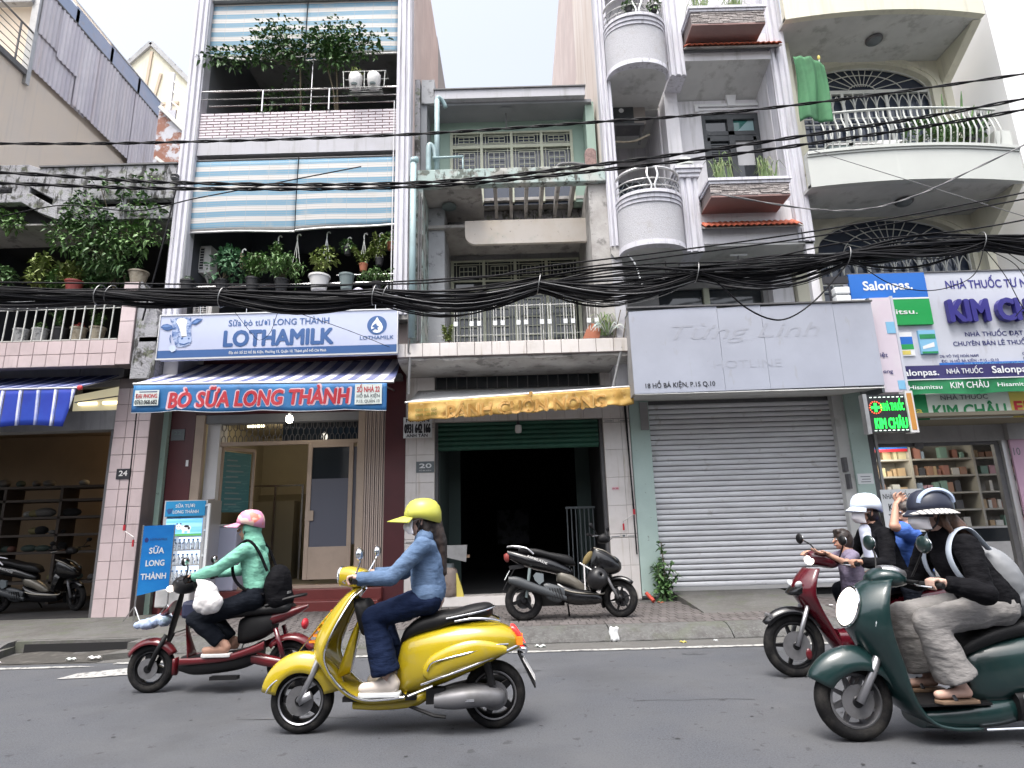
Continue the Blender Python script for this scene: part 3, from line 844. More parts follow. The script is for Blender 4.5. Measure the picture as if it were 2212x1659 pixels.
# ground floor
wall(h22, 'shop_ceiling', -6.3, -1.95, 9.95, 11.4, 4.64, 4.72, m['soffit'])
wall(h22, 'party_strip', -6.29, -6.2, 10.9, 11.3, .15, 4.18, m['mintpil'])
wall(h22, 'party_strip', -6.545, -6.28, 10.955, 11.3, .15, 4.18, m['mintpil'])
wall(h22, 'left_wall', -6.2, -5.76, 11.0, 11.3, .15, 4.64, m['maroon'])
MB().box(-6.33, -6.2, 10.99, 11.3, .15, 4.18).build('wall_return', m['maroon'], h22)
wall(h22, 'right_wall', -2.31, -1.945, 11.0, 11.3, .15, 4.64, m['maroon'])
wall(h22, 'head_wall', -5.76, -2.31, 11.02, 11.3, 3.56, 4.64, m['maroon'])
g = MB().box(-5.758, -5.60, 11.01, 11.1, .5, 3.55).box(-2.80, -2.675, 11.01, 11.1, .5, 3.55)
g.build('gate_frame', m['ivory'], h22)
wall(h22, 'lintel', -5.60, -2.80, 11.06, 11.3, 3.40, 3.555, m['mid_int'])
wall(h22, 'white_pier', -5.60, -5.37, 11.15, 11.45, .5, 3.40, m['white_clean'])
wall(h22, 'transom_bar', -5.37, -2.80, 11.2, 11.27, 3.0, 3.07, m['ivory'])
wall(h22, 'pier_tiles', -5.60, -5.368, 11.13, 11.15, 1.5, 2.05, mat('brown_wall_tile', (.22, .17, .14), .3))
tg = MB()
for k in range(24):                             # wrought scroll transom guard
    X = -5.33 + .105 * k
    for s in (-1, 1):
        pts = [(X - .035, 11.22, 3.235 + s * .16), (X - .035, 11.22, 3.235 + s * .09), (X - .02, 11.22, 3.235 + s * .055), (X, 11.22, 3.235 + s * .045), (X + .02, 11.22, 3.235 + s * .055), (X + .035, 11.22, 3.235 + s * .09), (X + .035, 11.22, 3.235 + s * .16)]
        tg.tube(pts, .008, 5)
    tg.tube([(X, 11.22, 3.19), (X, 11.22, 3.28)], .008, 5)
tg.build('transom_guard', m['dirtsteel'], h22)
wall(h22, 'transom_glass', -4.25, -2.80, 11.24, 11.25, 3.07, 3.40, m['glass'])
# right door leaf (frosted) and folding gate
dl = MB()
dl.box(-3.75, -3.67, 11.19, 11.25, .62, 3.0).box(-3.0, -2.92, 11.19, 11.25, .62, 3.0).box(-3.67, -3.0, 11.19, 11.25, 2.93, 3.0).box(-3.67, -3.0, 11.195, 11.245, .62, 1.17)
dl.box(-2.86, -2.80, 11.19, 11.25, .62, 3.0).box(-3.75, -3.60, 11.18, 11.19, 1.62, 1.80)
dl = dl.build('door_leaf', m['ivory'], h22); bev(dl, .006, 2)
wall(dl, 'clear_pane', -3.67, -3.0, 11.215, 11.222, 2.36, 2.93, m['glass'])
wall(dl, 'frosted_pane', -3.67, -3.0, 11.21, 11.222, 1.17, 2.36, m['frost'])
wall(dl, 'side_pane', -2.92, -2.86, 11.21, 11.222, 1.2, 2.93, m['frost'])
fgt = wall(h22, 'folding_gate', -2.675, -2.312, 11.06, 11.075, .5, 3.55, m['dirtsteel'])
for k in range(10):
    X = -2.655 + .0365 * k
    MB().box(X - .011, X + .011, 11.02 + .015 * (k % 2), 11.05 + .015 * (k % 2), .52, 3.54).build('gate_bar', m['ivoryd'], fgt)
# open left leaf carrying the menu
ml = MB().obox((-5.36, 11.3, .6), (-5.36, 11.3, 3.0), .06, .05, (0, 1, 0)).obox((-4.96, 11.75, .6), (-4.96, 11.75, 2.98), .05, .05, (0, 1, 0)).obox((-5.36, 11.3, 2.97), (-4.96, 11.75, 2.97), .05, .06).obox((-5.36, 11.3, .65), (-4.96, 11.75, .65), .05, .1)
ml = ml.build('door_leaf', m['ivory'], h22)
room(h22, -6.2, -2.2, 11.47, 15.2, .5, 3.75, m['cream_int'], m['cream_int'], m['olive_int'], m['cream_int'])
wall(h22, 'dado', -6.19, -2.22, 15.05, 15.19, .5, 2.35, m['olive_int'])
wall(h22, 'dado_side', -6.19, -6.15, 11.7, 15.1, .5, 2.0, m['olive_int'])
g = MB()
g.box(-5.9, -2.3, 10.62, 10.9, .15, .315); g.box(-5.9, -2.3, 10.9, 11.15, .15, .485)
stp = g.build('steps', m['redstep'], h22); bev(stp, .012, 2)
wall(h22, 'threshold', -5.6, -2.68, 11.12, 11.47, .48, .535, m['ivory'])
wall(h22, 'switch_plate', -5.86, -5.815, 10.985, 11.0, 2.63, 2.74, m['pwhite'])

# ------------------------------------------------------------------ house 20 (middle)
h20 = thing('shop_house', 'narrow weathered house with pergola slab and black open shopfront', 'house', (.1, 11, 0))
for x0, xs in ((-1.945, [-1.945, -1.745, -1.42]), (1.62, [1.62, 1.945, 2.10])):
    p = MB().box(xs[0], xs[-1], 11.015, 11.4, .15, 4.16).build('tiled_pillar', m['groutl'], h20)
    tiles(p, 'tile', xs, [.17, .72, 1.18], 11.004, .005, m['whitetile'])
    tiles(p, 'tile', xs, [1.25, 1.735, 2.225, 2.715, 3.205], 11.004, .005, m['whitetile'])
    tiles(p, 'border_tile', [xs[0], (xs[0] + xs[-1]) / 2 - .05, (xs[0] + xs[-1]) / 2 + .05, xs[-1]], [1.185, 1.245], 11.0, .006, m['whitetile'], .016)
    tiles(p, 'border_tile', [xs[0], (xs[0] + xs[-1]) / 2 - .05, (xs[0] + xs[-1]) / 2 + .05, xs[-1]], [3.21, 3.27], 11.0, .006, m['whitetile'], .016)
    tiles(p, 'tile', xs, [3.28, 3.72, 4.14], 11.004, .005, m['whitetile'])
    g = MB()
    for s in (0, 1):
        a, b = (xs[0] + .03, (xs[0] + xs[-1]) / 2 - .07) if s == 0 else ((xs[0] + xs[-1]) / 2 + .07, xs[-1] - .03)
        g.box(a, b, 10.994, 10.999, 1.203, 1.212).box(a, b, 10.994, 10.999, 3.228, 3.237)
    g.box((xs[0] + xs[-1]) / 2 - .02, (xs[0] + xs[-1]) / 2 + .02, 10.994, 10.999, 1.2, 1.23)
    g.build('tile_motif', m['greyp'], p)
hd = MB().box(-1.42, 1.62, 11.02, 11.4, 3.30, 3.90).box(-1.42, 1.62, 11.02, 11.4, 4.16, 4.34).build('head_wall', m['groutl'], h20)
tiles(hd, 'tile', lin(-1.42, 1.62, 9), [3.30, 3.62, 3.895], 11.008, .005, m['whitetile'])
tiles(hd, 'tile', lin(-1.42, 1.62, 9), [4.165, 4.335], 11.008, .005, m['whitetile'])
vw = MB().box(-1.42, 1.62, 11.12, 11.16, 3.90, 4.16).build('vent_window', m['glass'], h20)
g = MB()
for k in range(17): g.box(-1.40 + .188 * k - .008, -1.40 + .188 * k + .008, 11.09, 11.11, 3.90, 4.16)
g.build('guard_bar', m['dirtsteel'], vw)
wall(h20, 'side_beam', -1.945, -1.42, 11.0, 11.3, 4.145, 4.22, m['soffit']); wall(h20, 'side_beam', 1.62, 2.1, 11.0, 11.3, 4.145, 4.22, m['soffit'])
rs = wall(h20, 'rolled_shutter', -1.42, 1.62, 11.16, 11.2, 2.85, 3.32, mat('shutter_joint', (.01, .03, .022), .6))
for k in range(6):
    z = 2.80 + .088 * k
    MB().lathe([(.05, -1.50), (.05, 1.54)], (0, 11.165, z + .04), 'x', 12, True).build('slat', m['shutgreen'], rs, smooth=50)
g = MB().box(-1.42, -1.37, 11.1, 11.25, .3, 3.3).box(1.565, 1.62, 11.1, 11.25, .3, 3.3)
g.build('shutter_track', m['dirtsteel'], h20)
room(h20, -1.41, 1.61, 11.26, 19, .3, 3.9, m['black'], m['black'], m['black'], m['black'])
MB().box(-1.41, -1.36, 11.27, 12.8, .3, 3.3).box(-1.40, -1.12, 12.8, 12.9, .3, 3.3).box(1.3, 1.6, 13.2, 13.3, .3, 3.3).build('inner_pier', mat('dim_green_pier', (.05, .075, .07), .8), h20)
wall(h20, 'threshold', -1.42, 1.62, 10.85, 11.25, .15, .30, m['whitetile'])
wall(h20, 'back_poster', -.5, .35, 17.0, 17.02, 1.0, 1.9, mat('faint_wall_patch', (.10, .10, .115), .9, layers=[((.02, .02, .02), 4, .48, .56, .95)]))
gt = MB().box(.98, 1.56, 12.4, 12.42, .35, .40).build('inner_gate', m['dirtsteel'], h20)
for k in range(7): MB().box(1.0 + .085 * k, 1.02 + .085 * k, 12.38, 12.42, .38, 1.75).build('gate_bar', m['greyp'], gt)
MB().box(.98, 1.56, 12.38, 12.43, 1.74, 1.78).build('gate_rail', m['greyp'], gt)
# first balcony
wall(h20, 'balcony_slab', -1.945, 2.1, 9.94, 11.8, 4.345, 4.47, m['soffit'])
g = MB()
g.rings([[(-1.90 + 3.95 * k / 30, 9.945, 4.225), (-1.90 + 3.95 * k / 30, 9.95, 4.17 + .012 * sin(k * 1.7) + .01 * sin(k * .6)), (-1.90 + 3.95 * k / 30, 10.3, 4.12 + .01 * sin(k * 1.1)), (-1.90 + 3.95 * k / 30, 11.0, 4.14), (-1.90 + 3.95 * k / 30, 11.0, 4.345), (-1.90 + 3.95 * k / 30, 9.945, 4.345)] for k in range(31)])
g.build('balcony_soffit', m['soffit'], h20, smooth=40)
kb = MB().box(-1.90, 2.07, 9.925, 10.06, 4.215, 4.465).build('tiled_edge', m['grout'], h20)
tiles(kb, 'tile', [-1.90, -1.775] + [-1.775 + .2912 * k for k in range(1, 13)] + [1.99, 2.07], [4.222, 4.462], 9.911, .009, m['whitetile'], .014, .006)
rl = MB().tube([(-1.25, 9.985, 5.10), (1.6, 9.985, 5.12)], .007, 6).build('balcony_railing', m['rustbar'], h20)
MB().tube([(-1.25, 9.985, 4.6), (1.6, 9.985, 4.6)], .004, 5).build('rail_bar', m['rustbar'], rl)
bp_ = []
for k in range(13):
    X = -.93 + .2 * k + (.07 if k % 2 else 0)
    bp_ += [(X - .022, 9.98), (X + .022, 9.98)]
    if k % 2: bp_.append((X + .16, 9.98))
railing_bars(rl, bp_, 4.46, 5.14, .0065, m['rustbar'])
pl_ = MB().box(-.034, .034, -.012, .004, -.04, .04).mesh('rail_plate', m['pwhite'])
for k in range(13):
    o = link('rail_plate', pl_, rl); o.location = (-.93 + .2 * k + (.07 if k % 2 else 0), 9.97, 4.80)
g = MB()
wx = lin(-1.16, 1.42, 4)
w1 = MB().box(-1.20, 1.46, 11.78, 11.83, 6.33, 6.36).box(-1.2, 1.46, 11.78, 11.83, 6.77, 6.80).box(-1.2, 1.46, 11.78, 11.83, 6.13, 6.19)
for X in wx: w1.box(X - .03, X + .03, 11.775, 11.83, 4.5, 6.80)
w1 = w1.build('window', m['bargreen'], h20)
wall(w1, 'pane', -1.16, 1.42, 11.85, 11.86, 4.5, 6.78, m['glass'])
g = MB()
for k in range(4):
    grille(g, wx[k] + .03, wx[k + 1] - .03, 6.36, 6.77, 11.80)
    grille(g, wx[k] + .03, wx[k + 1] - .03, 4.6, 6.13, 11.80, .007, 4, 6)
g.build('guard', m['bargreen'], w1)
g = MB().box(-1.9, -1.18, 11.84, 12, 4.4, 7.0).box(1.44, 2.0, 11.84, 12, 4.4, 7.0).box(-1.2, 1.46, 11.87, 12, 6.19, 6.33).box(-1.2, 1.46, 11.87, 12, 6.8, 7.2)
g.build('back_wall', m['grey_wall'], h20)
g = MB().box(-1.70, -1.50, 9.96, 11.9, 4.46, 7.4); g.build('left_wing_wall', m['mintpaint'], h20)
wall(h20, 'left_pilaster', -1.50, -1.20, 10.7, 11.84, 4.46, 7.4, m['concrete'])
wall(h20, 'right_pilaster', 1.47, 1.80, 10.0, 11.84, 4.46, 7.4, m['soffit'])
MB().box(1.80, 1.98, 9.96, 11.9, 4.46, 6.0).build('right_wing_wall', m['white_wall'], h20)
wall(h20, 'balcony_ceiling', -1.5, 1.5, 10.62, 11.84, 6.94, 7.0, m['soffit'])
pb = MB().prism([(-.80, 7.05)] + [(-.8 + .2 + -.2 * cos(pi / 2 * t / 8), 6.77 - .2 * sin(pi / 2 * t / 8)) for t in range(9)] + [(1.49, 6.57), (1.49, 7.05)], 10.58, 10.66)
pb.build('drop_panel', mat('stained_cream_panel', (.62, .57, .52), .85, layers=[((.55, .48, .40), 1.6, .45, .7, .8), ((.40, .42, .36), 3, .62, .76, .5), ((.22, .18, .14), 12, .68, .76, .6)]), h20)
# pergola slab
g = MB().box(-1.60, 1.78, 9.90, 10.06, 7.40, 7.72)
fs = g.build('pergola_fascia', m['mintpaint'], h20); bev(fs, .015, 2)
wall(h20, 'pergola_slab', -1.60, -.52, 10.06, 11.7, 7.42, 7.62, m['soffit'])
for k in range(8):
    X = -.50 + .29 * k
    MB().prism([(10.06, 7.42), (11.3, 7.46), (11.3, 7.64), (10.06, 7.64)], X - .032, X + .032, 'x').build('pergola_beam', m['soffit'], h20)
wall(h20, 'pergola_beam', 1.70, 1.84, 10.06, 11.7, 7.42, 7.66, m['dirtsteel'])
MB().box(-1.6, 1.7, 11.3, 11.6, 6.98, 7.64).build('pergola_back_beam', m['mossy'], h20)
wall(h20, 'upper_floor', -1.6, 1.7, 10.93, 12.0, 7.66, 7.72, m['soffit'])
MB().lathe([(.14, 0), (.14, .03), (.11, .05)], (-1.1, 10.62, 7.36), 'z', 20).build('ceiling_lamp', m['potgrey'], h20, smooth=40)
g = MB()                                        # broken plaster patch
pt = [(1.03 + .2 * (1 + .25 * sin(3 * a)) * cos(a), 11.05 + .13 * (1 + .2 * cos(2 * a)) * sin(a)) for a in [2 * pi * t / 22 for t in range(22)]]
g.prism(pt, 6.925, 6.938, 'z').build('plaster_hole', m['dirtsteel'], h20)
# top floor
wall(h20, 'upper_back_wall', -1.6, -1.08, 10.95, 11.2, 7.6, 9.5, m['greenfresh'])
wall(h20, 'upper_back_wall', 1.33, 1.75, 10.95, 11.2, 7.6, 9.5, m['greenfresh'])
wall(h20, 'upper_back_wall', -1.08, 1.33, 10.95, 11.2, 9.20, 9.5, m['greenfresh'])
wall(h20, 'upper_right_wall', 1.58, 1.75, 10.5, 10.95, 7.6, 9.5, m['greenfresh'])
wall(h20, 'upper_left_wall', -1.72, -1.50, 10.4, 10.95, 7.6, 9.5, m['mid_int'])
wall(h20, 'roof_slab', -1.34, 1.57, 10.30, 11.4, 9.50, 9.69, m['white_wall'])
wall(h20, 'roof_edge', -1.36, 1.585, 10.27, 11.4, 9.69, 9.715, m['dirtsteel'])
wall(h20, 'upper_ceiling', -1.7, 1.7, 10.42, 11.0, 9.44, 9.50, m['mid_int'])
wall(h20, 'left_upstand', -1.72, -1.62, 10.3, 10.7, 7.8, 9.95, m['mossy'])
wall(h20, 'chimney_block', -1.60, -1.35, 10.35, 10.7, 9.45, 9.98, m['concrete'])
MB().lathe([(.19, 0), (.17, .02), (.1, .03)], (.03, 10.66, 9.41), 'z', 24).build('ceiling_rose', m['mid_int'], h20, smooth=30)
MB().tube([(.03, 10.66, 9.42), (.03, 10.66, 9.05)], .012, 6).build('fan_rod', m['dirtsteel'], h20)
wx = lin(-1.08, 1.33, 4)
w2 = MB().box(-1.08, 1.33, 10.93, 10.99, 8.83, 8.90).box(-1.08, 1.33, 10.93, 10.99, 9.16, 9.2)
for X in wx: w2.box(X - .028, X + .028, 10.925, 10.99, 7.62, 9.2)
w2 = w2.build('window', m['bargreen'], h20)
wall(w2, 'pane', -1.08, 1.33, 11.01, 11.02, 7.6, 9.2, m['glassb'])
g = MB()
for k in range(4):
    grille(g, wx[k] + .03, wx[k + 1] - .03, 8.90, 9.16, 10.95, .006, 3, 2)
    grille(g, wx[k] + .03, wx[k + 1] - .03, 8.10, 8.83, 10.95, .006, 3, 4)
g.build('guard', m['bargreen'], w2)
dp = MB().tube([(-1.66, 9.86, 4.55), (-1.66, 9.86, 7.84)], .055, 12).tube([(-1.66, 9.86, 7.84), (-1.66, 9.86, 7.90), (-1.62, 9.92, 7.94)], .062, 12)
dp.build('drain_pipe', m['pipe'], h20, smooth=50)
g = MB().tube([(-1.28, 10.2, 7.7), (-1.28, 10.2, 9.40)], .05, 10).tube(catmull([(-1.28, 10.2, 9.36), (-1.26, 10.2, 9.46), (-1.18, 10.25, 9.42), (-1.12, 10.3, 9.3)], 4), .04, 8)
g.tube(catmull([(-1.43, 10.15, 7.75), (-1.43, 10.15, 8.3), (-1.4, 10.18, 8.42), (-1.33, 10.2, 8.3), (-1.3, 10.2, 8.1)], 4), .05, 10).tube([(-1.35, 10.1, 8.09), (-.78, 10.1, 8.10)], .022, 8).tube([(-.79, 10.1, 8.1), (-.79, 10.1, 7.7)], .012, 6)
g.build('drain_pipe', m['pipe'], h20, smooth=50)
g = MB().tube([(-1.72, 9.9, 4.3), (-1.72, 9.9, 7.6)], .015, 6).tube([(-1.57, 9.93, 4.5), (-1.56, 9.93, 7.3)], .02, 6).tube([(-1.53, 9.93, 4.5), (-1.52, 9.93, 7.2)], .012, 6)
g.build('conduit', m['dirtsteel'], h20)
# ------------------------------------------------------------------ house 18 (blank sign)
h18 = thing('shop_house', 'white four storey house with rounded stucco balconies and red tile eaves', 'house', (3.9, 11, 0))
flute(h18, 1.79, 2.01, 9.9, 6.13, 14, m['white_col'], dep=.3)
flute(h18, 5.05, 5.37, 9.9, 6.13, 14, m['white_col'], dep=.3)
flute(h18, 3.08, 3.42, 9.88, 5.98, 7.40, m['white_col'], dep=.5)
flute(h18, 3.12, 3.43, 9.88, 9.55, 11.3, m['white_col'], dep=.5)
wall(h18, 'left_side_wall', 1.80, 2.02, 10.2, 16, 4.3, 12.2, m['streak_wall'])
wall(h18, 'left_side_top', 1.80, 2.02, 10.2, 13.0, 12.2, 15.5, m['streak_wall'])
wall(h18, 'rear_tower', 1.95, 2.6, 13.0, 24, 12.2, 18.8, m['pink_wall'])
wall(h18, 'right_side_wall', 5.04, 5.36, 10.2, 12, 6.13, 14, m['white_bay'])
wall(h18, 'soffit', 1.80, 5.36, 9.95, 11.4, 6.09, 6.13, m['soffit_w'])
MB().prism([(1.79, 6.13), (1.79, 6.0), (1.86, 5.9), (2.0, 5.95), (2.02, 6.13)], 9.92, 10.2).build('column_foot', m['soffit'], h18)
wall(h18, 'left_lower_wall', 1.80, 2.1, 10.4, 11.4, 3.6, 6.1, m['white_bay'])
MB().box(5.20, 5.34, 9.95, 10.05, 4.9, 6.13).box(4.95, 5.34, 10.9, 11.4, 4.8, 6.1).build('right_lower_wall', m['white_bay'], h18)
g = MB().box(2.1, 2.85, 11.1, 11.4, 4.8, 6.09).box(4.85, 4.95, 11.1, 11.4, 4.8, 6.09).box(2.85, 4.85, 11.1, 11.4, 5.78, 6.09)
g.build('lower_back_wall', m['grey_wall'], h18)
wd = MB().box(2.85, 4.85, 11.2, 11.25, 4.8, 5.78).build('strip_window', m['glass'], h18)
MB().box(3.72, 3.83, 11.12, 11.2, 4.8, 5.78).box(2.85, 4.85, 11.12, 11.2, 5.36, 5.42).build('window_frame', m['bargreen'], wd)
# rounded balconies
def round_balcony(z0, z1):
    cx, hw, dp, yb = 2.50, .565, .46, 9.93
    def arc(k, grow=0.): 
        a = pi * k / 24
        return (cx - (hw + grow * .3) * cos(a), yb - (dp + grow) * sin(a) ** .8)
    def band(za, zb, gr, name, mt, thick=.1):
        o = [(*arc(k, gr),) for k in range(25)]
        i = [(*arc(k, gr - thick),) for k in range(25)]
        g = MB()
        g.rings([[(*o[k], za), (*o[k], zb), (*i[k], zb), (*i[k], za)] for k in range(25)])
        return g.build(name, mt, h18, smooth=40)
    band(z0 + .1, z1 - .2, 0, 'balcony_wall', m['stucco'])
    for a, b, gr in ((0, .045, .035), (.05, .10, .018), (z1 - z0 - .2, z1 - z0 - .14, .02), (z1 - z0 - .135, z1 - z0 - .07, .045), (z1 - z0 - .06, z1 - z0, .075)):
        band(z0 + a, z0 + b, gr, 'balcony_moulding', m['white_col'], .13 + gr)
    pts = [(*arc(k, .0), z0 + .01) for k in range(25)]
    MB().poly(pts + [(cx + hw, 10.9, z0 + .01), (cx - hw, 10.9, z0 + .01)]).build('balcony_soffit', m['soffit_w'], h18)
    rt = MB().tube([(*arc(k, -.02), z1 + .40 + .06 * sin(pi * k / 24)) for k in range(1, 24)], .024, 8).build('balcony_railing', m['alu'], h18, smooth=50)
    for dz in (.25, .12, .02):
        MB().tube([(*arc(k, -.02), z1 + dz) for k in range(1, 24)], .013, 6).build('rail_bar', m['alu'], rt, smooth=50)
    g = MB()
    for s in (-1, 1):
        g.tube(catmull([(cx + s * .045, yb - dp + .0, z1), (cx + s * .03, yb - dp - .02, z1 + .1), (cx + s * .09, yb - dp - .02, z1 + .28), (cx + s * .075, yb - dp, z1 + .44)], 5), .018, 6)
    g.build('rail_scroll', m['alu'], rt, smooth=50)
    g = MB()
    for k0 in (2, 5, 8, 13, 16, 19):
        for a, b in ((0, 3), (3, 0)):
            p, q = arc(k0 + a, -.03), arc(k0 + b, -.03)
            g.tube([(*p, z1 + .02), (*arc(k0 + 1.5, -.03), z1 + .13), (*q, z1 + .25)], .007, 5)
    g.build('rail_lattice', m['greyp'], rt)
round_balcony(5.93, 6.93)
round_balcony(9.47, 10.52)
room(h18, 2.03, 3.07, 10.75, 12, 5.95, 9.45, m['white_bay'], m['white_bay'], m['soffit'], m['soffit_w'], 'balcony_recess')
wl = MB().box(2.20, 2.92, 11.9, 11.99, 6.0, 8.55).build('side_window', m['charcoal'], h18)
MB().box(2.28, 2.56, 11.88, 11.9, 7.0, 8.45).box(2.60, 2.86, 11.88, 11.9, 7.0, 8.45).build('pane', m['glassb'], wl)
wall(h18, 'recess_side', 3.10, 3.36, 10.38, 10.74, 5.95, 14, m['white_bay'])
room(h18, 2.03, 3.08, 10.75, 12, 9.55, 14, m['white_bay'], m['white_bay'], m['soffit'], m['soffit_w'], 'balcony_recess')
# bay wall with window
g = MB().box(3.36, 3.90, 10.7, 10.9, 6.9, 9.6).box(5.06, 5.2, 10.7, 10.9, 6.9, 9.6).box(3.90, 5.06, 10.7, 10.9, 9.32, 9.6)
g.build('bay_wall', m['white_bay'], h18)
wall(h18, 'bay_parapet', 3.40, 5.08, 9.98, 10.2, 6.40, 6.95, m['white_bay'])
wall(h18, 'bay_floor', 3.40, 5.08, 10.2, 10.9, 6.85, 6.93, m['soffit'])
wall(h18, 'bay_fascia', 3.41, 5.20, 9.93, 10.2, 6.13, 6.40, m['white_bay'])
wall(h18, 'bay_fascia', 3.41, 5.21, 9.93, 10.2, 9.88, 10.05, m['white_bay'])
MB().prism([(9.93, 9.88), (10.75, 9.62), (10.75, 9.66), (9.95, 9.90)], 3.1, 5.2, 'x').build('bay_soffit', m['soffit_w'], h18)
wall(h18, 'upper_parapet', 3.40, 5.08, 9.98, 10.2, 10.05, 10.5, m['white_bay'])
wall(h18, 'upper_bay_wall', 3.36, 5.2, 10.7, 10.9, 10.3, 14, m['white_bay'])
ww = MB().box(3.90, 5.06, 10.74, 10.8, 9.20, 9.31).box(3.90, 3.99, 10.74, 10.8, 7.0, 9.2).box(4.96, 5.06, 10.74, 10.8, 7.0, 9.2).box(3.99, 4.96, 10.74, 10.8, 8.84, 8.93).box(4.42, 4.54, 10.74, 10.8, 7.0, 9.2)
ww.box(3.99, 4.42, 10.75, 10.79, 8.72, 8.84).box(4.54, 4.96, 10.75, 10.79, 8.72, 8.84).box(3.99, 4.05, 10.75, 10.79, 7, 8.8).box(4.90, 4.96, 10.75, 10.79, 7, 8.8)
ww = ww.build('window', m['charcoal'], h18)
MB().box(3.99, 4.42, 10.80, 10.81, 8.93, 9.2).box(4.05, 4.42, 10.80, 10.81, 7, 8.74).build('dark_pane', m['glass'], ww)
MB().poly([(4.54, 10.80, 8.93), (4.60, 10.80, 8.93), (4.86, 10.80, 9.2), (4.54, 10.80, 9.2)]).build('teal_pane', m['tealglass'], ww)
MB().poly([(4.60, 10.80, 8.93), (4.96, 10.80, 8.93), (4.96, 10.80, 9.2), (4.86, 10.80, 9.2)]).build('pale_pane', m['paleglass'], ww)
MB().box(4.54, 4.96, 10.80, 10.81, 8.2, 8.74).build('curtain', m['white_clean'], ww)
MB().box(4.54, 4.96, 10.80, 10.81, 7.0, 8.2).build('dark_pane', m['glass'], ww)
g = MB()
for k in range(10): g.box(4.06, 4.40, 10.785, 10.795, 8.2 + .05 * k, 8.22 + .05 * k)
g.build('louvre', m['charcoal'], ww)
g = MB().box(3.78, 5.24, 10.66, 10.70, 9.44, 9.50).box(3.82, 5.2, 10.67, 10.70, 9.36, 9.40).box(3.78, 3.85, 10.66, 10.70, 9.33, 9.44).box(5.17, 5.24, 10.66, 10.70, 9.33, 9.44)
g.prism([(4.44, 9.42), (4.57, 9.42), (4.62, 9.68), (4.40, 9.68)], 10.62, 10.70)
g.build('window_head', m['white_clean'], h18)
g = MB()                                        # capital with dome lamp
for z0, z1, e in ((7.40, 7.46, .02), (7.47, 7.53, .05), (7.54, 7.60, .08)): g.box(3.08 - e, 3.42 + e, 9.86 - e, 10.4, z0, z1)
g.build('capital', m['white_col'], h18)
MB().lathe([(.0, .32), (.09, .31), (.15, .26), (.17, .18), (.17, .13)], (3.28, 10.1, 7.6), 'z', 20, False).lathe([(.13, .0), (.15, .13)], (3.28, 10.1, 7.6), 'z', 20).build('dome_cap', m['mintwhite'], h18, smooth=50)
# planters with stone cladding
def planter(z0, z1, y0):
    b = MB().box(3.46, 4.78, y0, 10.0, z0, z1).build('planter_box', m['grout'], h18)
    n = 7
    for j in range(n):
        x = 3.45
        while x < 4.77:
            w = min(random.uniform(.12, .3), 4.79 - x)
            if w < .03: break
            h = (z1 - z0 - .06) / n
            MB().cbox(x + .002, x + w - .002, y0 - random.uniform(.008, .028), y0 + .01, z0 + j * h + .002, z0 + (j + 1) * h - .002, .006).build('stone', m['stone'], b)
            x += w
    g = MB().box(3.41, 4.83, y0 - .06, 10.0, z1, z1 + .05).box(3.43, 4.81, y0 - .035, 10.0, z1 - .05, z1 - .005)
    g.build('rim', m['white_col'], b)
    wall(b, 'underside', 3.45, 4.79, y0 - .01, 10.0, z0 - .03, z0 + .001, m['salmon'])
    wall(b, 'soil', 3.5, 4.74, y0 + .03, 9.96, z1 + .05, z1 + .055, m['ground'])
planter(6.76, 7.02, 9.42)
planter(10.22, 10.52, 9.42)
# tile eaves
def eave(z, x0, x1):
    e = MB().prism([(9.76, z), (10.0, z + .16), (10.0, z + .12), (9.76, z - .03)], x0, x1, 'x').build('eave', m['soffit'], h18)
    me = MB().grid(lambda u, v: (-.055 + .11 * u, -.05 + .2 * v, .03 * sin(pi * u) + .015 + v * .02), 6, 1)
    me = me.mesh('roof_tile', m['clayroof'], 60)
    for j in range(2):
        for k in range(int((x1 - x0) / .098)):
            o = link('roof_tile', me, e)
            o.location = (x0 + .06 + .098 * k, 9.76 + .11 * j, z + .005 + .075 * j); o.rotation_euler = (R(32) + random.uniform(-.03, .03), random.uniform(-.05, .05), 0)
            solid(o, .014)
eave(6.36, 3.40, 5.12)
eave(10.05, 3.42, 5.22)
# ground floor
MB().box(2.11, 2.46, 11.0, 11.4, .22, 4.0).build('left_pillar', m['mintpil2'], h18)
wall(h18, 'left_conduit', 2.30, 2.44, 10.96, 11.0, 3.05, 3.55, m['grey_wall'])
MB().box(5.80, 6.0, 11.0, 11.4, .15, 4.0).build('right_track_pillar', m['soffit_w'], h18)
MB().box(6.0, 6.31, 10.95, 11.4, .15, 4.0).build('right_pillar', m['mintpil2'], h18)
sh18 = wall(h18, 'roller_shutter', 2.44, 5.83, 11.14, 11.18, .33, 3.6, m['dirtsteel'])
sm_ = MB()
sm_.rings([[(-1.69, 0, -.044), (-1.69, -.012, -.036), (-1.69, -.018, .0), (-1.69, -.012, .026), (-1.69, 0, .034)], [(1.69, 0, -.044), (1.69, -.012, -.036), (1.69, -.018, .0), (1.69, -.012, .026), (1.69, 0, .034)]])
sm_ = sm_.mesh('slat', m['shutter'], 50)
for k in range(34):
    o = link('slat', sm_, sh18); o.location = (4.135, 11.135 + random.uniform(-.003, .003), .375 + .0945 * k); o.rotation_euler = (random.uniform(-.06, .06), random.uniform(-.0006, .0006), 0)
wall(sh18, 'bottom_rail', 2.45, 5.82, 11.10, 11.15, .27, .33, m['alu'])
wall(h18, 'gap', 2.46, 5.8, 11.2, 11.3, .1, .4, m['black'])  # black strip stands in for the shade below the shutter
wall(h18, 'porch_ceiling', 1.95, 6.31, 10.0, 11.4, 3.62, 3.68, m['soffit_w'])
MB().tube([(2.06, 10.97, .9), (2.04, 10.97, 4.0)], .012, 6).build('conduit', m['cable'], h18)
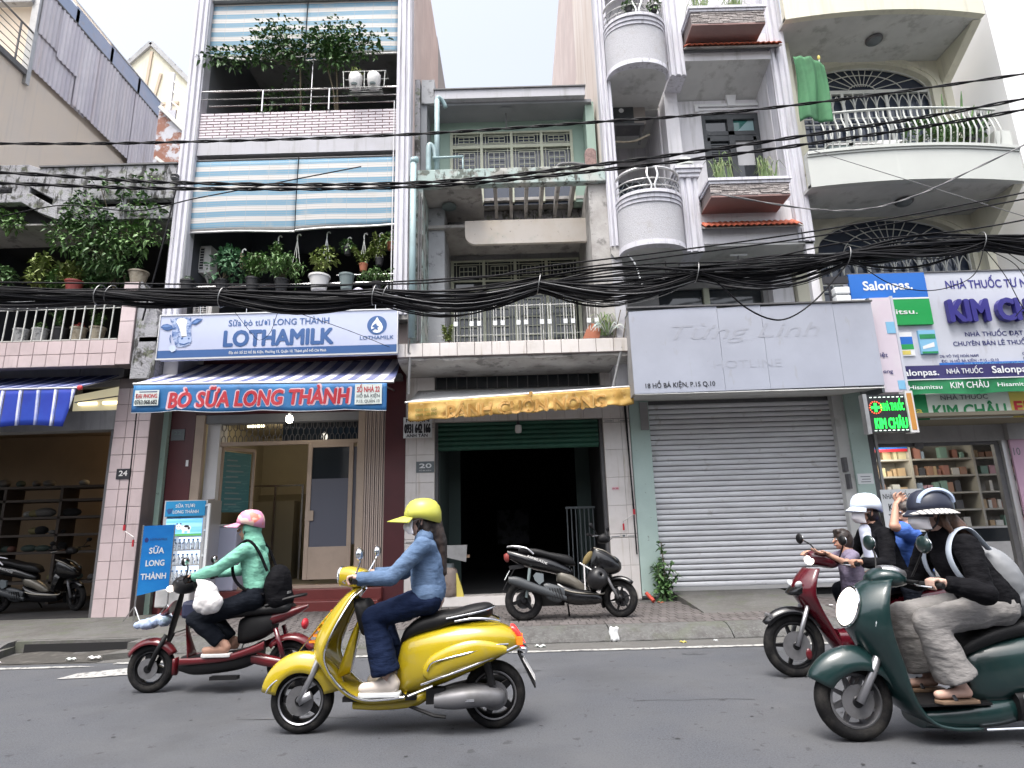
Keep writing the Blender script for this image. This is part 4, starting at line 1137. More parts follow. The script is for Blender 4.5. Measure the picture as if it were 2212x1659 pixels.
MB().box(5.80, 5.86, 10.9, 11.0, 2.2, 2.45).box(5.83, 5.87, 10.88, 11.0, 1.9, 2.16).build('shutter_lock', m['dirtsteel'], h18)
# satellite arms under the soffit
for x, z in ((2.80, 5.72), (4.10, 5.72)):
    t = thing('bracket_lamp', 'small T shaped lamp bracket hanging under the white soffit, ' + ('under the rounded balcony' if x < 3 else 'under the red tile eave'), 'bracket', (x, 10.2, z), 'T brackets under the soffit')
    MB().tube([(x, 10.2, 6.02), (x - .02, 10.2, 5.62)], .014, 6).build('stem', m['dirtsteel'], t)
    MB().tube([(x - .14, 10.2, 6.03), (x + .16, 10.2, 6.03)], .02, 6).build('tube', m['pwhite'], t)
    MB().box(x - .12, x + .14, 10.18, 10.24, 5.56, 5.61).build('arm', m['galv'], t)

# ------------------------------------------------------------------ house 16 (pharmacy)
h16 = thing('shop_house', 'cream house with curved balconies, arched barred windows and pharmacy below', 'house', (7.3, 11, 0))


def arch(xa, xb, zs, za, n=24):
    c, w = (xa + xb) / 2, (xb - xa) / 2
    return [(c - w * cos(pi * k / n), zs + (za - zs) * sin(pi * k / n)) for k in range(n + 1)]


def arch_wall(x0, x1, z0, z1, xa, xb, zs, za, y, mt, name):
    g = MB().box(x0, xa, y, y + .25, z0, z1).box(xb, x1, y, y + .25, z0, z1)
    a = arch(xa, xb, zs, za)
    for k in range(24):
        p, q = a[k], a[k + 1]
        g.prism([p, q, (q[0], z1), (p[0], z1)], y, y + .25)
    return g.build(name, mt, h16)


def arch_window(xa, xb, zb, zs, za, y):
    w = MB().box(xa, xb, y + .16, y + .17, zb, zs)
    a = arch(xa, xb, zs, za)
    w.prism(a, y + .16, y + .17)
    w = w.build('arched_window', m['glassb'], h16)
    c, hw = (xa + xb) / 2, (xb - xa) / 2
    g = MB()
    g.tube([(x, y + .12, z) for x, z in a], .02, 6)
    for s in (.30, .65):
        g.tube([(c - hw * s * cos(pi * k / 20) * (.72 if s == .3 else .95), y + .12, zs + (za - zs) * s * 1.12 * sin(pi * k / 20)) for k in range(21)], .010, 5)
    for k in range(1, 12):
        an = pi * k / 12
        e = 1 / sqrt((cos(an) / hw) ** 2 + (sin(an) / (za - zs)) ** 2)
        g.tube([(c - .25 * e * cos(an), y + .12, zs + .25 * e * sin(an)), (c - e * cos(an), y + .12, zs + e * sin(an))], .009, 5)
    g.box(xa, xb, y + .08, y + .14, zs - .05, zs + .03)
    g.build('fanlight_bars', m['barw'], w)
    g = MB()
    n = 12
    for k in range(n + 1):
        X = xa + (xb - xa) * k / n
        r = .03 if k % 4 == 0 else .009
        g.box(X - r, X + r, y + .08, y + .11, zb, zs - .05)
    for z in (zs - .62, zs - .75, zs - 1.15, zs - 1.28): g.box(xa, xb, y + .085, y + .105, z - .009, z + .009)
    for k in range(n):
        X0, X1 = xa + (xb - xa) * k / n, xa + (xb - xa) * (k + 1) / n
        M_ = (X0 + X1) / 2
        for s in (0, 1):
            e = X0 if s == 0 else X1
            g.tube([(e + (M_ - e) * t ** 2 * 1.0, y + .095, zs - .5 + .40 * t ** .8) for t in (0, .3, .6, .85, 1)], .009, 5)
            f2 = X0 - (X1 - X0) / 2 if s == 0 else X1 + (X1 - X0) / 2
    g.build('window_guard', m['barw'], w)
    ar = MB()
    for e, t in ((.10, .02), (.20, .04)):
        a0 = arch(xa - e, xb + e, zs, za + e * .9); a1 = arch(xa - e + .1, xb + e - .1, zs, za + e * .9 - .09)
        for k in range(24): ar.prism([a0[k], a0[k + 1], a1[k + 1], a1[k]], y - t, y + .01)
    ar.build('arch_moulding', m['cream'], w)


arch_wall(5.37, 9.0, 7.4, 10.6, 5.98, 8.66, 9.86, 10.42, 10.8, m['cream'], 'upper_wall')
arch_window(5.98, 8.66, 7.7, 9.86, 10.42, 10.8)
arch_wall(5.37, 9.0, 4.0, 7.1, 5.85, 8.76, 6.30, 7.0, 10.8, m['cream'], 'middle_wall')
arch_window(5.85, 8.76, 4.8, 6.30, 7.0, 10.8)


def curve_y(x, y0=9.62, b=.17):
    return y0 - b * (1 - ((x - 7.13) / 1.87) ** 2)


def curved(z0, z1, e, name, mt, x0=5.28, x1=9.0):
    g = MB()
    n = 24
    g.rings([[(x, curve_y(x) - e, z0), (x, curve_y(x) - e, z1), (x, curve_y(x) + .12, z1), (x, curve_y(x) + .12, z0)] for x in [x0 + (x1 - x0) * k / n for k in range(n + 1)]])
    return g.build(name, mt, h16, smooth=40)


def slab(z, mt):
    g = MB(); n = 24
    xs = [5.28 + 3.72 * k / n for k in range(n + 1)]
    g.rings([[(x, curve_y(x) + .02, z), (x, 11.0, z), (x, 11.0, z + .06), (x, curve_y(x) + .02, z + .06)] for x in xs])
    g.build('balcony_soffit', mt, h16)


curved(6.99, 7.56, 0, 'balcony_parapet', m['mintwhite'])
curved(7.565, 7.60, .02, 'parapet_moulding', m['mintwhite']); curved(7.605, 7.66, .045, 'parapet_moulding', m['mintwhite'])
curved(10.46, 12.4, 0, 'upper_parapet', m['cream'])
slab(7.0, m['soffit_w']); slab(10.47, m['soffit_w'])
wall(h16, 'right_fin', 8.72, 9.0, 9.7, 11.0, 7.66, 8.05, m['mintwhite'])
MB().prism([(9.75, 10.46), (11.0, 10.46), (11.0, 7.66), (10.75, 7.66), (10.75, 9.9)], 8.86, 9.02, 'x').build('right_wing_wall', m['cream'], h16)
MB().prism([(9.7, 7.0), (11.0, 7.0), (11.0, 4.0), (10.6, 4.0), (10.6, 6.3)], 8.86, 9.02, 'x').build('right_wing_wall', m['cream'], h16)
wall(h16, 'left_wing_wall', 5.37, 5.58, 10.2, 10.8, 7.6, 10.5, m['cream'])
# curved balcony bars
hr = MB().tube([(x, curve_y(x) + .03, 8.40) for x in lin(5.55, 8.72, 20)], .022, 8).build('balcony_railing', m['mintwhite'], h16, smooth=50)
g = MB().tube([(0, 0, 0), (0, -.05, .12), (0, -.09, .28), (0, -.05, .46), (0, 0, .60), (0, .0, .73)], .014, 6)
bm_ = g.mesh('baluster', m['mintwhite'], 60)
for k in range(27):
    x = 5.6 + 3.08 * k / 26
    o = link('baluster', bm_, hr); o.location = (x, curve_y(x) + .04, 7.66)
for x, y, z, nm in ((7.22, 10.15, 10.45, 'u'), (7.20, 10.15, 6.98, 'l')):
    t = thing('ceiling_lamp', 'round dark lamp under the cream balcony, ' + ('the upper one' if nm == 'u' else 'the lower one'), 'lamp', (x, y, z), 'balcony ceiling lamps')
    MB().lathe([(.15, 0), (.155, -.03), (.14, -.05)], (x, y, z), 'z', 24).build('rim', m['dirtsteel'], t, smooth=40)
    MB().lathe([(.13, -.045), (.10, -.085), (.03, -.105)], (x, y, z), 'z', 20).build('shade', m['greyp'], t, smooth=50)
# pharmacy front
wall(h16, 'pier', 6.33, 6.46, 11.05, 11.4, .15, 4.0, m['dirtsteel'])
MB().tube([(6.50, 11.05, .2), (6.50, 11.05, 3.3)], .03, 8).build('post', m['galv'], h16, smooth=40)
wall(h16, 'shop_ceiling', 6.31, 9.3, 10.0, 11.4, 2.99, 3.05, m['olive_int'])
wall(h16, 'head_beam', 6.31, 9.3, 11.1, 11.4, 2.70, 3.0, m['grey_wall'])
g = MB().box(6.53, 8.78, 11.18, 11.26, 2.64, 2.71).box(8.70, 8.80, 11.18, 11.26, .2, 2.64).build('door_frame', m['dirtsteel'], h16)
MB().box(8.80, 8.90, 11.12, 11.3, .15, 2.71).build('door_post', m['alu'], h16)
MB().lathe([(.085, 0), (.09, -.03), (.03, -.05)], (7.32, 11.16, 2.66), 'y', 8).build('shutter_boss', m['dirtsteel'], h16)
room(h16, 6.45, 12.5, 11.45, 14.5, .2, 2.98, m['olive_int'], m['olive_int'], m['greyp'], m['cream_int'])
wall(h16, 'floor_step', 6.31, 9.3, 10.9, 11.5, .15, .22, m['whitetile'])
wall(h16, 'lower_right_wall', 8.86, 9.3, 11.0, 11.4, 2.7, 4.0, m['grey_wall'])

# ------------------------------------------------------------------ tall white house at the right
hw_ = thing('tall_house', 'tall plain white side wall with a sloping dark window band', 'house', (9.6, 14, 0))
wall(hw_, 'side_wall', 9.38, 11, 10.0, 26, 3.6, 18, mat('bright_white_wall', (.80, .80, .80), .7))
sw = MB().box(9.33, 9.38, 10.6, 12.2, 7.95, 9.1).build('side_window', m['greyp'], hw_)
MB().box(9.318, 9.33, 10.65, 12.15, 8.05, 8.98).build('pane', m['glassb'], sw)
MB().box(9.31, 9.335, 11.25, 11.3, 7.95, 9.1).box(9.30, 9.335, 10.6, 12.2, 9.07, 9.12).build('window_frame', m['alu'], sw)
wall(hw_, 'terrace_rail', 9.32, 9.37, 12, 14, 14.6, 15.2, m['dirtsteel'])

# ------------------------------------------------------------------ signs
sg = thing('sign_board', 'white milk shop sign with a cow head and blue lettering', 'sign', (-3.86, 9.8, 4.26))
g = MB().box(-5.845, -1.885, 9.75, 9.9, 4.262, 5.02); g.build('panel', m['signmilk'], sg)
g = MB().box(-5.86, -1.87, 9.735, 9.77, 4.245, 4.27).box(-5.86, -1.87, 9.735, 9.77, 5.012, 5.03).box(-5.86, -5.845, 9.735, 9.77, 4.27, 5.012).box(-1.885, -1.87, 9.735, 9.77, 4.27, 5.012)
g.build('frame', m['alu'], sg)
Yq = 9.746
MB().poly([(-5.845, Yq, 4.272), (-1.885, Yq, 4.272), (-1.885, Yq, 4.405), (-5.845, Yq, 4.405)]).build('blue_band', m['navy'], sg, fix=False)
text(sg, 'Sữa bò tươi LONG THÀNH', -4.70, -3.02, 4.80, .105, Yq, m['navy'], .6)
text(sg, 'LOTHAMILK', -4.77, -2.93, 4.455, .255, Yq, m['navy'], 2.6)
text(sg, 'Địa chỉ: Số 22 Hồ Bá Kiện, Phường 15, Quận 10, Thành phố Hồ Chí Minh', -4.66, -3.05, 4.315, .045, 9.744, m['pwhite'], .5)
text(sg, 'LOTHAMILK', -2.50, -1.94, 4.50, .062, Yq, m['navy'], .6)
lg = MB()
cx, cz = -2.22, 4.745
lg.poly([(cx + .165 * cos(a), Yq, cz + .165 * sin(a)) for a in [2 * pi * k / 36 for k in range(36)]])
lg = lg.build('logo_disc', m['navy'], sg, fix=False)
dp_ = [(0, .145), (.03, .09), (.075, .03), (.098, -.03), (.09, -.085), (.05, -.125), (0, -.135), (-.05, -.125), (-.09, -.085), (-.098, -.03), (-.075, .03), (-.03, .09)]
MB().poly([(cx + a, Yq - .003, cz + b) for a, b in reversed(dp_)]).build('logo_drop', m['pwhite'], lg, fix=False)
hd_ = [(-.075, -.02), (-.03, .02), (.0, .035), (.005, .0), (.05, -.03), (.02, -.045), (.03, -.09), (-.02, -.07), (-.06, -.10), (-.09, -.08), (-.03, -.045)]
MB().poly([(cx - .01 + a, Yq - .005, cz + b) for a, b in hd_]).build('logo_head', m['navy'], lg, fix=False)


def px2(p, y): return [(-5.83 + a * .00181, y, 4.985 - b * .00181) for a, b in p]   # drawing units


cow = MB()
head = [(105, 20), (140, 8), (190, 2), (235, 6), (270, 22), (285, 60), (280, 120), (292, 190), (298, 240), (285, 270), (240, 290), (180, 292), (150, 270), (130, 220), (110, 180), (108, 130), (112, 90), (96, 50)]
cow.poly(px2(head, 9.743)); cow = cow.build('cow_head', m['cowshade'], sg, fix=False)
MB().poly(px2([(150, 16), (200, 10), (240, 30), (235, 100), (245, 160), (250, 190), (205, 200), (190, 150), (165, 90), (140, 50)], 9.740)).build('blaze', m['pwhite'], cow, fix=False)
MB().poly(px2([(185, 200), (215, 186), (262, 190), (294, 205), (296, 240), (270, 272), (225, 284), (190, 262), (178, 230)], 9.740)).build('muzzle', mat('cow_muzzle_print', (.36, .45, .66), .5), cow, fix=False)
g = MB()
for p in ([(0, 95), (20, 70), (60, 64), (108, 82), (112, 110), (80, 128), (40, 124)], [(280, 70), (290, 44), (330, 18), (385, 26), (350, 60), (318, 80)], [(196, 205), (214, 200), (220, 214), (204, 220)], [(262, 202), (280, 206), (276, 220), (262, 216)],
          [(118, 108), (142, 100), (138, 114), (122, 118)], [(256, 84), (278, 88), (272, 100), (258, 96)], [(186, 252), (230, 262), (280, 244), (284, 250), (232, 274), (190, 264)]):
    g.poly(px2(p, 9.738))
for p in ([(84, 12), (92, 22), (98, 44), (118, 40), (112, 52), (92, 48), (86, 30)], [(262, 22), (270, 4), (276, 18), (268, 36)], [(96, 170), (104, 172), (100, 206), (112, 250), (102, 244), (92, 206)]):
    g.poly(px2(p, 9.738))
g.build('face_markings', m['navy'], cow, fix=False)
MB().poly(px2([(10, 92), (30, 76), (70, 74), (100, 88), (60, 96)], 9.736)).poly(px2([(296, 66), (318, 40), (366, 32), (330, 62)], 9.736)).build('inner_ear', mat('cow_ear_print', (.12, .22, .46), .5), cow, fix=False)
MB().poly(px2([(95, 290), (115, 272), (150, 276), (166, 300), (158, 326), (128, 338), (104, 318)], 9.736)).build('bell', mat('cow_bell_print', (.5, .58, .74), .5), cow, fix=False)

bs = thing('sign_board', 'large blank white sign panel with faint old lettering and street address', 'sign', (3.95, 9.7, 3.43))
SL = .0085
g = MB()
z0 = lambda x: 3.42 + SL * (x - 1.95)
for a, b in ((1.95, 3.40), (3.405, 4.12), (4.125, 5.3), (5.305, 5.94)):
    MB().prism([(a, z0(a)), (b, z0(b)), (b, 4.86), (a, 4.80 + (a - 1.95) * .012)], 9.60, 9.64).build('panel', m['blanksign'], bs)
wall(bs, 'return', 1.95, 2.0, 9.641, 10.05, 3.43, 4.8, m['grey_wall'])
wall(bs, 'return', 5.90, 5.945, 9.641, 10.2, 3.46, 4.86, m['white_wall'])
MB().prism([(9.6, 3.405), (11.1, 3.60), (11.1, 3.63), (9.62, 3.43)], 1.96, 5.94, 'x').build('underside', m['soffit_w'], bs)
wall(bs, 'top_trim', 1.93, 5.96, 9.58, 9.7, 4.86, 4.885, m['dirtsteel'])
MB().box(1.95, 5.94, 9.64, 10.1, 4.78, 4.83).build('top_board', m['greyp'], bs)
text(bs, '18 HỒ BÁ KIỆN, P.15 Q.10', 2.13, 3.245, 3.505, .075, 9.596, m['blackp'], .9, slope=.01)
text(bs, 'Từng Linh', 2.62, 5.05, 4.30, .24, 9.597, m['ghost'], 0, shear=.35, name='ghost_lettering')
text(bs, 'HOTLINE', 3.25, 4.35, 3.80, .13, 9.597, m['ghost'], -.6, name='ghost_lettering')

ps = thing('sign_board', 'pharmacy sign with raised indigo letters beside a blue and green panel', 'sign', (7.6, 9.9, 3.8))
g = MB().box(5.82, 9.4, 9.92, 10.1, 3.78, 5.47); g.build('panel', m['signwhite'], ps)
wall(ps, 'top_trim', 5.8, 9.4, 9.9, 10.1, 5.47, 5.49, m['dirtsteel'])
wall(ps, 'blue_panel', 5.80, 7.10, 9.87, 9.92, 5.01, 5.46, m['blue'])
wall(ps, 'green_panel', 5.80, 7.10, 9.865, 9.92, 4.53, 4.99, m['green'])
wall(ps, 'white_stripe', 5.80, 7.10, 9.862, 9.92, 4.985, 5.012, m['pwhite'])
text(ps, 'Salonpas.', 6.02, 6.86, 5.165, .155, 9.866, m['pwhite'], 1.6)
text(ps, 'Hisamitsu.', 5.92, 6.86, 4.72, .085, 9.861, m['pwhite'], 1.2)
text(ps, 'NHÀ THUỐC TƯ NHÂN', 7.46, 9.20, 5.17, .14, 9.916, m['violet'], 1.2)
text(ps, 'KIM CHÂU', 7.36, 9.35, 4.56, .36, 9.90, m['violet'], 2.4, ext=.085, name='raised_letters')
text(ps, 'NHÀ THUỐC ĐẠT CHUẨN GPP', 7.62, 9.3, 4.31, .075, 9.916, m['navyd'], 1.0)
text(ps, 'CHUYÊN BÁN LẺ THUỐC NỘI, NGOẠI', 7.39, 9.35, 4.15, .075, 9.916, m['navyd'], 1.0)
text(ps, 'DS: VÕ THỊ HOÀI NAM', 7.13, 7.77, 3.955, .045, 9.916, m['navyd'], .8)
text(ps, 'ĐC: 16 HỒ BÁ KIỆN - P.15 - Q.10', 7.14, 8.09, 3.87, .045, 9.916, m['navyd'], .8)
text(ps, 'GP SỐ', 8.50, 8.70, 3.965, .045, 9.916, m['navyd'], .8)
text(ps, 'ĐT:', 8.50, 8.62, 3.88, .045, 9.916, m['navyd'], .8)
wall(ps, 'small_poster', 6.38, 6.72, 9.90, 9.92, 4.0, 4.41, m['pwhite'])
MB().box(6.38, 6.715, 9.897, 9.90, 4.20, 4.33).build('blue_patch', m['blue'], ps); MB().box(6.38, 6.715, 9.897, 9.90, 4.11, 4.20).build('green_patch', m['green'], ps)
MB().box(6.45, 6.65, 9.897, 9.90, 4.02, 4.09).build('yellow_patch', m['yellowp'], ps)
wall(ps, 'small_poster', 6.82, 7.10, 9.88, 9.92, 4.02, 4.43, m['skyb'])
MB().box(6.83, 7.09, 9.876, 9.88, 4.28, 4.36).build('green_patch', m['greenband'], ps); MB().box(6.83, 7.09, 9.876, 9.88, 4.025, 4.06).build('green_patch', m['greenband'], ps)
MB().poly([(6.85, 9.876, 4.1), (7.05, 9.876, 4.14), (7.05, 9.876, 4.22), (6.85, 9.876, 4.15)]).build('pale_patch', m['pwhite'], ps)
wall(ps, 'blue_strip', 7.10, 9.4, 9.90, 9.92, 3.79, 3.86, m['blue'])
text(ps, 'NHÀ THUỐC BÁN HÀNG CHÍNH HÃNG CỦA HISAMITSU', 7.5, 9.2, 3.805, .04, 9.897, m['skyb'], .6)
bn = thing('banner', 'purple over green banner hanging below the pharmacy sign', 'banner', (7.8, 9.8, 3.31))
wav = lambda x, v: 9.80 + .014 * sin(x * 5.1) * v + .008 * sin(x * 11) * v
MB().grid(lambda u, v: (6.38 + 3.0 * u, wav(6.38 + 3 * u, v), 3.80 - .235 * v), 40, 2).build('purple_cloth', m['purple'], bn, smooth=60)
MB().grid(lambda u, v: (6.38 + 3.0 * u, wav(6.38 + 3 * u, 1 + v), 3.555 - .24 * v + .012 * sin(14 * u) * v), 40, 3).build('green_cloth', m['greenband'], bn, smooth=60)
MB().box(6.38, 9.38, 9.775, 9.80, 3.552, 3.568).build('white_stripe', m['pwhite'], bn)
for s, a, b, z, h, y, mt, bo in (('Salonpas.', 6.32, 6.96, 3.63, .10, 9.775, 'pwhite', 1.4), ('NHÀ THUỐC', 7.09, 7.68, 3.645, .08, 9.775, 'pwhite', .6), ('Salonpas.', 7.83, 8.5, 3.64, .11, 9.775, 'pwhite', 1.4),
                          ('Hisamitsu', 6.42, 6.96, 3.40, .062, 9.762, 'pwhite', .8), ('KIM CHÂU', 7.10, 7.72, 3.40, .10, 9.762, 'pwhite', .4), ('Hisamitsu', 7.86, 8.4, 3.41, .062, 9.762, 'pwhite', .8)):
    text(bn, s, a, b, z, h, y, m[mt], bo)
lb = thing('sign_board', 'low white and green banner sign above the pharmacy door', 'sign', (7.8, 10.2, 2.97))
wall(lb, 'panel', 6.45, 9.5, 10.2, 10.23, 2.97, 3.40, m['offwhite'])
wall(lb, 'green_end', 6.44, 6.96, 10.19, 10.22, 2.965, 3.40, m['greenband'])
wall(lb, 'yellow_end', 8.36, 9.5, 10.19, 10.22, 2.965, 3.40, m['yellowp'])
text(lb, 'NHÀ THUỐC', 7.2, 8.0, 3.295, .075, 10.192, m['greyp'], 1.0)
text(lb, 'KIM CHÂU', 7.04, 8.27, 3.01, .19, 10.192, m['greenband'], 1.6)
text(lb, 'la', 6.7, 6.86, 3.08, .09, 10.184, m['yellowp'], 1.4); text(lb, 'ER', 8.40, 8.75, 3.06, .17, 10.184, m['redp'], 2.2)
ld = thing('led_sign', 'small green lit pharmacy sign with a cross in a wooden box', 'lit sign', (5.87, 9.5, 2.68))
wall(ld, 'box', 5.56, 6.15, 9.5, 9.62, 2.68, 3.27, m['blackp'])
wall(ld, 'side_board', 6.15, 6.27, 9.47, 9.62, 2.66, 3.32, m['potwhite'])
wall(ld, 'orange_strip', 6.17, 6.245, 9.465, 9.47, 2.70, 3.28, mat('orange_strip', (.55, .25, .05), .6))
wall(ld, 'bracket', 5.50, 5.56, 9.5, 9.62, 2.66, 3.29, m['galv'])
text(ld, 'NHÀ THUỐC', 5.755, 6.12, 3.02, .115, 9.494, m['ledg'], 1.2, name='lit_letters')
text(ld, 'KIM CHÂU', 5.62, 6.13, 2.74, .155, 9.494, m['ledg'], 1.8, name='lit_letters')
MB().box(5.65, 5.69, 9.488, 9.496, 3.0, 3.14).box(5.60, 5.74, 9.489, 9.497, 3.05, 3.09).build('lit_cross', m['ledg'], ld)
g = MB()
for k in range(16):
    a = 2 * pi * k / 16; g.box(5.67 + .09 * cos(a) - .008, 5.67 + .09 * cos(a) + .008, 9.49, 9.497, 3.07 + .095 * sin(a) - .008, 3.07 + .095 * sin(a) + .008)
g.build('red_dots', m['ledr'], ld)
g = MB()
for k in range(8):
    for z in (3.225, 2.70): g.box(5.60 + .07 * k, 5.635 + .07 * k, 9.489, 9.497, z, z + .012)
g.build('white_dots', m['ledw'], ld)
vs = thing('lightbox_sign', 'narrow faded pink lightbox standing out beside the blank sign', 'sign', (6.15, 10.1, 3.35))
MB().box(6.02, 6.36, 9.75, 10.4, 3.36, 4.98).build('box', mat('faded_pink_panel', (.60, .53, .60), .6, layers=[((.66, .64, .66), 1.5, .45, .7, .7)]), vs)
wall(vs, 'edge', 6.36, 6.40, 9.73, 10.42, 3.34, 5.0, m['signwhite'])
wall(vs, 'dark_side', 5.985, 6.02, 9.76, 10.4, 3.36, 4.98, m['greyp'])
g = MB().box(6.22, 6.36, 9.742, 9.75, 4.35, 4.55).box(6.25, 6.36, 9.742, 9.75, 3.40, 3.55); g.build('blue_patch', m['skyb'], vs)
text(vs, 'iệt', 6.04, 6.16, 3.95, .07, 9.744, m['navyd'], .8); text(vs, 'ong', 6.04, 6.20, 3.68, .06, 9.744, m['navyd'], .8)
pk = thing('poster', 'tall pink poster panel beside the pharmacy door', 'poster', (9.05, 11.08, .4))
wall(pk, 'panel', 8.90, 9.32, 11.06, 11.1, .35, 2.70, mat('pink_poster', (.52, .33, .44), .6))
text(pk, '10', 8.93, 9.05, 2.42, .13, 11.057, m['greyp'], -.2)
g = MB()
for s in (-1, 1): g.lathe([(.035, -.003), (.035, 0)], (9.13 + s * .03, 11.057, 1.28), 'y', 12)
g.poly([(9.07, 11.054, 1.27), (9.13, 11.054, 1.17), (9.19, 11.054, 1.27), (9.13, 11.054, 1.31)]); g.build('heart', m['redp'], pk)
po = thing('poster', 'white paper poster in the pharmacy doorway behind the riders', 'poster', (6.55, 10.7, .9))
wall(po, 'sheet', 6.22, 6.93, 10.68, 10.69, 1.15, 1.86, m['pwhite'])
wall(po, 'sheet_lower', 6.24, 6.75, 10.70, 10.71, .75, 1.2, mat('pale_yellow_paper', (.72, .74, .60), .6))
text(po, 'NHÀ THUỐC TÂY', 6.25, 6.90, 1.70, .085, 10.676, m['blackp'], -.2)
text(po, 'KIM CHÂU', 6.32, 6.85, 1.50, .12, 10.676, m['blackp'], .8)
wall(po, 'print_line', 6.30, 6.80, 10.675, 10.679, 1.43, 1.45, m['greyp'])
wall(po, 'easel', 6.5, 6.54, 10.72, 10.74, .15, 1.8, m['galv'])
nt_ = thing('paper_notice', 'white paper notice taped on the pale green pillar', 'notice', (6.15, 10.94, 1.97))
wall(nt_, 'sheet', 6.02, 6.29, 10.942, 10.948, 1.98, 2.16, m['pwhite'])
for k in range(3): MB().box(6.07 + .02 * (k % 2), 6.24, 10.938, 10.942, 2.10 - .045 * k, 2.112 - .045 * k).build('print_line', m['greyp'], nt_)
n24 = thing('house_number_plate', 'dark plate with number 24 on the pink tiled pillar', 'number plate', (-6.64, 10.49, 2.38), 'house number plates')
wall(n24, 'plate', -6.76, -6.52, 10.488, 10.502, 2.385, 2.56, m['blackp']); text(n24, '24', -6.715, -6.57, 2.44, .085, 10.484, m['potwhite'], 1.4)
n22 = thing('house_number_plate', 'dark plate with number 22 on the maroon wall', 'number plate', (-6.05, 10.99, 3.1), 'house number plates')
wall(n22, 'plate', -6.17, -5.93, 10.985, 11.0, 3.10, 3.30, m['greyp']); text(n22, '22', -6.12, -5.99, 3.2, .065, 10.98, m['potgrey'], 1.2)
n20 = thing('house_number_plate', 'grey plate with number 20 on the white tiled pillar', 'number plate', (-1.6, 10.99, 2.4), 'house number plates')
wall(n20, 'plate', -1.745, -1.425, 10.985, 11.003, 2.40, 2.595, m['greyp']); text(n20, '20', -1.69, -1.47, 2.48, .075, 10.98, m['pwhite'], 1.8)
text(n20, 'HỒ BÁ KIỆN', -1.69, -1.48, 2.425, .018, 10.98, m['potwhite'], .2)
ad = thing('advert_plate', 'white phone number plate under the left end of the golden awning', 'plate', (-1.71, 10.9, 3.0))
wall(ad, 'plate', -1.965, -1.455, 10.895, 10.91, 3.01, 3.385, m['pwhite'])
text(ad, 'NHẬN', -1.92, -1.50, 3.295, .06, 10.89, m['blackp'], 1.4); text(ad, '0931 642 166', -1.95, -1.475, 3.10, .155, 10.89, m['blackp'], 2.2); text(ad, 'ANH TÁN', -1.91, -1.53, 3.025, .05, 10.89, m['blackp'], 1.8)
sk = thing('sticker', 'tiny red printed sticker on the right white tiled pillar', 'sticker', (1.77, 11.0, 2.0))
wall(sk, 'sheet', 1.71, 1.83, 10.998, 11.003, 2.0, 2.055, m['pinkout']); text(sk, 'CN. 2002', 1.715, 1.825, 2.015, .026, 10.995, m['redp'], 1)

# ------------------------------------------------------------------ awnings
aw = thing('awning', 'striped awning with blue valance and big red lettering', 'awning', (-3.95, 10.2, 3.3))
def f22(u, v):
    x0, x1 = -6.20 + .37 * v, -2.02 + .19 * v
    return (x0 + (x1 - x0) * u, 10.85 - 1.62 * v, 4.45 - .73 * v - .08 * u * v - .05 * sin(pi * v))
o = MB().grid(f22, 40, 8).build('canopy_cloth', m['awnblue'], aw, smooth=60); solid(o, .012)
wall(aw, 'roller_box', -6.2, -2.0, 10.8, 11.0, 4.08, 4.18, m['dirtsteel'])
fz = lambda u: f22(u, 1)[2]
MB().tube([(-5.85, 9.23, fz(0)), (-1.82, 9.23, fz(1))], .022, 8).build('front_bar', m['alu'], aw, smooth=50)
for xa in (-5.9, -2.15): MB().tube([(xa, 10.95, 3.9), (xa + .1, 9.26, 3.62)], .015, 6).build('arm', m['galv'], aw)
def v22(u, v):
    x = -5.82 + 3.90 * u
    return (x, 9.20 + .018 * sin(x * 4.2) * v + .010 * sin(x * 9.3 + 1) * v, 3.69 - .40 * v - .03 * v * abs(sin(x * 2.45)) - .075 * u)
va = MB().grid(v22, 64, 6).build('valance', m['valblue'], aw, smooth=60); solid(va, .004)
def drape22(o):
    for v in o.data.vertices:
        u = (v.co.x + 5.82) / 3.90
        v.co.y += v22(u, max(0, min(1, (3.69 - .075 * u - v.co.z) / .41)))[1]
MB().tube([v22(k / 60, 1) for k in range(61)], .006, 5).build('white_hem', m['pwhite'], aw)
o = text(aw, 'BÒ SỮA LONG THÀNH', -5.30, -2.45, 3.315, .24, -.006, m['pinkout'], 3.4, shear=.12, name='lettering_outline')
drape22(o)
o = text(aw, 'BÒ SỮA LONG THÀNH', -5.265, -2.485, 3.325, .22, -.011, m['redp'], 2.0, shear=.12); drape22(o)
MB().box(-5.77, -5.40, 9.165, 9.17, 3.36, 3.60).build('white_label', m['offwhite'], aw)
text(aw, 'ĐẠI PHONG', -5.75, -5.42, 3.475, .065, 9.16, m['redp'], .8); text(aw, '0763.068.682', -5.755, -5.415, 3.38, .065, 9.16, m['blackp'], 1); wall(aw, 'print_line', -5.70, -5.43, 9.161, 9.165, 3.568, 3.58, m['navyd'])
MB().box(-2.40, -1.99, 9.165, 9.17, 3.285, 3.60).build('white_label', m['offwhite'], aw)
text(aw, 'SỐ NHÀ 22', -2.37, -2.02, 3.475, .08, 9.16, m['redp'], 1); text(aw, 'HỒ BÁ KIỆN', -2.37, -2.02, 3.39, .048, 9.16, m['greyp'], .8); text(aw, 'P.15. QUẬN 10', -2.37, -2.02, 3.31, .045, 9.16, m['greyp'], .8)

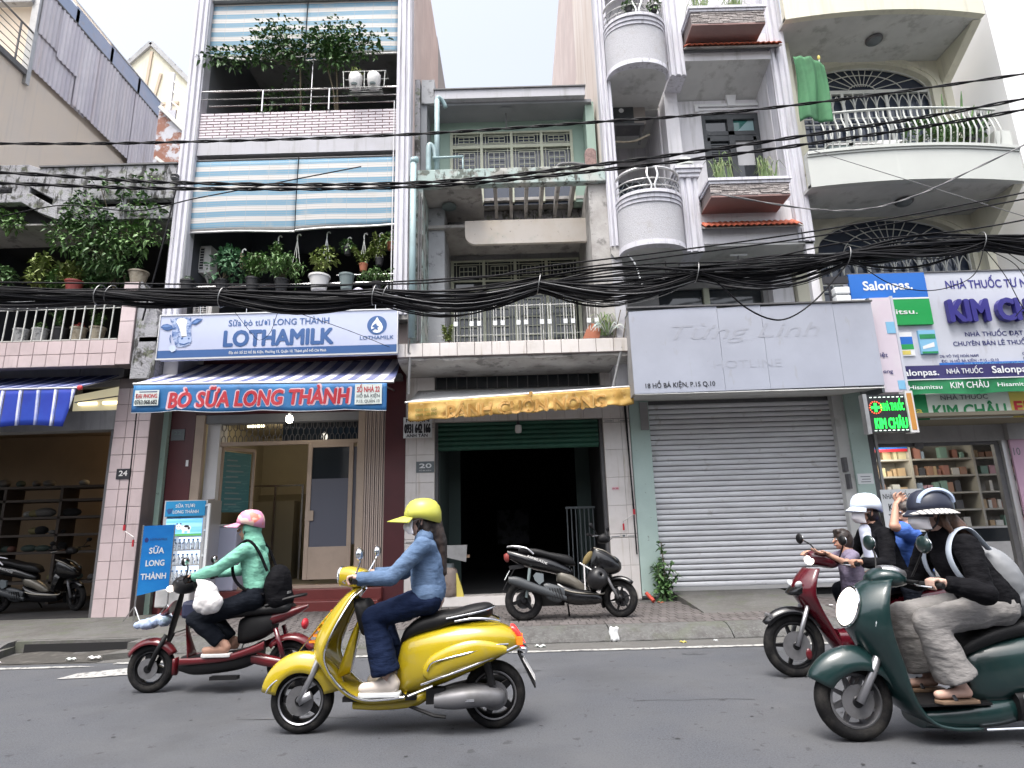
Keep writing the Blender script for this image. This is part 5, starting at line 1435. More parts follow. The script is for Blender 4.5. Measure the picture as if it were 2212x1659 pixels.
a2 = thing('awning', 'royal blue striped awning with a loose flapping valance', 'awning', (-9, 10.2, 3.2))
def f24(u, v):
    x = -11.5 + 4.42 * u + .0 * v
    x1 = x + (1 - v) * .0
    return (x1 + .06 * v, 10.9 - 1.2 * v, 4.36 - .54 * v - .03 * sin(pi * v))
o = MB().grid(f24, 40, 6).build('canopy_cloth', m['awntop24'], a2, smooth=60); solid(o, .01)
def v24(u, v):
    x = -11.4 + 4.36 * u
    return (x - .10 * v * (.5 + u), 9.68 + .03 * sin(x * 3.1) * v + .012 * sin(x * 8) * v, 3.81 - .62 * v - .025 * v * sin(x * 4.3))
va = MB().grid(v24, 60, 6).build('valance', m['awnroyal'], a2, smooth=60); solid(va, .004)
MB().tube([(-11.4, 9.68, 3.82), (-7.02, 9.68, 3.80)], .016, 6).build('front_bar', m['alu'], a2)
MB().tube([(-7.05, 9.7, 3.80), (-6.85, 10.9, 4.33)], .014, 6).build('side_arm', m['dirtsteel'], a2)
MB().tube([(-7.06, 9.7, 3.56), (-6.9, 10.55, 3.85)], .012, 6).build('side_arm', m['dirtsteel'], a2)
MB().ell((-7.0, 9.68, 3.80), (.045, .03, .045)).build('end_cap', mat('red_plastic', (.6, .05, .06), .4), a2, smooth=60)

a3 = thing('awning', 'white awning with a crumpled golden valance over the black shopfront', 'awning', (.1, 10.4, 3.2))
def f20(u, v):
    return (-1.70 + 3.35 * u + (-.06 + .40 * u) * v, 10.9 - .9 * v, 3.86 - (.39 - .165 * u) * v - .03 * sin(pi * v) + .006 * sin(40 * u) * v)
o = MB().grid(f20, 30, 6).build('canopy_cloth', m['awnwhite'], a3, smooth=60); solid(o, .012)
MB().tube([(-1.78, 9.99, 3.465), (2.01, 9.99, 3.63)], .02, 8).build('front_bar', m['alu'], a3, smooth=50)
def v20(u, v):
    x = -1.72 + 3.72 * u
    c = .020 * sin(x * 7.3) + .012 * sin(x * 17.1 + 1.3) + .008 * sin(x * 31 + v * 4)
    return (x, 9.955 + c * v + .012 * sin(v * 9 + x * 5) * v, 3.455 + .042 * (x + 1.72) - (.31 - .02 * u) * v + .012 * sin(x * 13) * v)
va = MB().grid(v20, 120, 10).build('valance', m['valgold'], a3, smooth=70); solid(va, .004)
def drape(o, fn, x0, z0):
    for v in o.data.vertices:
        x = v.co.x; u = (x + 1.72) / 3.72
        top = 3.455 + .042 * (x + 1.72); vv = (top - v.co.z) / (.31 - .02 * u)
        v.co.y = v20(u, max(0, min(1, vv)))[1] + v.co.y
o = text(a3, 'BÁNH CUỐN NÓNG', -1.10, 1.55, 3.185, .20, -.012, m['goldline'], 3.4, slope=.042, name='lettering_outline'); drape(o, v20, 0, 0)
o = text(a3, 'BÁNH CUỐN NÓNG', -1.08, 1.53, 3.19, .19, -.018, m['goldtext'], 2.2, slope=.042); drape(o, v20, 0, 0)
o = text(a3, '0909 821 890', -1.60, -1.25, 3.30, .045, -.016, mat('olive_print', (.26, .24, .05), .6), 1.0, slope=.042); drape(o, v20, 0, 0)
o = text(a3, '0909 120 890', -1.60, -1.25, 3.22, .045, -.016, mat('olive_print', (.26, .24, .05), .6), 1.0, slope=.042); drape(o, v20, 0, 0)
for xa, xb in ((-1.69, -1.74), (1.86, 1.68)): MB().tube([(xa, 9.93, 4.30), (xb, 10.05, 3.62)], .025, 8).build('strut', m['galv'], a3, smooth=50)

# crank rods of the awnings
for x0, z0_, x1, z1, y, hx, lab in ((-6.42, 3.9, -6.40, 1.62, 10.3, .17, 'red handled awning crank hanging on the pink tiled pillar'), (2.01, 4.0, 2.06, 1.66, 10.95, -.2, 'red handled awning crank hanging on the right white tiled pillar')):
    t = thing('awning_crank', lab, 'crank', (x1, y, z1 - .2), 'awning cranks')
    MB().tube([(x0, y, z0_), (x1, y, z1)], .012, 6).build('rod', m['cable'], t)
    MB().tube([(x1, y, z1), (x1, y, z1 - .09)], .022, 8).build('red_grip', m['redp'], t)
    MB().tube([(x1, y, z1 - .09), (x1 + hx, y, z1 - .20), (x1 + hx, y, z1 - .27)], .007, 6).build('handle_bar', m['galv'], t)
    MB().tube([(x1 + hx, y, z1 - .24), (x1 + hx, y, z1 - .35)], .016, 8).build('red_handle', m['redp'], t)

# blinds
def blind(name, x0, x1, zt, zb, y, sag, mt, lab, bare=0):
    t = thing('bamboo_blind', lab, 'blind', ((x0 + x1) / 2, y, zb), 'striped balcony blinds')
    fn = lambda u, v: (x0 + (x1 - x0) * u, y - .02 * sin(pi * v) + .02 * sin(6 * u + name) * v, zt + (zb - zt) * v - sag(u) * v)
    o = MB().grid(fn, 20, 14).build('blind_cloth', mt, t, smooth=60); solid(o, .008)
    MB().tube([(p[0], p[1], p[2]) for p in [fn(k / 16, 1) for k in range(17)]], .018, 6).build('bottom_bar', m['alu'], t)
    MB().tube([fn(0, 0), fn(1, 0)], .022, 6).build('top_roll', m['dirtsteel'], t)
    return t
blind(0, -5.66, -3.82, 11.62, 10.40, 10.08, lambda u: .10 * sin(pi * min(1, u * .9)) + .08 * u - .05, m['blind'], 'upper left striped bamboo blind half covered by the climbing plant')
blind(1, -3.80, -2.02, 11.62, 10.33, 10.08, lambda u: .06 * (1 - u) - .06 * u, m['blind'], 'upper right striped bamboo blind above the white planter rack')
blind(2, -5.68, -3.80, 8.10, 6.68, 10.02, lambda u: .03 * u, m['blind'], 'lower left striped bamboo blind above the grey air conditioner')
blind(3, -3.78, -2.02, 8.10, 6.66, 10.02, lambda u: -.07 * u, m['blind'], 'lower right striped bamboo blind above the hanging pots')
# ------------------------------------------------------------------ plants
def leaf(g, p, d, L, w, droop=.3):
    """one folded leaf from p along d"""
    d = V(d).normalized()
    s = d.cross(V((random.uniform(-.4, .4), random.uniform(-.4, .4), 1)))
    if s.length < .05: s = V((1, 0, 0))
    s.normalize()
    n = s.cross(d)
    p = V(p); b = len(g.v)
    mid = p + d * L * .5 + n * L * .06
    tip = p + d * L + V((0, 0, -droop * L))
    g.v += [tuple(p), tuple(mid + s * w - n * w * .35), tuple(tip), tuple(mid - s * w - n * w * .35), tuple(mid)]
    g.face(b, b + 1, b + 4); g.face(b + 1, b + 2, b + 4); g.face(b + 2, b + 3, b + 4); g.face(b + 3, b, b + 4)


def rv(s=1.): return V((random.uniform(-s, s), random.uniform(-s, s), random.uniform(-s, s)))


def cloud(g, c, r, n, L, w, droop=.3, up=.2):
    for _ in range(int(n * .78)):
        while True:
            q = rv()
            if q.length <= 1: break
        q = q.normalized() * (q.length ** .6)
        p = V(c) + V((q.x * r[0], q.y * r[1], q.z * r[2]))
        dd = q * .7 + rv(.6) + V((0, -.15, up))
        k = random.uniform(.5, 1.45); leaf(g, p, dd, L * k, w * k * random.uniform(.8, 1.2), droop * random.uniform(.5, 1.5))


def pot(parent, c, r0, r1, h, mt, square=False):
    g = MB()
    n = 4 if square else 20
    g.lathe([(r0, 0), (r1, h * .88), (r1 * 1.08, h * .88), (r1 * 1.08, h), (r1 * .92, h), (r1 * .9, h * .8)], c, 'z', n, True)
    return g.build('pot', mt, parent, smooth=40)


def potted(lab, c, kind, mt, r=.1, h=.2, lm='leafm', size=.3, group=None, square=False, name='potted_plant'):
    t = thing(name, lab, 'plant', c, group)
    if mt: pot(t, c, r * .72, r, h, m[mt], square)
    g = MB(); s = MB()
    top = V(c) + V((0, 0, h))
    if kind == 'bush':
        for k in range(5):
            q = top + V((random.uniform(-.4, .4) * size, random.uniform(-.3, .3) * size, size * random.uniform(.3, .9)))
            s.tube([top, top.lerp(q, .5) + rv(.02), q], [.008, .006, .003], 5)
            cloud(g, q, (size * .42, size * .36, size * .36), int(70), size * .20, size * .055)
    elif kind == 'fern':
        for k in range(26):
            a = random.uniform(0, 2 * pi); rr = size * random.uniform(.5, 1.05)
            e = top + V((cos(a) * rr, sin(a) * rr * .7, size * random.uniform(.1, .75)))
            md = top.lerp(e, .5) + V((0, 0, size * .3))
            pts = catmull([top, md, e], 4); s.tube(pts, .003, 4)
            for p in pts[2:]:
                for _ in range(4): leaf(g, p + rv(.02), rv() + V((0, 0, -.1)), size * .18, size * .03, .3)
    elif kind == 'strap':
        for k in range(34):
            a = random.uniform(0, 2 * pi); rr = size * random.uniform(.15, .75); hh = size * random.uniform(.5, 1.1)
            p0 = top + V((random.uniform(-.5, .5) * size * .5, random.uniform(-.1, .1), 0))
            P = [p0, p0 + V((cos(a) * rr * .35, sin(a) * rr * .35, hh)), p0 + V((cos(a) * rr, sin(a) * rr, hh * random.uniform(.45, .95)))]
            P = catmull(P, 4); w = .009
            b = len(g.v)
            for i, p in enumerate(P):
                ww = w * (1 - (i / (len(P) - 1)) ** 2 * .9)
                g.v += [tuple(p + V((ww, 0, 0))), tuple(p + V((-ww, 0, 0)))]
            for i in range(len(P) - 1): g.face(b + 2 * i, b + 2 * i + 1, b + 2 * i + 3, b + 2 * i + 2)
    elif kind == 'upright':
        for k in range(7):
            e = top + V((random.uniform(-.5, .5) * size, random.uniform(-.3, .3) * size, size * random.uniform(.6, 1.1)))
            pts = catmull([top, top.lerp(e, .5) + rv(.03), e], 5); s.tube(pts, .005, 5)
            for p in pts[2:]:
                for _ in range(5): leaf(g, p, rv() + V((0, 0, .5)), size * .24, size * .045, .25)
    elif kind == 'vine':
        cloud(g, top + V((0, 0, size * .2)), (size * .6, size * .5, size * .5), 180, size * .22, size * .07, .5)
    if g.v: g.build('foliage', m[lm], t, fix=False)
    if s.v: s.build('stem', m['stem'], t)
    return t


# climbing plant on the upper balcony of house 22
t = thing('climbing_plant', 'sprawling climber with a wavy crown covering the upper striped blinds', 'plant', (-3.6, 9.9, 9.1))
s = MB(); g = MB()
roots = [(-3.9, 10.35, 8.7), (-3.2, 10.3, 8.7), (-3.25, 10.35, 8.7)]
tops = [[(-5.4, 10.22), (-5.0, 10.35), (-4.7, 10.75), (-4.35, 10.85)], [(-4.2, 10.3), (-3.9, 10.75), (-3.55, 10.85), (-3.3, 10.4)], [(-3.05, 10.95), (-2.9, 10.6), (-2.6, 10.45), (-2.25, 10.32)]]
for rt, tp in zip(roots, tops):
    hub = V((rt[0] + random.uniform(-.1, .1), 10.0, 10.05))
    s.tube(catmull([rt, (rt[0] + .03, 10.15, 9.4), tuple(hub)], 5), [.022] * 6 + [.016] * 5, 6)
    for x, z in tp:
        e = V((x, 9.84 + random.uniform(-.05, .05), z))
        s.tube(catmull([hub, hub.lerp(e, .5) + V((0, -.05, .05)), e], 4), .006, 5)
        for k in range(7):
            q = hub.lerp(e, random.uniform(.25, 1.02)) + V((random.uniform(-.2, .2), random.uniform(-.14, .06), random.uniform(-.12, .12)))
            cloud(g, q, (.22, .1, .15), 34, .085, .023, .4)
for x, z, n in ((-4.6, 10.33, 90), (-4.1, 10.35, 110), (-3.6, 10.38, 110), (-3.1, 10.38, 90), (-5.2, 10.27, 60), (-2.6, 10.33, 60), (-5.5, 10.25, 30), (-3.4, 10.7, 60), (-4.3, 10.68, 60), (-3.05, 10.82, 40)):
    cloud(g, (x, 9.86, z), (.30, .1, .16), int(n * 1.2), .085, .025, .45)
for x, z, n in ((-4.5, 9.55, 60), (-4.1, 9.7, 60), (-3.9, 9.4, 70), (-4.5, 9.2, 50), (-3.5, 9.35, 40), (-3.1, 9.6, 40), (-4.0, 10.0, 50), (-4.7, 9.4, 30)):
    cloud(g, (x, 10.25, z), (.28, .15, .2), int(n * 1.2), .085, .024, .45)
g.build('foliage', m['leafd'], t, fix=False); s.build('stem', m['stem'], t)

# greenery of house 24
t = thing('balcony_tree', 'leafy tree spreading in front of the mossy canopy', 'tree', (-7.0, 10.2, 4.9))
s = MB(); g = MB(); g2 = MB()
s.tube(catmull([(-6.75, 10.25, 4.9), (-6.8, 10.2, 5.8), (-7.1, 10.1, 6.6)], 4), [.03] * 5 + [.022] * 4, 6)
for x, y, z, r, n in ((-7.6, 9.95, 7.35, .22, 60), (-7.5, 9.9, 7.0, .36, 150), (-7.2, 9.9, 6.75, .4, 200), (-7.7, 9.9, 6.55, .35, 170), (-6.8, 9.9, 6.55, .38, 190), (-6.45, 9.9, 6.5, .30, 130), (-7.9, 9.85, 6.75, .2, 60), (-6.6, 9.9, 7.2, .30, 90), (-6.35, 9.9, 7.0, .25, 70), (-6.75, 9.95, 7.6, .24, 70),
                      (-6.4, 9.95, 7.75, .2, 45), (-7.2, 9.95, 6.3, .4, 190), (-6.75, 9.95, 6.2, .32, 130), (-7.3, 9.9, 7.6, .16, 30), (-7.55, 9.9, 7.05, .3, 90), (-6.15, 9.95, 6.6, .2, 40)):
    cloud(g if random.random() < .6 else g2, (x, y, z), (r, r * .5, r * .7), int(n * 1.35), .105, .027, .45)
    s.tube([(-7.0, 10.15, 6.3), ((-7.0 + x) / 2, 10.05, (6.5 + z) / 2), (x, y, z)], .007, 5)
g.build('foliage', m['leafd'], t, fix=False); g2.build('foliage', m['leafm'], t, fix=False); s.build('trunk', m['stem'], t)
for x, z, sz, lm, k, mt, lab in ((-8.35, 5.45, .62, 'leafy', 'upright', 'potterra', 'yellow green bush at the left balcony edge above the white bars'), (-7.72, 5.5, .52, 'leafy', 'upright', None, 'yellow green bush above the red pot'),
                                 (-7.35, 5.45, .55, 'leafd', 'upright', 'potblack', 'dark upright plant right of the red pot'), (-6.95, 5.45, .50, 'leafd', 'bush', 'potblack', 'dense dark bush left of the clay urn'), (-8.95, 5.5, .5, 'leafd', 'bush', 'potblack', 'dark bush at the extreme left balcony corner'),
                                 (-9.0, 6.55, .42, 'leafm', 'bush', None, 'pale leafy branch under the stepped canopy'), (-8.0, 5.42, .45, 'leafm', 'upright', 'potblack', 'slender green plant between the yellow green bushes'), (-7.15, 5.75, .5, 'grassy', 'strap', None, 'spiky grass tuft behind the clay urn')):
    potted(lab, (x, 10.12, z), k, mt, .11, .2, lm, sz, 'plants on the old balcony')
wall(h24, 'pot_shelf', -10.4, -6.62, 10.0, 10.35, 5.42, 5.46, m['concrete'])
potted('red glazed pot on the shelf of the old balcony', (-7.59, 10.02, 5.56), 'upright', 'potred', .14, .24, 'leafy', .3)
potted('weathered clay urn on the pink corner post', (-6.51, 10.06, 5.74), 'none', 'potclay', .155, .22, name='clay_pot')
for x, mt, lm, k, sz, lab in ((-8.53, 'potstone', 'leafm', 'none', .2, 'round marbled pot behind the white bars, the left one'), (-8.2, 'potstone', 'leafm', 'vine', .16, 'marbled pot with green leaves behind the white bars'), (-7.53, 'potclay', 'leafred', 'vine', .13, 'pale pot with red leaves behind the white bars'),
                              (-7.2, 'potclay', 'leafm', 'upright', .28, 'bushy plant in a low pot near the end of the white bars'), (-7.85, 'potblack', 'leafd', 'upright', .32, 'thin dark plant behind the middle of the white bars')):
    potted(lab, (x, 10.2, 4.76), k, mt, .125, .24, lm, sz, 'pots behind the white bars')
potted('small weed tuft growing on the mossy wall end', (-6.2, 10.1, 5.42), 'upright', None, .1, .02, 'leafred', .16)

# pots on the milk house balcony
for x, mt, k, lm, sz, r, h, lab in ((-5.54, 'potblack', 'vine', 'leafd', .12, .115, .25, 'small black pot with low moss beside the left column'), (-4.95, 'potblack', 'bush', 'fern', .52, .11, .24, 'full feathery shrub in a black pot right of the air conditioner'),
                                    (-4.42, 'potblack', 'upright', 'leafm', .42, .115, .26, 'black pot with a tall flowering plant left of the fern'), (-3.92, 'potblack', 'fern', 'leafm', .56, .12, .22, 'wide arching fern in a black pot'),
                                    (-3.27, 'potwhite', 'upright', 'leafy', .38, .17, .27, 'yellow green plant in a faceted white pot'), (-2.80, 'potgrey', 'none', 'leafm', .2, .125, .28, 'empty grey green pot beside the white one'), (-2.28, 'potblack', 'fern', 'leafm', .32, .09, .12, 'low fern beside the right column')):
    potted(lab, (x, 9.9, 5.45), k, mt, r, h, lm, sz, 'pots along the milk shop balcony', square=False)
for x, zt, zb, mt, lm, k, sz, lab in ((-3.25, 6.65, 6.0, None, 'leafy', 'vine', .34, 'trailing plant hanging from a white hook'), (-2.87, 6.53, 6.22, 'potblack', 'leafm', 'vine', .22, 'small leafy pot hanging right of the white hook'), (-2.58, 6.6, 5.9, 'potterra', 'leafy', 'upright', .36, 'thin orchid hanging in a small brown pot'),
                                      (-2.3, 6.6, 6.0, 'potblack', 'leafy', 'upright', .42, 'spiky orchid with bare roots hanging near the right column'), (-2.10, 6.66, 6.3, 'potterra', 'leafm', 'vine', .26, 'terracotta pot hanging high against the right column'), (-3.78, 6.62, 5.95, None, 'leafm', 'none', .2, 'empty wire hanger left of the white hook'),
                                      (-4.12, 6.6, 6.05, None, 'leafm', 'upright', .3, 'thin spiky plant hanging above the arching fern'), (-4.75, 6.36, 6.0, 'wood', 'leafred', 'none', .1, 'wooden stick with a pinkish tip hanging left of the fern')):
    t = potted(lab, (x, 10.15, zb), k, mt, .075 if mt != 'wood' else .035, .13 if mt != 'wood' else .3, lm, sz, 'hanging plants under the lower blinds')
    g = MB()
    for s_ in (-.07, 0, .07): g.tube([(x + s_, 10.15, zb + .1), (x, 10.15, zt - .08)], .005, 5)
    g.tube(catmull([(x, 10.15, zt - .08), (x, 10.15, zt), (x + .035, 10.15, zt + .03), (x + .06, 10.15, zt)], 4), .012, 6)
    g.build('hanger', m['barw' if x != -3.25 else 'pwhite'], t)
# two white planters in a wire rack
t = thing('planter_rack', 'white wire rack hooked on the upper steel railing', 'rack', (-2.55, 9.85, 9.33))
g = MB()
for z, e in ((9.68, .02), (9.34, -.06)):
    g.tube([(-2.95 - e, 9.72, z), (-2.18 + e, 9.72, z), (-2.18 + e, 9.93, z), (-2.95 - e, 9.93, z)], .008, 5, loop=True)
for x in (-2.95, -2.72, -2.56, -2.40, -2.18): g.tube([(x, 9.72, 9.68), (x * .96 - .1, 9.72, 9.34)], .007, 5)
for y in (9.78, 9.84, 9.9): g.tube([(-2.85, y, 9.345), (-2.25, y, 9.345)], .006, 5)
g.build('wire_frame', m['barw'], t)
for x, lab, k in ((-2.74, 'left ribbed white planter with a small succulent in the wire rack', 'upright'), (-2.40, 'right ribbed white planter in the wire rack, empty', 'none')):
    t = thing('white_planter', lab, 'planter', (x, 9.80, 9.355), 'white planters in the wire rack')
    g = MB().lathe([(.06, 0), (.10, .02), (.125, .2), (.12, .29), (.085, .325), (.08, .29)], (x, 9.80, 9.36), 'z', 24)
    for i, v in enumerate(g.v):
        a = atan2(v[1] - 9.80, v[0] - x); q = 1 + .03 * cos(12 * a)
        g.v[i] = (x + (v[0] - x) * q, 9.8 + (v[1] - 9.8) * q, v[2])
    g.build('pot', m['potwhite'], t, smooth=60)
    MB().lathe([(.05, 0), (.06, .03)], (x, 9.72, 9.38), 'z', 16).build('foot', m['potgrey'], t)
    if k == 'upright':
        g = MB(); cloud(g, (x, 9.8, 9.73), (.1, .08, .07), 50, .07, .016, .1, .6); g.build('foliage', m['leafy'], t, fix=False)
for x, z, lab in ((3.78, 7.05, 'left tuft of long grass in the lower stone planter'), (4.52, 7.05, 'right tuft of long grass in the lower stone planter'), (3.7, 10.55, 'left tuft of long grass in the upper stone planter'), (4.35, 10.55, 'right tuft of long grass in the upper stone planter')):
    t = potted(lab, (x, 9.6, z), 'strap', None, .1, .02, 'grassy', .50, 'grass tufts in the stone planters', name='grass_plant')
    g = MB()
for x, lab in ((2.35, 'small fern hanging on the left of the upper round balcony'), (2.82, 'small fern hanging on the right of the upper round balcony')):
    potted(lab, (x, 9.5, 10.6), 'vine', 'potblack', .07, .1, 'leafm', .2, 'ferns on the upper round balcony')
t = potted('spiny plants in a long red trough behind the curved bars', (7.95, 9.85, 7.68), 'strap', None, .1, .15, 'leafd', .62)
MB().box(7.35, 8.6, 9.75, 9.95, 7.68, 7.83).build('trough', m['potred'], t)
g = MB()
for k in range(9): cloud(g, (7.4 + .14 * k, 9.85, 8.08 + .1 * sin(k)), (.16, .12, .2), 40, .16, .03, .2, .6)
g.build('foliage', m['leafd'], t, fix=False)
t = potted('tall bare succulent at the right end of the curved balcony', (8.35, 9.9, 7.8), 'none', 'potblack', .12, .2)
g = MB()
for dx, h in ((0, 1.1), (.12, .8), (-.25, 1.05), (.3, .7)):
    g.tube(catmull([(8.35 + dx, 9.9, 7.95), (8.33 + dx * 1.2, 9.88, 8.3), (8.42 + dx * 1.5, 9.85, 7.9 + h)], 4), [.03] * 5 + [.02] * 3 + [.006], 6)
g.build('stem', m['leafd'], t)
t = potted('agave with long pale leaves beside a broken red pot on the tiled ledge', (1.62, 10.0, 4.47), 'strap', None, .1, .05, 'grassy', .42)
g = MB()
for a in range(14):
    an = a * .45 + .2; L_ = random.uniform(.22, .4)
    P = catmull([(1.65, 9.97, 4.52), (1.65 + cos(an) * L_ * .6, 9.92 + sin(an) * .1, 4.52 + L_ * .55), (1.65 + cos(an) * L_, 9.88 + sin(an) * .15, 4.50 + L_ * .25)], 4)
    b = len(g.v)
    for i, p in enumerate(P):
        ww = .022 * (1 - (i / (len(P) - 1)) ** 2 * .95); g.v += [tuple(p + V((0, 0, ww))), tuple(p + V((0, -.01, -ww)))]
    for i in range(len(P) - 1): g.face(b + 2 * i, b + 2 * i + 1, b + 2 * i + 3, b + 2 * i + 2)
g.build('foliage', m['mintpaint'], t, fix=False)
MB().poly([(1.22, 9.96, 4.48), (1.50, 9.96, 4.48), (1.55, 9.99, 4.72), (1.36, 9.99, 4.76), (1.28, 9.97, 4.62)]).build('pot_shard', m['potterra'], t); g = MB()
for a, b in (((1.9, 9.95, 4.47), (2.0, 9.9, 5.0)), ((1.75, 9.95, 4.47), (1.88, 9.9, 4.95)), ((1.95, 9.95, 4.47), (2.05, 9.9, 4.75))): g.tube([a, b], .008, 5)
g.build('stem', m['stem'], t)
potted('small weed on the tiled ledge left of the bent bars', (-1.04, 9.98, 4.46), 'upright', None, .1, .02, 'leafy', .28)
potted('leafy weed growing at the foot of the shutter', (2.42, 10.8, .16), 'upright', None, .1, .02, 'leafd', .55)
t = [o for o in COL.objects if o.get('label', '').startswith('leafy weed')][0]
g = MB(); s = MB().tube(catmull([(2.42, 10.8, .16), (2.46, 10.78, .6), (2.44, 10.76, 1.1)], 5), .010, 6)
for k in range(34):
    z = .25 + .85 * random.random(); leaf(g, (2.44 + random.uniform(-.03, .03), 10.78, z), rv() + V((0, -.2, .5)), .13, .03, .2)
cloud(g, (2.42, 10.76, .32), (.17, .12, .18), 70, .11, .03); g.build('foliage', m['leafd'], t, fix=False); s.build('stem', m['stem'], t)

# ------------------------------------------------------------------ balcony things
def ac(lab, x0, x1, y, z0, z1):
    t = thing('air_conditioner', lab, 'air conditioner', ((x0 + x1) / 2, y, z0), 'air conditioner units')
    o = MB().box(x0, x1, y, y + .28, z0, z1).build('case', m['potwhite'], t); bev(o, .015, 2)
    w = x1 - x0
    MB().box(x0 + .04, x1 - w * .30, y - .006, y + .01, z0 + .05, z1 - .05).build('grille_back', m['blackp'], t)
    g = MB()
    for k in range(9): g.box(x0 + .04, x1 - w * .3, y - .016, y - .004, z0 + .06 + (z1 - z0 - .12) * k / 8 - .006, z0 + .06 + (z1 - z0 - .12) * k / 8 + .006)
    for k in range(4): g.box(x0 + .05 + (w * .62) * k / 3 - .005, x0 + .05 + (w * .62) * k / 3 + .005, y - .018, y - .005, z0 + .05, z1 - .05)
    g.build('grille', m['potwhite'], t)
    g = MB().box(x0 + .05, x0 + .09, y - .02, y + .3, z0 - .05, z0).box(x1 - .09, x1 - .05, y - .02, y + .3, z0 - .05, z0).obox((x1 - .07, y, z0 - .03), (x1 - .07, y + .3, z0 - .3), .03, .03)
    g.build('bracket', m['barw'], t)
ac('pale air conditioner beside the left column under the lower blind', -5.92, -5.5, 10.5, 6.12, 6.66)
ac('air conditioner low behind the small black pot', -5.64, -5.3, 10.32, 5.22, 5.66)
t = thing('air_conditioner', 'dusty dark faced air conditioner under the upper round balcony', 'air conditioner', (2.4, 10.7, 9.1), 'air conditioner units')
o = MB().box(2.12, 2.80, 10.68, 10.98, 9.10, 9.62).build('case', mat('dusty_case', (.30, .27, .25), .7, layers=[((.2, .18, .17), 5, .45, .7, .8)]), t); bev(o, .015, 2)
MB().box(2.15, 2.56, 10.665, 10.68, 9.12, 9.60).build('fan_grille', m['charcoal'], t)
MB().lathe([(.05, -.004), (.05, 0)], (2.32, 10.66, 9.40), 'y', 16).build('fan_hub', m['pwhite'], t)
MB().obox((2.2, 10.65, 9.08), (2.2, 10.98, 8.85), .04, .04).obox((2.7, 10.65, 9.08), (2.7, 10.98, 8.85), .04, .04).box(2.15, 2.75, 10.64, 10.98, 9.05, 9.1).build('bracket', m['dirtsteel'], t)
MB().tube(catmull([(2.15, 10.68, 8.72), (2.5, 10.66, 8.70), (2.85, 10.68, 8.86)], 5), .02, 6).build('hose', m['potclay'], t)
t = thing('rattan_chair', 'old brown rattan chair back at the edge of the mint balcony', 'chair', (1.4, 10.15, 7.72))
ch = [(1.46, 7.74), (1.68, 7.74), (1.68, 8.14), (1.65, 8.19), (1.60, 8.21), (1.52, 8.21), (1.48, 8.17), (1.46, 8.1)]
o = MB().prism(ch, 10.1, 10.16).build('backrest', m['rattan'], t); bev(o, .02, 2)
MB().tube(catmull([(1.46, 10.08, 7.84), (1.2, 10.05, 7.86), (.98, 10.05, 7.84), (.90, 10.07, 7.74)], 5), .03, 8).build('armrest', m['dirtsteel'], t, smooth=50)
t = thing('green_cloth', 'faded green cloth hung up over the left end of the curved balcony', 'cloth', (5.5, 9.5, 8.2))
def gc(u, v):
    x = 5.24 + (.55 - .02 * v) * u
    return (x + .02 * sin(v * 5), 9.50 + .05 * sin(u * 9 + v * 2) * (.3 + v) + .02 * sin(u * 21), 9.56 - .20 * u - (1.32 - .14 * u) * v + .03 * sin(u * 12) * v + .06 * sin(pi * u) * (1 - v))
o = MB().grid(gc, 24, 20).build('cloth', m['greenc'], t, smooth=70); solid(o, .004)
MB().tube([(5.70, 9.53, 7.8), (5.72, 9.53, 9.52)], .012, 6).build('pole', m['barw'], t); MB().ell((5.72, 9.53, 9.53), (.025, .025, .05)).build('pole_tip', m['yellowp'], t)
for x, w, lab in ((6.05, .22, 'grey storage box behind the left curved bars'), (6.5, .30, 'pale basin behind the curved bars')):
    t = thing('storage_box', lab, 'box', (x, 10.0, 7.65)); o = MB().box(x - w, x + w, 9.85, 10.15, 7.67, 7.95).build('body', m['potgrey'] if x < 6.3 else m['potwhite'], t); bev(o, .02, 2)
    MB().box(x - w - .01, x + w + .01, 9.84, 10.16, 7.95, 7.98).build('lid', m['potwhite'], t)
t = thing('washing_machine', 'white washing machine behind the curved bars left of the plants', 'washing machine', (7.0, 10.1, 7.66))
o = MB().box(6.8, 7.25, 9.95, 10.35, 7.66, 8.1).build('body', m['white_clean'], t); bev(o, .02, 2); MB().lathe([(.13, -.01), (.12, -.02)], (7.02, 9.95, 7.88), 'y', 24).build('door', m['charcoal'], t)
t = thing('cable_box', 'white cable junction boxes beside the blue sign panel', 'junction box', (5.62, 9.85, 4.87))
for z in (4.90, 5.05): o = MB().box(5.45, 5.70, 9.7, 9.85, z, z + .13).build('box', m['pwhite'], t); bev(o, .02, 2)
MB().tube([(5.42, 9.82, 4.85), (5.42, 9.82, 5.4)], .02, 6).box(5.35, 5.75, 9.8, 9.86, 5.28, 5.4).build('bracket', m['blackp'], t)
t = thing('junction_box', 'small grey cleat where two cables meet the left column', 'cleat', (-5.83, 9.85, 7.6))
MB().lathe([(.05, 0), (.07, .03), (.05, .06), (.07, .09), (.05, .12)], (-5.93, 9.85, 7.62), 'z', 12).build('insulator', m['dirtsteel'], t, smooth=40)
t = thing('purple_bag', 'pale lilac plastic bag on the lower balcony railing', 'bag', (-2.6, 9.9, 5.1))
o = MB().ell((-2.6, 9.92, 5.32), (.14, .05, .18), 14, 10).build('bag', mat('lilac_bag', (.55, .52, .68), .5), t, smooth=60)

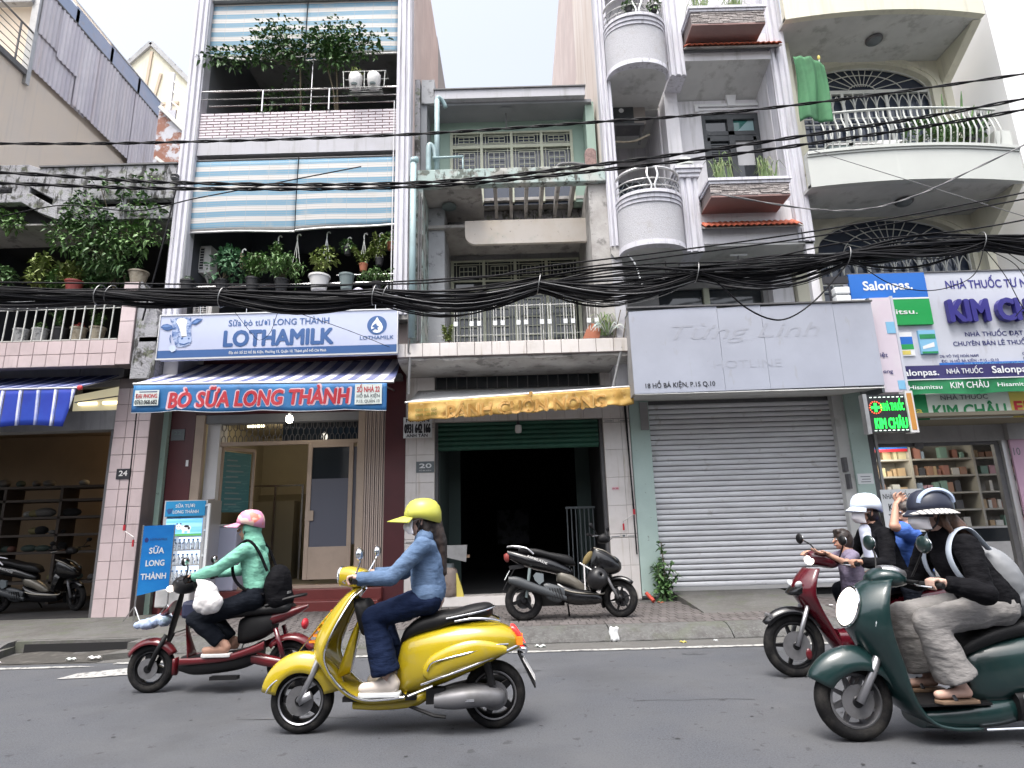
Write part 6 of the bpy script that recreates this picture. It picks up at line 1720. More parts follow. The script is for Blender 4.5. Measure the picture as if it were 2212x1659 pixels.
# ------------------------------------------------------------------ overhead cables
def cab(lab, pts, r, mt='cable', twist=False, group='single overhead cables', n=8):
    P = catmull(pts, n)
    g = MB()
    if twist:
        for ph in (0, pi): g.tube([p + V((0, cos(i * .9 + ph), sin(i * .9 + ph))) * r * .8 for i, p in enumerate(P)], r * .72, 6)
    else: g.tube(P, r, 6)
    o = g.build('overhead_cable', m[mt], None, smooth=60, base=True)
    return tag(o, lab, 'cable', group)
def cx_(pts, y): return [(a, y, b) for a, b in pts]
cab('top twisted cable crossing over the brick parapet', cx_([(-14, 7.3), (-7.29, 6.99), (-4.3, 6.93), (-1.41, 6.95), (1.2, 7.06), (3.77, 7.21), (7.64, 7.67), (14, 8.6)], 7.8), .016, twist=True, n=24)
cab('second twisted cable crossing over the lower blinds, the upper of a close pair', cx_([(-14, 7.1), (-7.21, 6.52), (-4.54, 6.27), (-1.27, 6.17), (1.36, 6.38), (4.4, 6.76), (7.55, 7.25), (14, 8.5)], 7.8), .020, twist=True, n=24)
cab('third twisted cable crossing over the lower blinds, the lower of a close pair', cx_([(-14, 6.85), (-7.18, 6.35), (-4.54, 6.18), (-1.26, 6.11), (1.49, 6.30), (4.4, 6.62), (7.51, 7.07), (14, 8.2)], 7.8), .020, twist=True, n=24)
RP = [(-14, 5.5), (-9.2, 5.08), (-6.04, 4.88), (-4.22, 4.79), (-1.98, 4.76), (.44, 4.86), (2.77, 4.97), (5.02, 5.16), (7.04, 5.33), (10.0, 5.2), (16, 5.6)]
SAG = [.3, .10, .03, .10, .22, .17, .16, .05, .08, .3]
FAN = [.5, .8, .5, .7, .6, 1.9, 1.5, 1.7, 1.2, .6]
bd = thing('cable_bundle', 'thick black bundle of utility cables sagging across the whole facade', 'cables', (0, 8.5, 4.7))
for c in range(52):
    a0, rad = random.uniform(0, 2 * pi), .115 * sqrt(random.random())
    pts = []
    sg_ = random.uniform(.45, 1.3)
    fd = random.choice((-1, -.7, -.4, -.2, 0, .2, .5, 1.0, 1.5)) if c < 44 else random.uniform(-2.2, 2.6)
    for i in range(len(RP) - 1):
        for k in range(10):
            tt = k / 10; w_ = sin(pi * tt)
            X = RP[i][0] + (RP[i + 1][0] - RP[i][0]) * tt; Z = RP[i][1] + (RP[i + 1][1] - RP[i][1]) * tt
            tw = a0 + i * 1.3 + tt * 1.3
            spread = 1 + FAN[i] * w_ * .35
            pts.append((X, 8.5 + rad * cos(tw) * spread + .03 * w_ * fd, Z - SAG[i] * w_ * sg_ + rad * sin(tw) * spread + FAN[i] * .065 * w_ * fd))
    MB().tube(pts, random.choice((.006, .008, .009, .011, .013, .017)), 6).build('cable', m['cable' if c % 9 else 'cableg'], bd, smooth=60)
for X, Z in RP[2:9]:
    MB().tube([(X + .03 * sin(a), 8.5 + .125 * cos(a), Z + .02 + .15 * sin(a)) for a in [2 * pi * k / 20 for k in range(20)]], .007, 6, loop=True).build('ring', m['ring'], bd, smooth=60)
    if random.random() < .6: MB().tube([(X + .16 + .05 * sin(a), 8.5 + .12 * cos(a), Z + .03 + .13 * sin(a)) for a in [2 * pi * k / 20 for k in range(20)]], .006, 6, loop=True).build('ring', m['ring'], bd, smooth=60)
for lab, pts in (('thin straight cable just above the bundle over the middle house', [(-14, 5.15), (-4, 4.93), (-1.98, 4.95), (.44, 5.05), (2.77, 5.28), (5.0, 5.55), (7.64, 5.98), (13, 6.9)]), ('upper thin straight cable rising to the right above the bundle', [(-14, 5.4), (-3, 4.95), (-.5, 4.98), (.44, 5.12), (2.77, 5.36), (5.0, 5.64), (7.64, 6.08), (13, 7.1)]),
                 ('thin cable rising from the bundle before the arched window', [(-.5, 4.75), (.44, 4.97), (2.0, 5.12), (3.6, 5.14), (5.0, 5.38), (7.0, 5.55), (9, 5.9)])):
    cab(lab, cx_(pts, 8.45), .012, n=8)
cab('slack black cable looping down across the blank sign', cx_([(2.77, 5.02), (3.05, 4.8), (3.4, 4.42), (3.75, 4.22), (4.05, 4.24), (4.45, 4.50), (4.9, 4.95), (5.05, 5.12)], 8.45), .012)
cab('slack cable curving below the bundle before the blue panel', cx_([(5.02, 5.12), (5.5, 4.72), (5.95, 4.58), (6.4, 4.62), (6.8, 4.82), (7.04, 5.28)], 8.42), .007)
cab('thin rope dropping diagonally before the cream parapet', [(5.3, 9.4, 7.55), (6.4, 9.0, 6.75), (7.5, 8.6, 5.95), (8.2, 8.4, 5.5)], .006, 'cableg')
cab('sagging twisted wire before the lower curved balcony', [(3.4, 9.3, 6.75), (4.8, 9.0, 6.25), (5.6, 8.8, 6.10), (6.3, 8.6, 6.2), (7.1, 8.4, 6.5), (8.5, 8.2, 7.1)], .011, 'cableg', True)
cab('thin service wire crossing the mossy canopy and lower blind', [(-8.5, 9.4, 6.75), (-7.5, 9.4, 6.92), (-6.2, 9.3, 6.72), (-5.2, 9.2, 6.85), (-4.5, 9.2, 6.98), (-2.4, 9.1, 7.3)], .010)
cab('thin wire hanging across the milk sign to the right', [(-3.2, 8.7, 4.62), (-2.6, 9.4, 4.55), (-2.0, 9.72, 4.35)], .005)
cab('thin wire looping over the milk sign lettering', [(-4.05, 8.55, 4.60), (-3.95, 8.9, 4.40), (-3.85, 9.0, 4.30), (-3.65, 8.9, 4.38), (-3.4, 8.55, 4.62)], .004)
cab('white drop cable beside the left round balcony', [(2.03, 9.85, 6.2), (2.03, 9.85, 6.0), (2.14, 9.7, 5.7), (2.2, 9.6, 5.3), (2.22, 9.5, 5.1)], .014, 'pwhite')
cab('black drop wire down the left fluted column', [(-5.88, 9.86, 7.6), (-5.95, 9.86, 7.0), (-6.05, 9.86, 6.2), (-6.15, 9.86, 5.5), (-6.25, 9.9, 5.0)], .014)
cab('tangled thin wires under the right end of the bundle', [(7.05, 8.45, 5.2), (7.3, 8.5, 4.8), (7.45, 8.5, 4.3), (7.75, 8.6, 3.9)], .006)
cab('second tangled thin wire under the right end of the bundle', [(7.1, 8.45, 5.2), (7.5, 8.5, 4.95), (7.6, 8.5, 4.5), (7.4, 8.6, 4.2)], .006)
cab('thin wire crossing the right part of the pharmacy sign', [(7.3, 8.45, 5.2), (7.7, 8.5, 4.9), (8.0, 8.6, 4.7)], .006)

# ------------------------------------------------------------------ shop things
fr = thing('drinks_fridge', 'lit milk display fridge with blue header and rows of bottles', 'fridge', (-5.5, 10.5, .15))
g = MB().box(-5.86, -5.80, 10.45, 10.95, .62, 2.0).box(-5.20, -5.14, 10.45, 10.95, .62, 2.0).box(-5.80, -5.20, 10.9, 10.95, .62, 2.0).box(-5.80, -5.2, 10.46, 10.9, 1.94, 2.0).box(-5.80, -5.2, 10.46, 10.9, .60, .68)
g.build('cabinet', m['alu'], fr)
MB().box(-5.83, -5.17, 10.43, 10.45, 1.74, 1.985).build('blue_header', mat('header_print', (.012, .22, .45), .5, emit=.08), fr)
text(fr, 'SỮA TƯƠI', -5.66, -5.34, 1.88, .05, 10.425, m['pwhite'], 1.2); text(fr, 'LONG THÀNH', -5.70, -5.27, 1.785, .05, 10.425, m['pwhite'], 1.2)
MB().poly([(-5.81, 10.425, 1.84), (-5.77, 10.425, 1.87), (-5.73, 10.425, 1.86), (-5.70, 10.425, 1.88), (-5.71, 10.425, 1.84), (-5.73, 10.425, 1.79), (-5.77, 10.425, 1.78)]).build('emblem', m['navy'], fr)
sc = MB().box(-5.80, -5.20, 10.44, 10.46, 1.42, 1.70).build('lit_picture', mat('lit_sky_picture', (.10, .42, .85), .3, layers=[((.45, .75, .95), (.1, .1, 5), .4, .6, .9)], emit=.28), fr)
MB().box(-5.80, -5.2, 10.436, 10.44, 1.42, 1.455).build('grass_strip', mat('lit_grass_picture', (.12, .42, .12), .4, emit=.2), sc)
cw = mat('lit_white_picture', (.85, .88, .9), .4, emit=.2)
g = MB()
for c_, r in (((-5.46, 1.545), (.085, .052)), ((-5.58, 1.565), (.05, .045))): g.poly([(c_[0] + r[0] * cos(a), 10.434, c_[1] + r[1] * sin(a)) for a in [2 * pi * k / 18 for k in range(18)]])
for X in (-5.51, -5.49, -5.42, -5.40): g.box(X - .008, X + .008, 10.431, 10.434, 1.46, 1.53)
g.build('cow_picture', cw, sc, fix=False)
g = MB()
for c_, r in (((-5.45, 1.575), (.045, .02)), ((-5.41, 1.54), (.02, .022)), ((-5.61, 1.615), (.014, .012)), ((-5.55, 1.615), (.014, .012)), ((-5.60, 1.57), (.007, .008)), ((-5.57, 1.57), (.007, .008))):
    g.poly([(c_[0] + r[0] * cos(a), 10.429, c_[1] + r[1] * sin(a)) for a in [2 * pi * k / 12 for k in range(12)]])
g.build('cow_patches', m['blackp'], sc, fix=False)
MB().box(-5.80, -5.2, 10.88, 10.89, .70, 1.40).build('lit_back', m['coolwhite'], fr)
ORD = 'first second third fourth fifth sixth seventh eighth ninth tenth eleventh twelfth thirteenth fourteenth fifteenth sixteenth seventeenth eighteenth nineteenth twentieth'.split()
ORD += ['twenty-' + o for o in ORD[:9]] + ['thirtieth'] + ['thirty-' + o for o in ORD[:9]]
bt = MB().lathe([(.03, 0), (.032, .10), (.013, .13), (.013, .15)], (0, 0, 0), 'z', 10).mesh('bottle', mat('milk_bottle', (.75, .78, .80), .3, layers=[((.04, .06, .12), 22, .55, .58, .95)]), 50)
bcap = MB().lathe([(.015, .15), (.015, .17)], (0, 0, 0), 'z', 8).mesh('bottle_cap', m['cyan'])
for z in (.70, .96, 1.22 - .02):
    MB().box(-5.80, -5.2, 10.5, 10.88, z - .02, z).build('shelf', m['alu'], fr)
    for k in range(8):
        b = tag(link('milk_bottle', bt), ORD[k] + ' milk bottle from the left in the ' + {.70: 'bottom', .96: 'middle', 1.2: 'top'}[round(z, 2)] + ' row of the lit fridge', 'bottle', 'milk bottles in the fridge')
        b.location = (-5.76 + .075 * k, 10.56, z); link('bottle_cap', bcap, b)
dr_ = MB().obox((-5.16, 10.44, 1.9), (-4.96, 10.15, 1.9), .03, .03).obox((-5.16, 10.44, .72), (-4.96, 10.15, .72), .03, .03).obox((-4.96, 10.15, .70), (-4.96, 10.15, 1.92), .04, .04).obox((-5.16, 10.44, 1.5), (-4.96, 10.15, 1.5), .02, .03).obox((-5.16, 10.44, 1.1), (-4.96, 10.15, 1.1), .02, .03)
dr_.build('open_door', m['pwhite'], fr)
MB().obox((-5.15, 10.43, 1.31), (-4.97, 10.16, 1.31), .004, 1.16).build('door_glass', mat('fridge_door_glass', (.25, .27, .32), .1, alpha=.35), fr)
t = thing('storage_box', 'white storage chest under the milk fridge', 'box', (-5.55, 10.5, .15)); o = MB().box(-5.86, -5.3, 10.42, 10.9, .30, .595).build('body', m['potwhite'], t); bev(o, .03, 3); MB().box(-5.8, -5.4, 10.5, 10.85, .15, .30).build('base', m['redstep'], t)
t = thing('chest_fridge', 'pale grey fridge body standing inside behind the milk display', 'fridge', (-5.03, 11.0, .5)); o = MB().box(-5.24, -4.84, 10.95, 11.4, .49, 1.56).build('body', mat('pale_lilac_fridge', (.45, .47, .60), .35), t); bev(o, .02, 2); MB().box(-5.25, -4.83, 10.93, 11.4, 1.56, 1.60).build('lid', m['alu'], t)
t = thing('counter', 'dark counter with a steel frame inside the milk shop', 'counter', (-5.0, 13.4, .5))
MB().box(-5.7, -4.7, 13.3, 13.8, .5, 2.1).build('body', m['olive_int'], t); g = MB().box(-5.75, -4.5, 13.25, 13.3, 2.40, 2.44).box(-5.12, -5.08, 13.25, 13.3, .5, 2.4).box(-5.75, -5.71, 13.25, 13.3, .5, 2.4).box(-4.54, -4.5, 13.25, 13.3, .5, 2.4); g.build('steel_frame', m['steel'], t)
t = thing('menu_board', 'teal menu board leaning in the open door leaf', 'menu', (-5.15, 11.5, 1.8))
g = MB(); a, b = V((-5.33, 11.31, 0)), V((-4.99, 11.69, 0))
g.poly([(a.x, a.y, 1.82), (b.x, b.y, 1.82), (b.x, b.y, 2.90), (a.x, a.y, 2.92)]); g.build('sheet', mat('teal_menu', (.03, .13, .14), .5, layers=[((.10, .22, .22), (3, 3, 26), .55, .62, .8)]), t)
g = MB()
for k in range(9):
    z = 2.75 - .1 * k; p, q = a.lerp(b, .12), a.lerp(b, .5 + .3 * ((k * 7) % 5) / 5)
    g.poly([(p.x, p.y - .01, z), (q.x, q.y - .01, z), (q.x, q.y - .01, z + .025), (p.x, p.y - .01, z + .025)])
g.build('text_lines', m['potgrey'], t, fix=False)
sn = thing('sidewalk_sign', 'tall blue upright sign board on thin steel legs', 'sign', (-5.7, 10.1, .15))
P0, P1 = V((-5.90, 9.98, 0)), V((-5.53, 10.22, 0))
g = MB()
for p in (P0, P1): g.tube([(p.x, p.y, .17), (p.x, p.y, 1.60)], .014, 6)
for p in (P0, P1):
    for dx in (-.13, .13): g.tube([(p.x, p.y, .38), (p.x + dx, p.y - .05, .17)], .009, 5)
g.build('leg', m['steel'], sn)
bd_ = MB(); dpt = (P1 - P0)
bd_.rings([[(P0.x, P0.y - .012, .53), (P0.x, P0.y - .012, 1.585), (P0.x, P0.y + .012, 1.585), (P0.x, P0.y + .012, .53)], [(P1.x, P1.y - .012, .62), (P1.x, P1.y - .012, 1.60), (P1.x, P1.y + .012, 1.60), (P1.x, P1.y + .012, .62)]])
bd_.build('board', mat('blue_sign_print', (.006, .16, .52), .35, layers=[((.02, .24, .62), (1, 1, 3), .4, .65, .9)]), sn)
ang = atan2(dpt.y, dpt.x)
MM = Matrix.Translation((P0.x, P0.y - .014, 0)) @ Matrix.Rotation(ang, 4, 'Z')
text(sn, 'SỮA', .12, .33, 1.16, .085, 0, m['pwhite'], 1.4, M=MM); text(sn, 'LONG', .09, .35, .97, .085, 0, m['pwhite'], 1.4, M=MM); text(sn, 'THÀNH', .04, .39, .77, .085, 0, m['pwhite'], 1.4, M=MM)
text(sn, 'LOTHAMILK', .12, .36, 1.36, .035, 0, m['navy'], .8, M=MM); g = MB()
g.poly([tuple(MM @ V((.07 + .028 * cos(a) * (.4 if sin(a) > .5 else 1), 0, 1.37 + .04 * sin(a)))) for a in [2 * pi * k / 14 for k in range(14)]]); g.build('drop_logo', m['navyd'], sn, fix=False)
# bulbs and tubes
for x, y, z, lab, e in ((-3.78, 10.25, 3.30, 'lit bulb hanging under the blue valance', 2.5), (-3.56, 11.95, 3.22, 'lit bulb hanging inside the milk shop', 4)):
    t = thing('hanging_bulb', lab, 'lamp', (x, y, z), 'lit bulbs of the milk shop')
    MB().tube([(x, y, z + .09), (x, y, z + .5)], .006, 5).build('cord', m['cable'], t); MB().lathe([(.02, .05), (.025, .09)], (x, y, z), 'z', 10).build('socket', m['potwhite'], t)
    MB().lathe([(.02, .055), (.05, .04), (.06, -.02), (.045, -.06), (.01, -.075)], (x, y, z), 'z', 16).build('bulb', m['bulb'], t, smooth=60)
    l = bpy.data.lights.new('bulb_light', 'POINT'); l.energy = e; l.color = (1, .86, .66); l.shadow_soft_size = .06
    o = bpy.data.objects.new('bulb_light', l); COL.objects.link(o); o.location = (0, -.02, -.14); o.parent = t
t = thing('hanging_bulb', 'unlit white bulb hanging before the green shutter', 'lamp', (.09, 10.9, 3.05))
MB().tube([(.09, 10.9, 3.2), (.09, 10.9, 3.4)], .008, 5).lathe([(.03, .14), (.03, .2)], (.09, 10.9, 3.05), 'z', 10).build('socket', m['blackp'], t); MB().lathe([(.03, .14), (.055, .13), (.06, .04), (.05, .0), (.01, -.01)], (.09, 10.9, 3.05), 'z', 16).build('bulb', m['potwhite'], t, smooth=60)
t = thing('tube_lamp', 'glowing tube lamp behind the scrolled transom guard', 'lamp', (-5.4, 13.0, 3.6)); MB().tube([(-5.75, 13.2, 3.71), (-5.3, 12.9, 3.66)], .03, 8).build('tube', m['tubel'], t)
l = bpy.data.lights.new('tube_light', 'POINT'); l.energy = 5; l.color = (1, .83, .55); l.shadow_soft_size = .2
o = bpy.data.objects.new('tube_light', l); COL.objects.link(o); o.parent = t; o.location = (.3, -.1, -.2)
t = thing('lit_panel', 'bright lit panel above the left shop opening', 'lit sign', (-7.35, 10.6, 3.62))
MB().prism([(-7.77, 3.615), (-6.94, 3.615), (-6.94, 4.05), (-7.77, 3.9)], 10.64, 10.66).build('panel', mat('yellowish_panel', (.55, .50, .34), .4, emit=.25), t)
MB().tube([(-7.65, 10.61, 3.74), (-7.34, 10.61, 3.74)], .032, 8).tube([(-7.22, 10.61, 3.745), (-6.98, 10.61, 3.745)], .032, 8).build('tube', m['warmtube'], t)
t = thing('ceiling_light', 'tube light glowing on the warm wall inside the left shop', 'lamp', (-7.7, 13.5, 3.4)); MB().tube([(-8.0, 14.2, 3.62), (-7.2, 14.2, 3.62)], .022, 8).build('tube', m['warmtube'], t)
l = bpy.data.lights.new('shop_light', 'POINT'); l.energy = 11; l.color = (1, .72, .40); l.shadow_soft_size = .3
o = bpy.data.objects.new('shop_light', l); COL.objects.link(o); o.parent = t; o.location = (-.4, .2, .0)
l = bpy.data.lights.new('pharmacy_light', 'POINT'); l.energy = 22; l.color = (1, .95, .82); l.shadow_soft_size = .3
t = thing('ceiling_light', 'ceiling light inside the pharmacy above the shelves', 'lamp', (7.6, 12.6, 2.9)); MB().box(7.2, 8.2, 12.55, 12.65, 2.92, 2.96).build('tube', m['coolwhite'], t)
o = bpy.data.objects.new('pharmacy_light', l); COL.objects.link(o); o.parent = t; o.location = (0, -.2, -.12)
# left shop shelves
t = thing('shelf_unit', 'dark cluttered shelf unit inside the left shop', 'shelf', (-9.3, 13.4, .15))
g = MB()
for z in (.55, 1.15, 1.5, 1.86, 2.22, 2.5): g.box(-11.2, -7.2, 13.2, 13.7, z, z + .05)
for x in (-11.1, -10.85, -9.65, -8.6, -7.3): g.box(x, x + .06, 13.2, 13.7, .15, 2.5)
g.build('frame', mat('dark_wood_shelf', (.075, .06, .05), .7), t)
GC = {'black': (.02, .02, .022), 'grey': (.10, .095, .09), 'olive': (.14, .12, .05), 'brown': (.12, .05, .035), 'pale': (.2, .2, .19), 'dark green': (.04, .06, .05)}
SHN = {.6: 'lowest', 1.2: 'second lowest', 1.55: 'middle', 1.91: 'second highest', 2.55: 'top'}
for z in SHN:
    xx = sorted(random.uniform(-11, -7.4) for _ in range(9))
    for k, x in enumerate(xx):
        s = random.uniform(.05, .13); cn = random.choice(list(GC))
        if cn not in m: m[cn] = mat('stored_' + cn.replace(' ', '_'), GC[cn], .7)
        o = MB().ell((0, 0, 0), (s * random.uniform(.8, 1.9), s, s * .8), 10, 6).mesh('goods', m[cn], 50)
        o = tag(link('stored_bundle', o), cn + ' bundle, ' + ORD[k] + ' from the left on the ' + SHN[z] + ' shelf of the left shop', 'bundle', 'goods on the dark shelves'); o.location = (x, 13.35, z + s * .7)
t = thing('red_crate', 'dark red panel standing just inside the left shop', 'crate', (-7.25, 12.2, .15)); MB().box(-7.35, -7.12, 12.1, 12.4, .9, 1.25).build('panel', m['potred'], t); MB().box(-7.33, -7.30, 12.15, 12.2, .15, .9).box(-7.17, -7.14, 12.15, 12.2, .15, .9).build('leg', m['dirtsteel'], t)
# pharmacy shelves
sh = thing('shelf_unit', 'lit pharmacy shelves packed with medicine boxes', 'shelf', (8.8, 13.2, .2))
g = MB()
SZ = (.75, 1.15, 1.5, 1.85, 2.2, 2.55)
for z in SZ + (2.93,): g.box(7.3, 11.2, 13.0, 13.5, z, z + .035)
for x in (7.3, 8.28, 9.6, 10.75, 11.15): g.box(x, x + .05, 12.98, 13.5, .2, 2.95)
g.box(7.3, 11.2, 13.5, 13.52, .2, 2.95)
g.build('frame', mat('shelf_frame', (.42, .40, .36), .5), sh)
wall(sh, 'blue_header', 7.3, 8.25, 12.95, 12.98, 2.80, 2.93, m['blue'])
wall(sh, 'red_header', 7.3, 8.25, 12.95, 12.98, 2.74, 2.80, m['redp'])
MC = {'white': (.6, .58, .55), 'orange': (.5, .36, .22), 'red': (.42, .2, .16), 'blue': (.32, .4, .5), 'green': (.24, .38, .32), 'yellow': (.56, .5, .32), 'pale': (.62, .62, .6), 'brown': (.35, .2, .14), 'black': (.08, .08, .09), 'pink': (.5, .3, .35)}
for c in MC: m['mb' + c] = mat(c + '_medicine_box', MC[c], .5)
meshes = {}
for zi, z in enumerate(SZ):
    x, k = 7.4, 0
    while x < 10.7:
        w, h = random.uniform(.06, .16), random.uniform(.10, .24); cn = random.choice(list(MC))
        if x < 8.2 and z > 2: cn = random.choice(('yellow', 'orange'))
        if abs(x + w / 2 - 8.3) > .09 and abs(x + w / 2 - 9.62) > .09 and random.random() < .86 and k < len(ORD):
            key = (round(w, 2), round(h, 2), cn)
            if key not in meshes: meshes[key] = MB().box(-w / 2, w / 2, 0, .12, 0, h).mesh('medicine_box', m['mb' + cn])
            o = tag(link('medicine_box', meshes[key]), cn + ' medicine box, ' + ORD[k] + ' from the left on the ' + ('lowest', 'second', 'third', 'fourth', 'fifth', 'top')[zi] + ' pharmacy shelf', 'box', 'medicine boxes on the shelves'); o.location = (x + w / 2, 13.04 + random.uniform(0, .05), z + .035)
            k += 1
        x += w + random.uniform(.004, .06)
t = thing('display_counter', 'glass pharmacy counter in front of the shelves', 'counter', (7.6, 12.4, .2))
MB().box(6.9, 10.2, 12.2, 12.6, .2, .9).build('body', m['potwhite'], t); MB().box(6.9, 10.2, 12.2, 12.6, .9, 1.15).build('glass', m['glass'], t); MB().box(6.88, 10.22, 12.18, 12.62, 1.15, 1.18).build('top', m['alu'], t)
# things at house 20
t = thing('gas_cylinder', 'rusty grey gas cylinder beside the black opening', 'gas cylinder', (-1.15, 10.95, .3))
MB().lathe([(.11, 0), (.13, .03), (.135, .1), (.135, .38), (.12, .44), (.06, .48)], (-1.15, 10.95, .30), 'z', 24).build('body', mat('rusty_cylinder', (.22, .18, .16), .6, layers=[((.12, .08, .06), 5, .5, .65, .8)]), t, smooth=50); MB().lathe([(.075, .46), (.075, .54), (.06, .54), (.06, .46)], (-1.15, 10.95, .30), 'z', 16).build('collar', m['greyp'], t)
t = thing('metal_tray', 'dull metal tray resting on the gas cylinder', 'tray', (-1.03, 10.9, .84)); g = MB().prism([(-1.30, 1.14), (-.84, 1.14), (-.86, .86), (-1.22, .95)], 10.82, 10.85).build('panel', m['galv'], t); MB().obox((-1.28, 10.86, 1.0), (-.80, 10.86, .95), .05, .05).build('roll', m['wood'], t)
t = thing('yellow_wedge', 'small yellow plastic wedge standing by the gas cylinder', 'wedge', (-.97, 10.9, .3)); MB().prism([(-1.03, .30), (-.91, .30), (-.93, .40), (-1.02, .68), (-1.035, .68)], 10.88, 10.95).build('body', m['yellowp'], t)
# litter
for x, y, z, w, c, lab in ((1.16, 8.03, .01, .11, 'pwhite', 'crumpled white paper standing against the kerb'), (1.95, 7.86, .006, .07, 'yellowp', 'yellow scrap of litter in the gutter'), (2.35, 7.9, .008, .04, 'pwhite', 'white bottle cap like scrap in the gutter'), (.25, 7.83, .006, .12, 'offwhite', 'flat pale paper lying in the gutter'), (3.9, 7.86, .006, .13, 'potclay', 'dry twig and leaf scraps in the gutter'),
                           (-5.0, 7.75, .03, .14, 'potwhite', 'crushed plastic cup in the drain opening'), (-5.25, 7.72, .03, .10, 'offwhite', 'second crumpled cup in the drain opening'), (-6.1, 7.68, .02, .10, 'pwhite', 'white paper scrap left of the drain opening'), (3.0, 10.2, .17, .14, 'potwhite', 'torn white paper on the ramp by the shutter'), (2.3, 10.5, .155, .10, 'potterra', 'orange wrapper beside the green pillar'), (4.6, 9.6, .155, .05, 'pwhite', 'tiny white scrap on the pavement near the red motorbike')):
    g = MB()
    st_ = lab.startswith('crumpled white')
    g.grid(lambda u, v: (x + w * (u - .5) + .01 * sin(7 * v), y + (w * .5 * (v - .5) if not st_ else .01 * sin(9 * u)), z + (w * 1.5 * v if st_ else .02 * abs(sin(u * 5 + v * 4)) * w * 8) + .01 * sin(11 * u)), 6, 6)
    o = g.build('litter_scrap', m[c], None, base=True, smooth=60); tag(o, lab, 'litter', 'scraps of litter'); solid(o, .003)
t = thing('red_tube', 'red cardboard tube lying beside the green pillar', 'tube', (2.16, 10.55, .2)); MB().tube([(2.10, 10.6, .30), (2.18, 10.45, .19)], .032, 10).build('body', mat('red_card', (.4, .05, .03), .6), t, smooth=50)
# ------------------------------------------------------------------ motorbikes (local: x forward, y left, z up)
m['tyre'] = mat('tyre_rubber', (.010, .010, .011), .9, spec=.2, layers=[((.05, .047, .043), 9, .46, .7, .7)], bump=(120, .4))
m['rimd'] = mat('dark_alloy', (.02, .02, .022), .4, .6)
m['rims'] = mat('silver_alloy', (.42, .42, .44), .35, .8)
m['yel'] = mat('yellow_lacquer', (.43, .325, .012), .22, coat=.8, layers=[((.37, .27, .012), 1.1, .45, .7, .6), ((.26, .22, .10), 7, .56, .76, .4)])
m['redl'] = mat('red_lacquer', (.10, .006, .010), .3, coat=.5, layers=[((.12, .06, .05), 7, .55, .75, .4)])
m['redm'] = mat('deep_red_lacquer', (.08, .004, .010), .22, coat=.7, layers=[((.10, .05, .05), 7, .55, .75, .3)])
m['grnl'] = mat('dark_green_lacquer', (.006, .024, .024), .28, coat=.6, layers=[((.035, .05, .045), 6, .52, .75, .4)])
m['blkl'] = mat('black_lacquer', (.004, .004, .005), .25, coat=.45)
m['blkm'] = mat('matt_black_plastic', (.008, .008, .009), .55, spec=.3)
m['seat'] = mat('black_vinyl', (.007, .007, .008), .5, spec=.3, bump=(180, .2))
m['grym'] = mat('grey_engine_case', (.16, .16, .17), .5, .4, layers=[((.10, .10, .10), 9, .45, .7, .7)])
m['dkgrey'] = mat('dark_grey_plastic', (.045, .05, .055), .45)
m['silv'] = mat('silver_panel', (.20, .185, .155), .3, .4)


def secs(S_, n=20, p=2.5, k=4):
    """closed loft along x; section: x, z bottom, z top, half width, x shift of the top"""
    P = catmull([V((*s, 0)) if len(s) == 4 else V(s) for s in S_], k)
    out = []
    for x, zb, zt, hw, sk in P:
        r = []
        for i in range(n):
            a = 2 * pi * i / n; c, s = cos(a), sin(a)
            zz = abs(s) ** (2 / p) * (1 if s > 0 else -1)
            r.append((x + sk * zz, max(hw, .002) * abs(c) ** (2 / p) * (1 if c > 0 else -1), (zb + zt) / 2 + (zt - zb) / 2 * zz))
        out.append(r)
    return MB().rings(out)


def arcgrid(c, R0, a0, a1, w, drop, n=18, m_=8, taper=.35, y0=0):
    def fn(u, v):
        a = R(a0 + (a1 - a0) * u); t = 2 * v - 1
        ww = w * (1 - taper * abs(2 * u - 1) ** 2.5)
        r = R0 - drop * abs(t) ** 2.6
        return (c[0] + r * cos(a), y0 + ww * t, c[1] + r * sin(a))
    return MB().grid(fn, n, m_)


def wheel(root, x, z, Rr, tw, rim, ns=5, rm='rimd', sw=.028, steer=0, disc=True, hub=.05):
    h = MB().lathe([(hub * .6, -.07), (hub, -.05), (hub, .05), (hub * .6, .07)], (0, 0, 0), 'y', 20).build('wheel', m['rimd'], root, smooth=40)
    h.location = (x, 0, z); h.rotation_euler = (0, 0, steer)
    a, b, hw = rim, Rr, tw / 2
    MB().lathe([(a, -hw * .75), (a + (b - a) * .35, -hw), (a + (b - a) * .75, -hw * .92), (b * .985, -hw * .5), (b, 0), (b * .985, hw * .5), (a + (b - a) * .75, hw * .92), (a + (b - a) * .35, hw), (a, hw * .75), (a * .97, 0)], (0, 0, 0), 'y', 44, False).build('tyre', m['tyre'], h, smooth=60)
    MB().lathe([(a * 1.0, -hw * .8), (a * .93, -hw * .86), (a * .86, -hw * .45), (a * .86, hw * .45), (a * .93, hw * .86), (a * 1.0, hw * .8)], (0, 0, 0), 'y', 40, False).build('rim', m[rm], h, smooth=40)
    sp = MB().rings([[(-sw, -.02, hub * .7), (sw, -.02, hub * .7), (sw, .02, hub * .7), (-sw, .02, hub * .7)], [(-sw * .55, -.016, a * .9), (sw * .55, -.016, a * .9), (sw * .55, .016, a * .9), (-sw * .55, .016, a * .9)]]).mesh('spoke', m[rm])
    for k in range(ns):
        o = link('spoke', sp, h); o.rotation_euler = (0, 2 * pi * k / ns + .3, 0)
    if disc: MB().lathe([(rim * .62, -.001), (rim * .62, .004), (rim * .3, .004)], (0, .06, 0), 'y', 28).build('brake_disc', m['grym'], h, smooth=30)
    return h


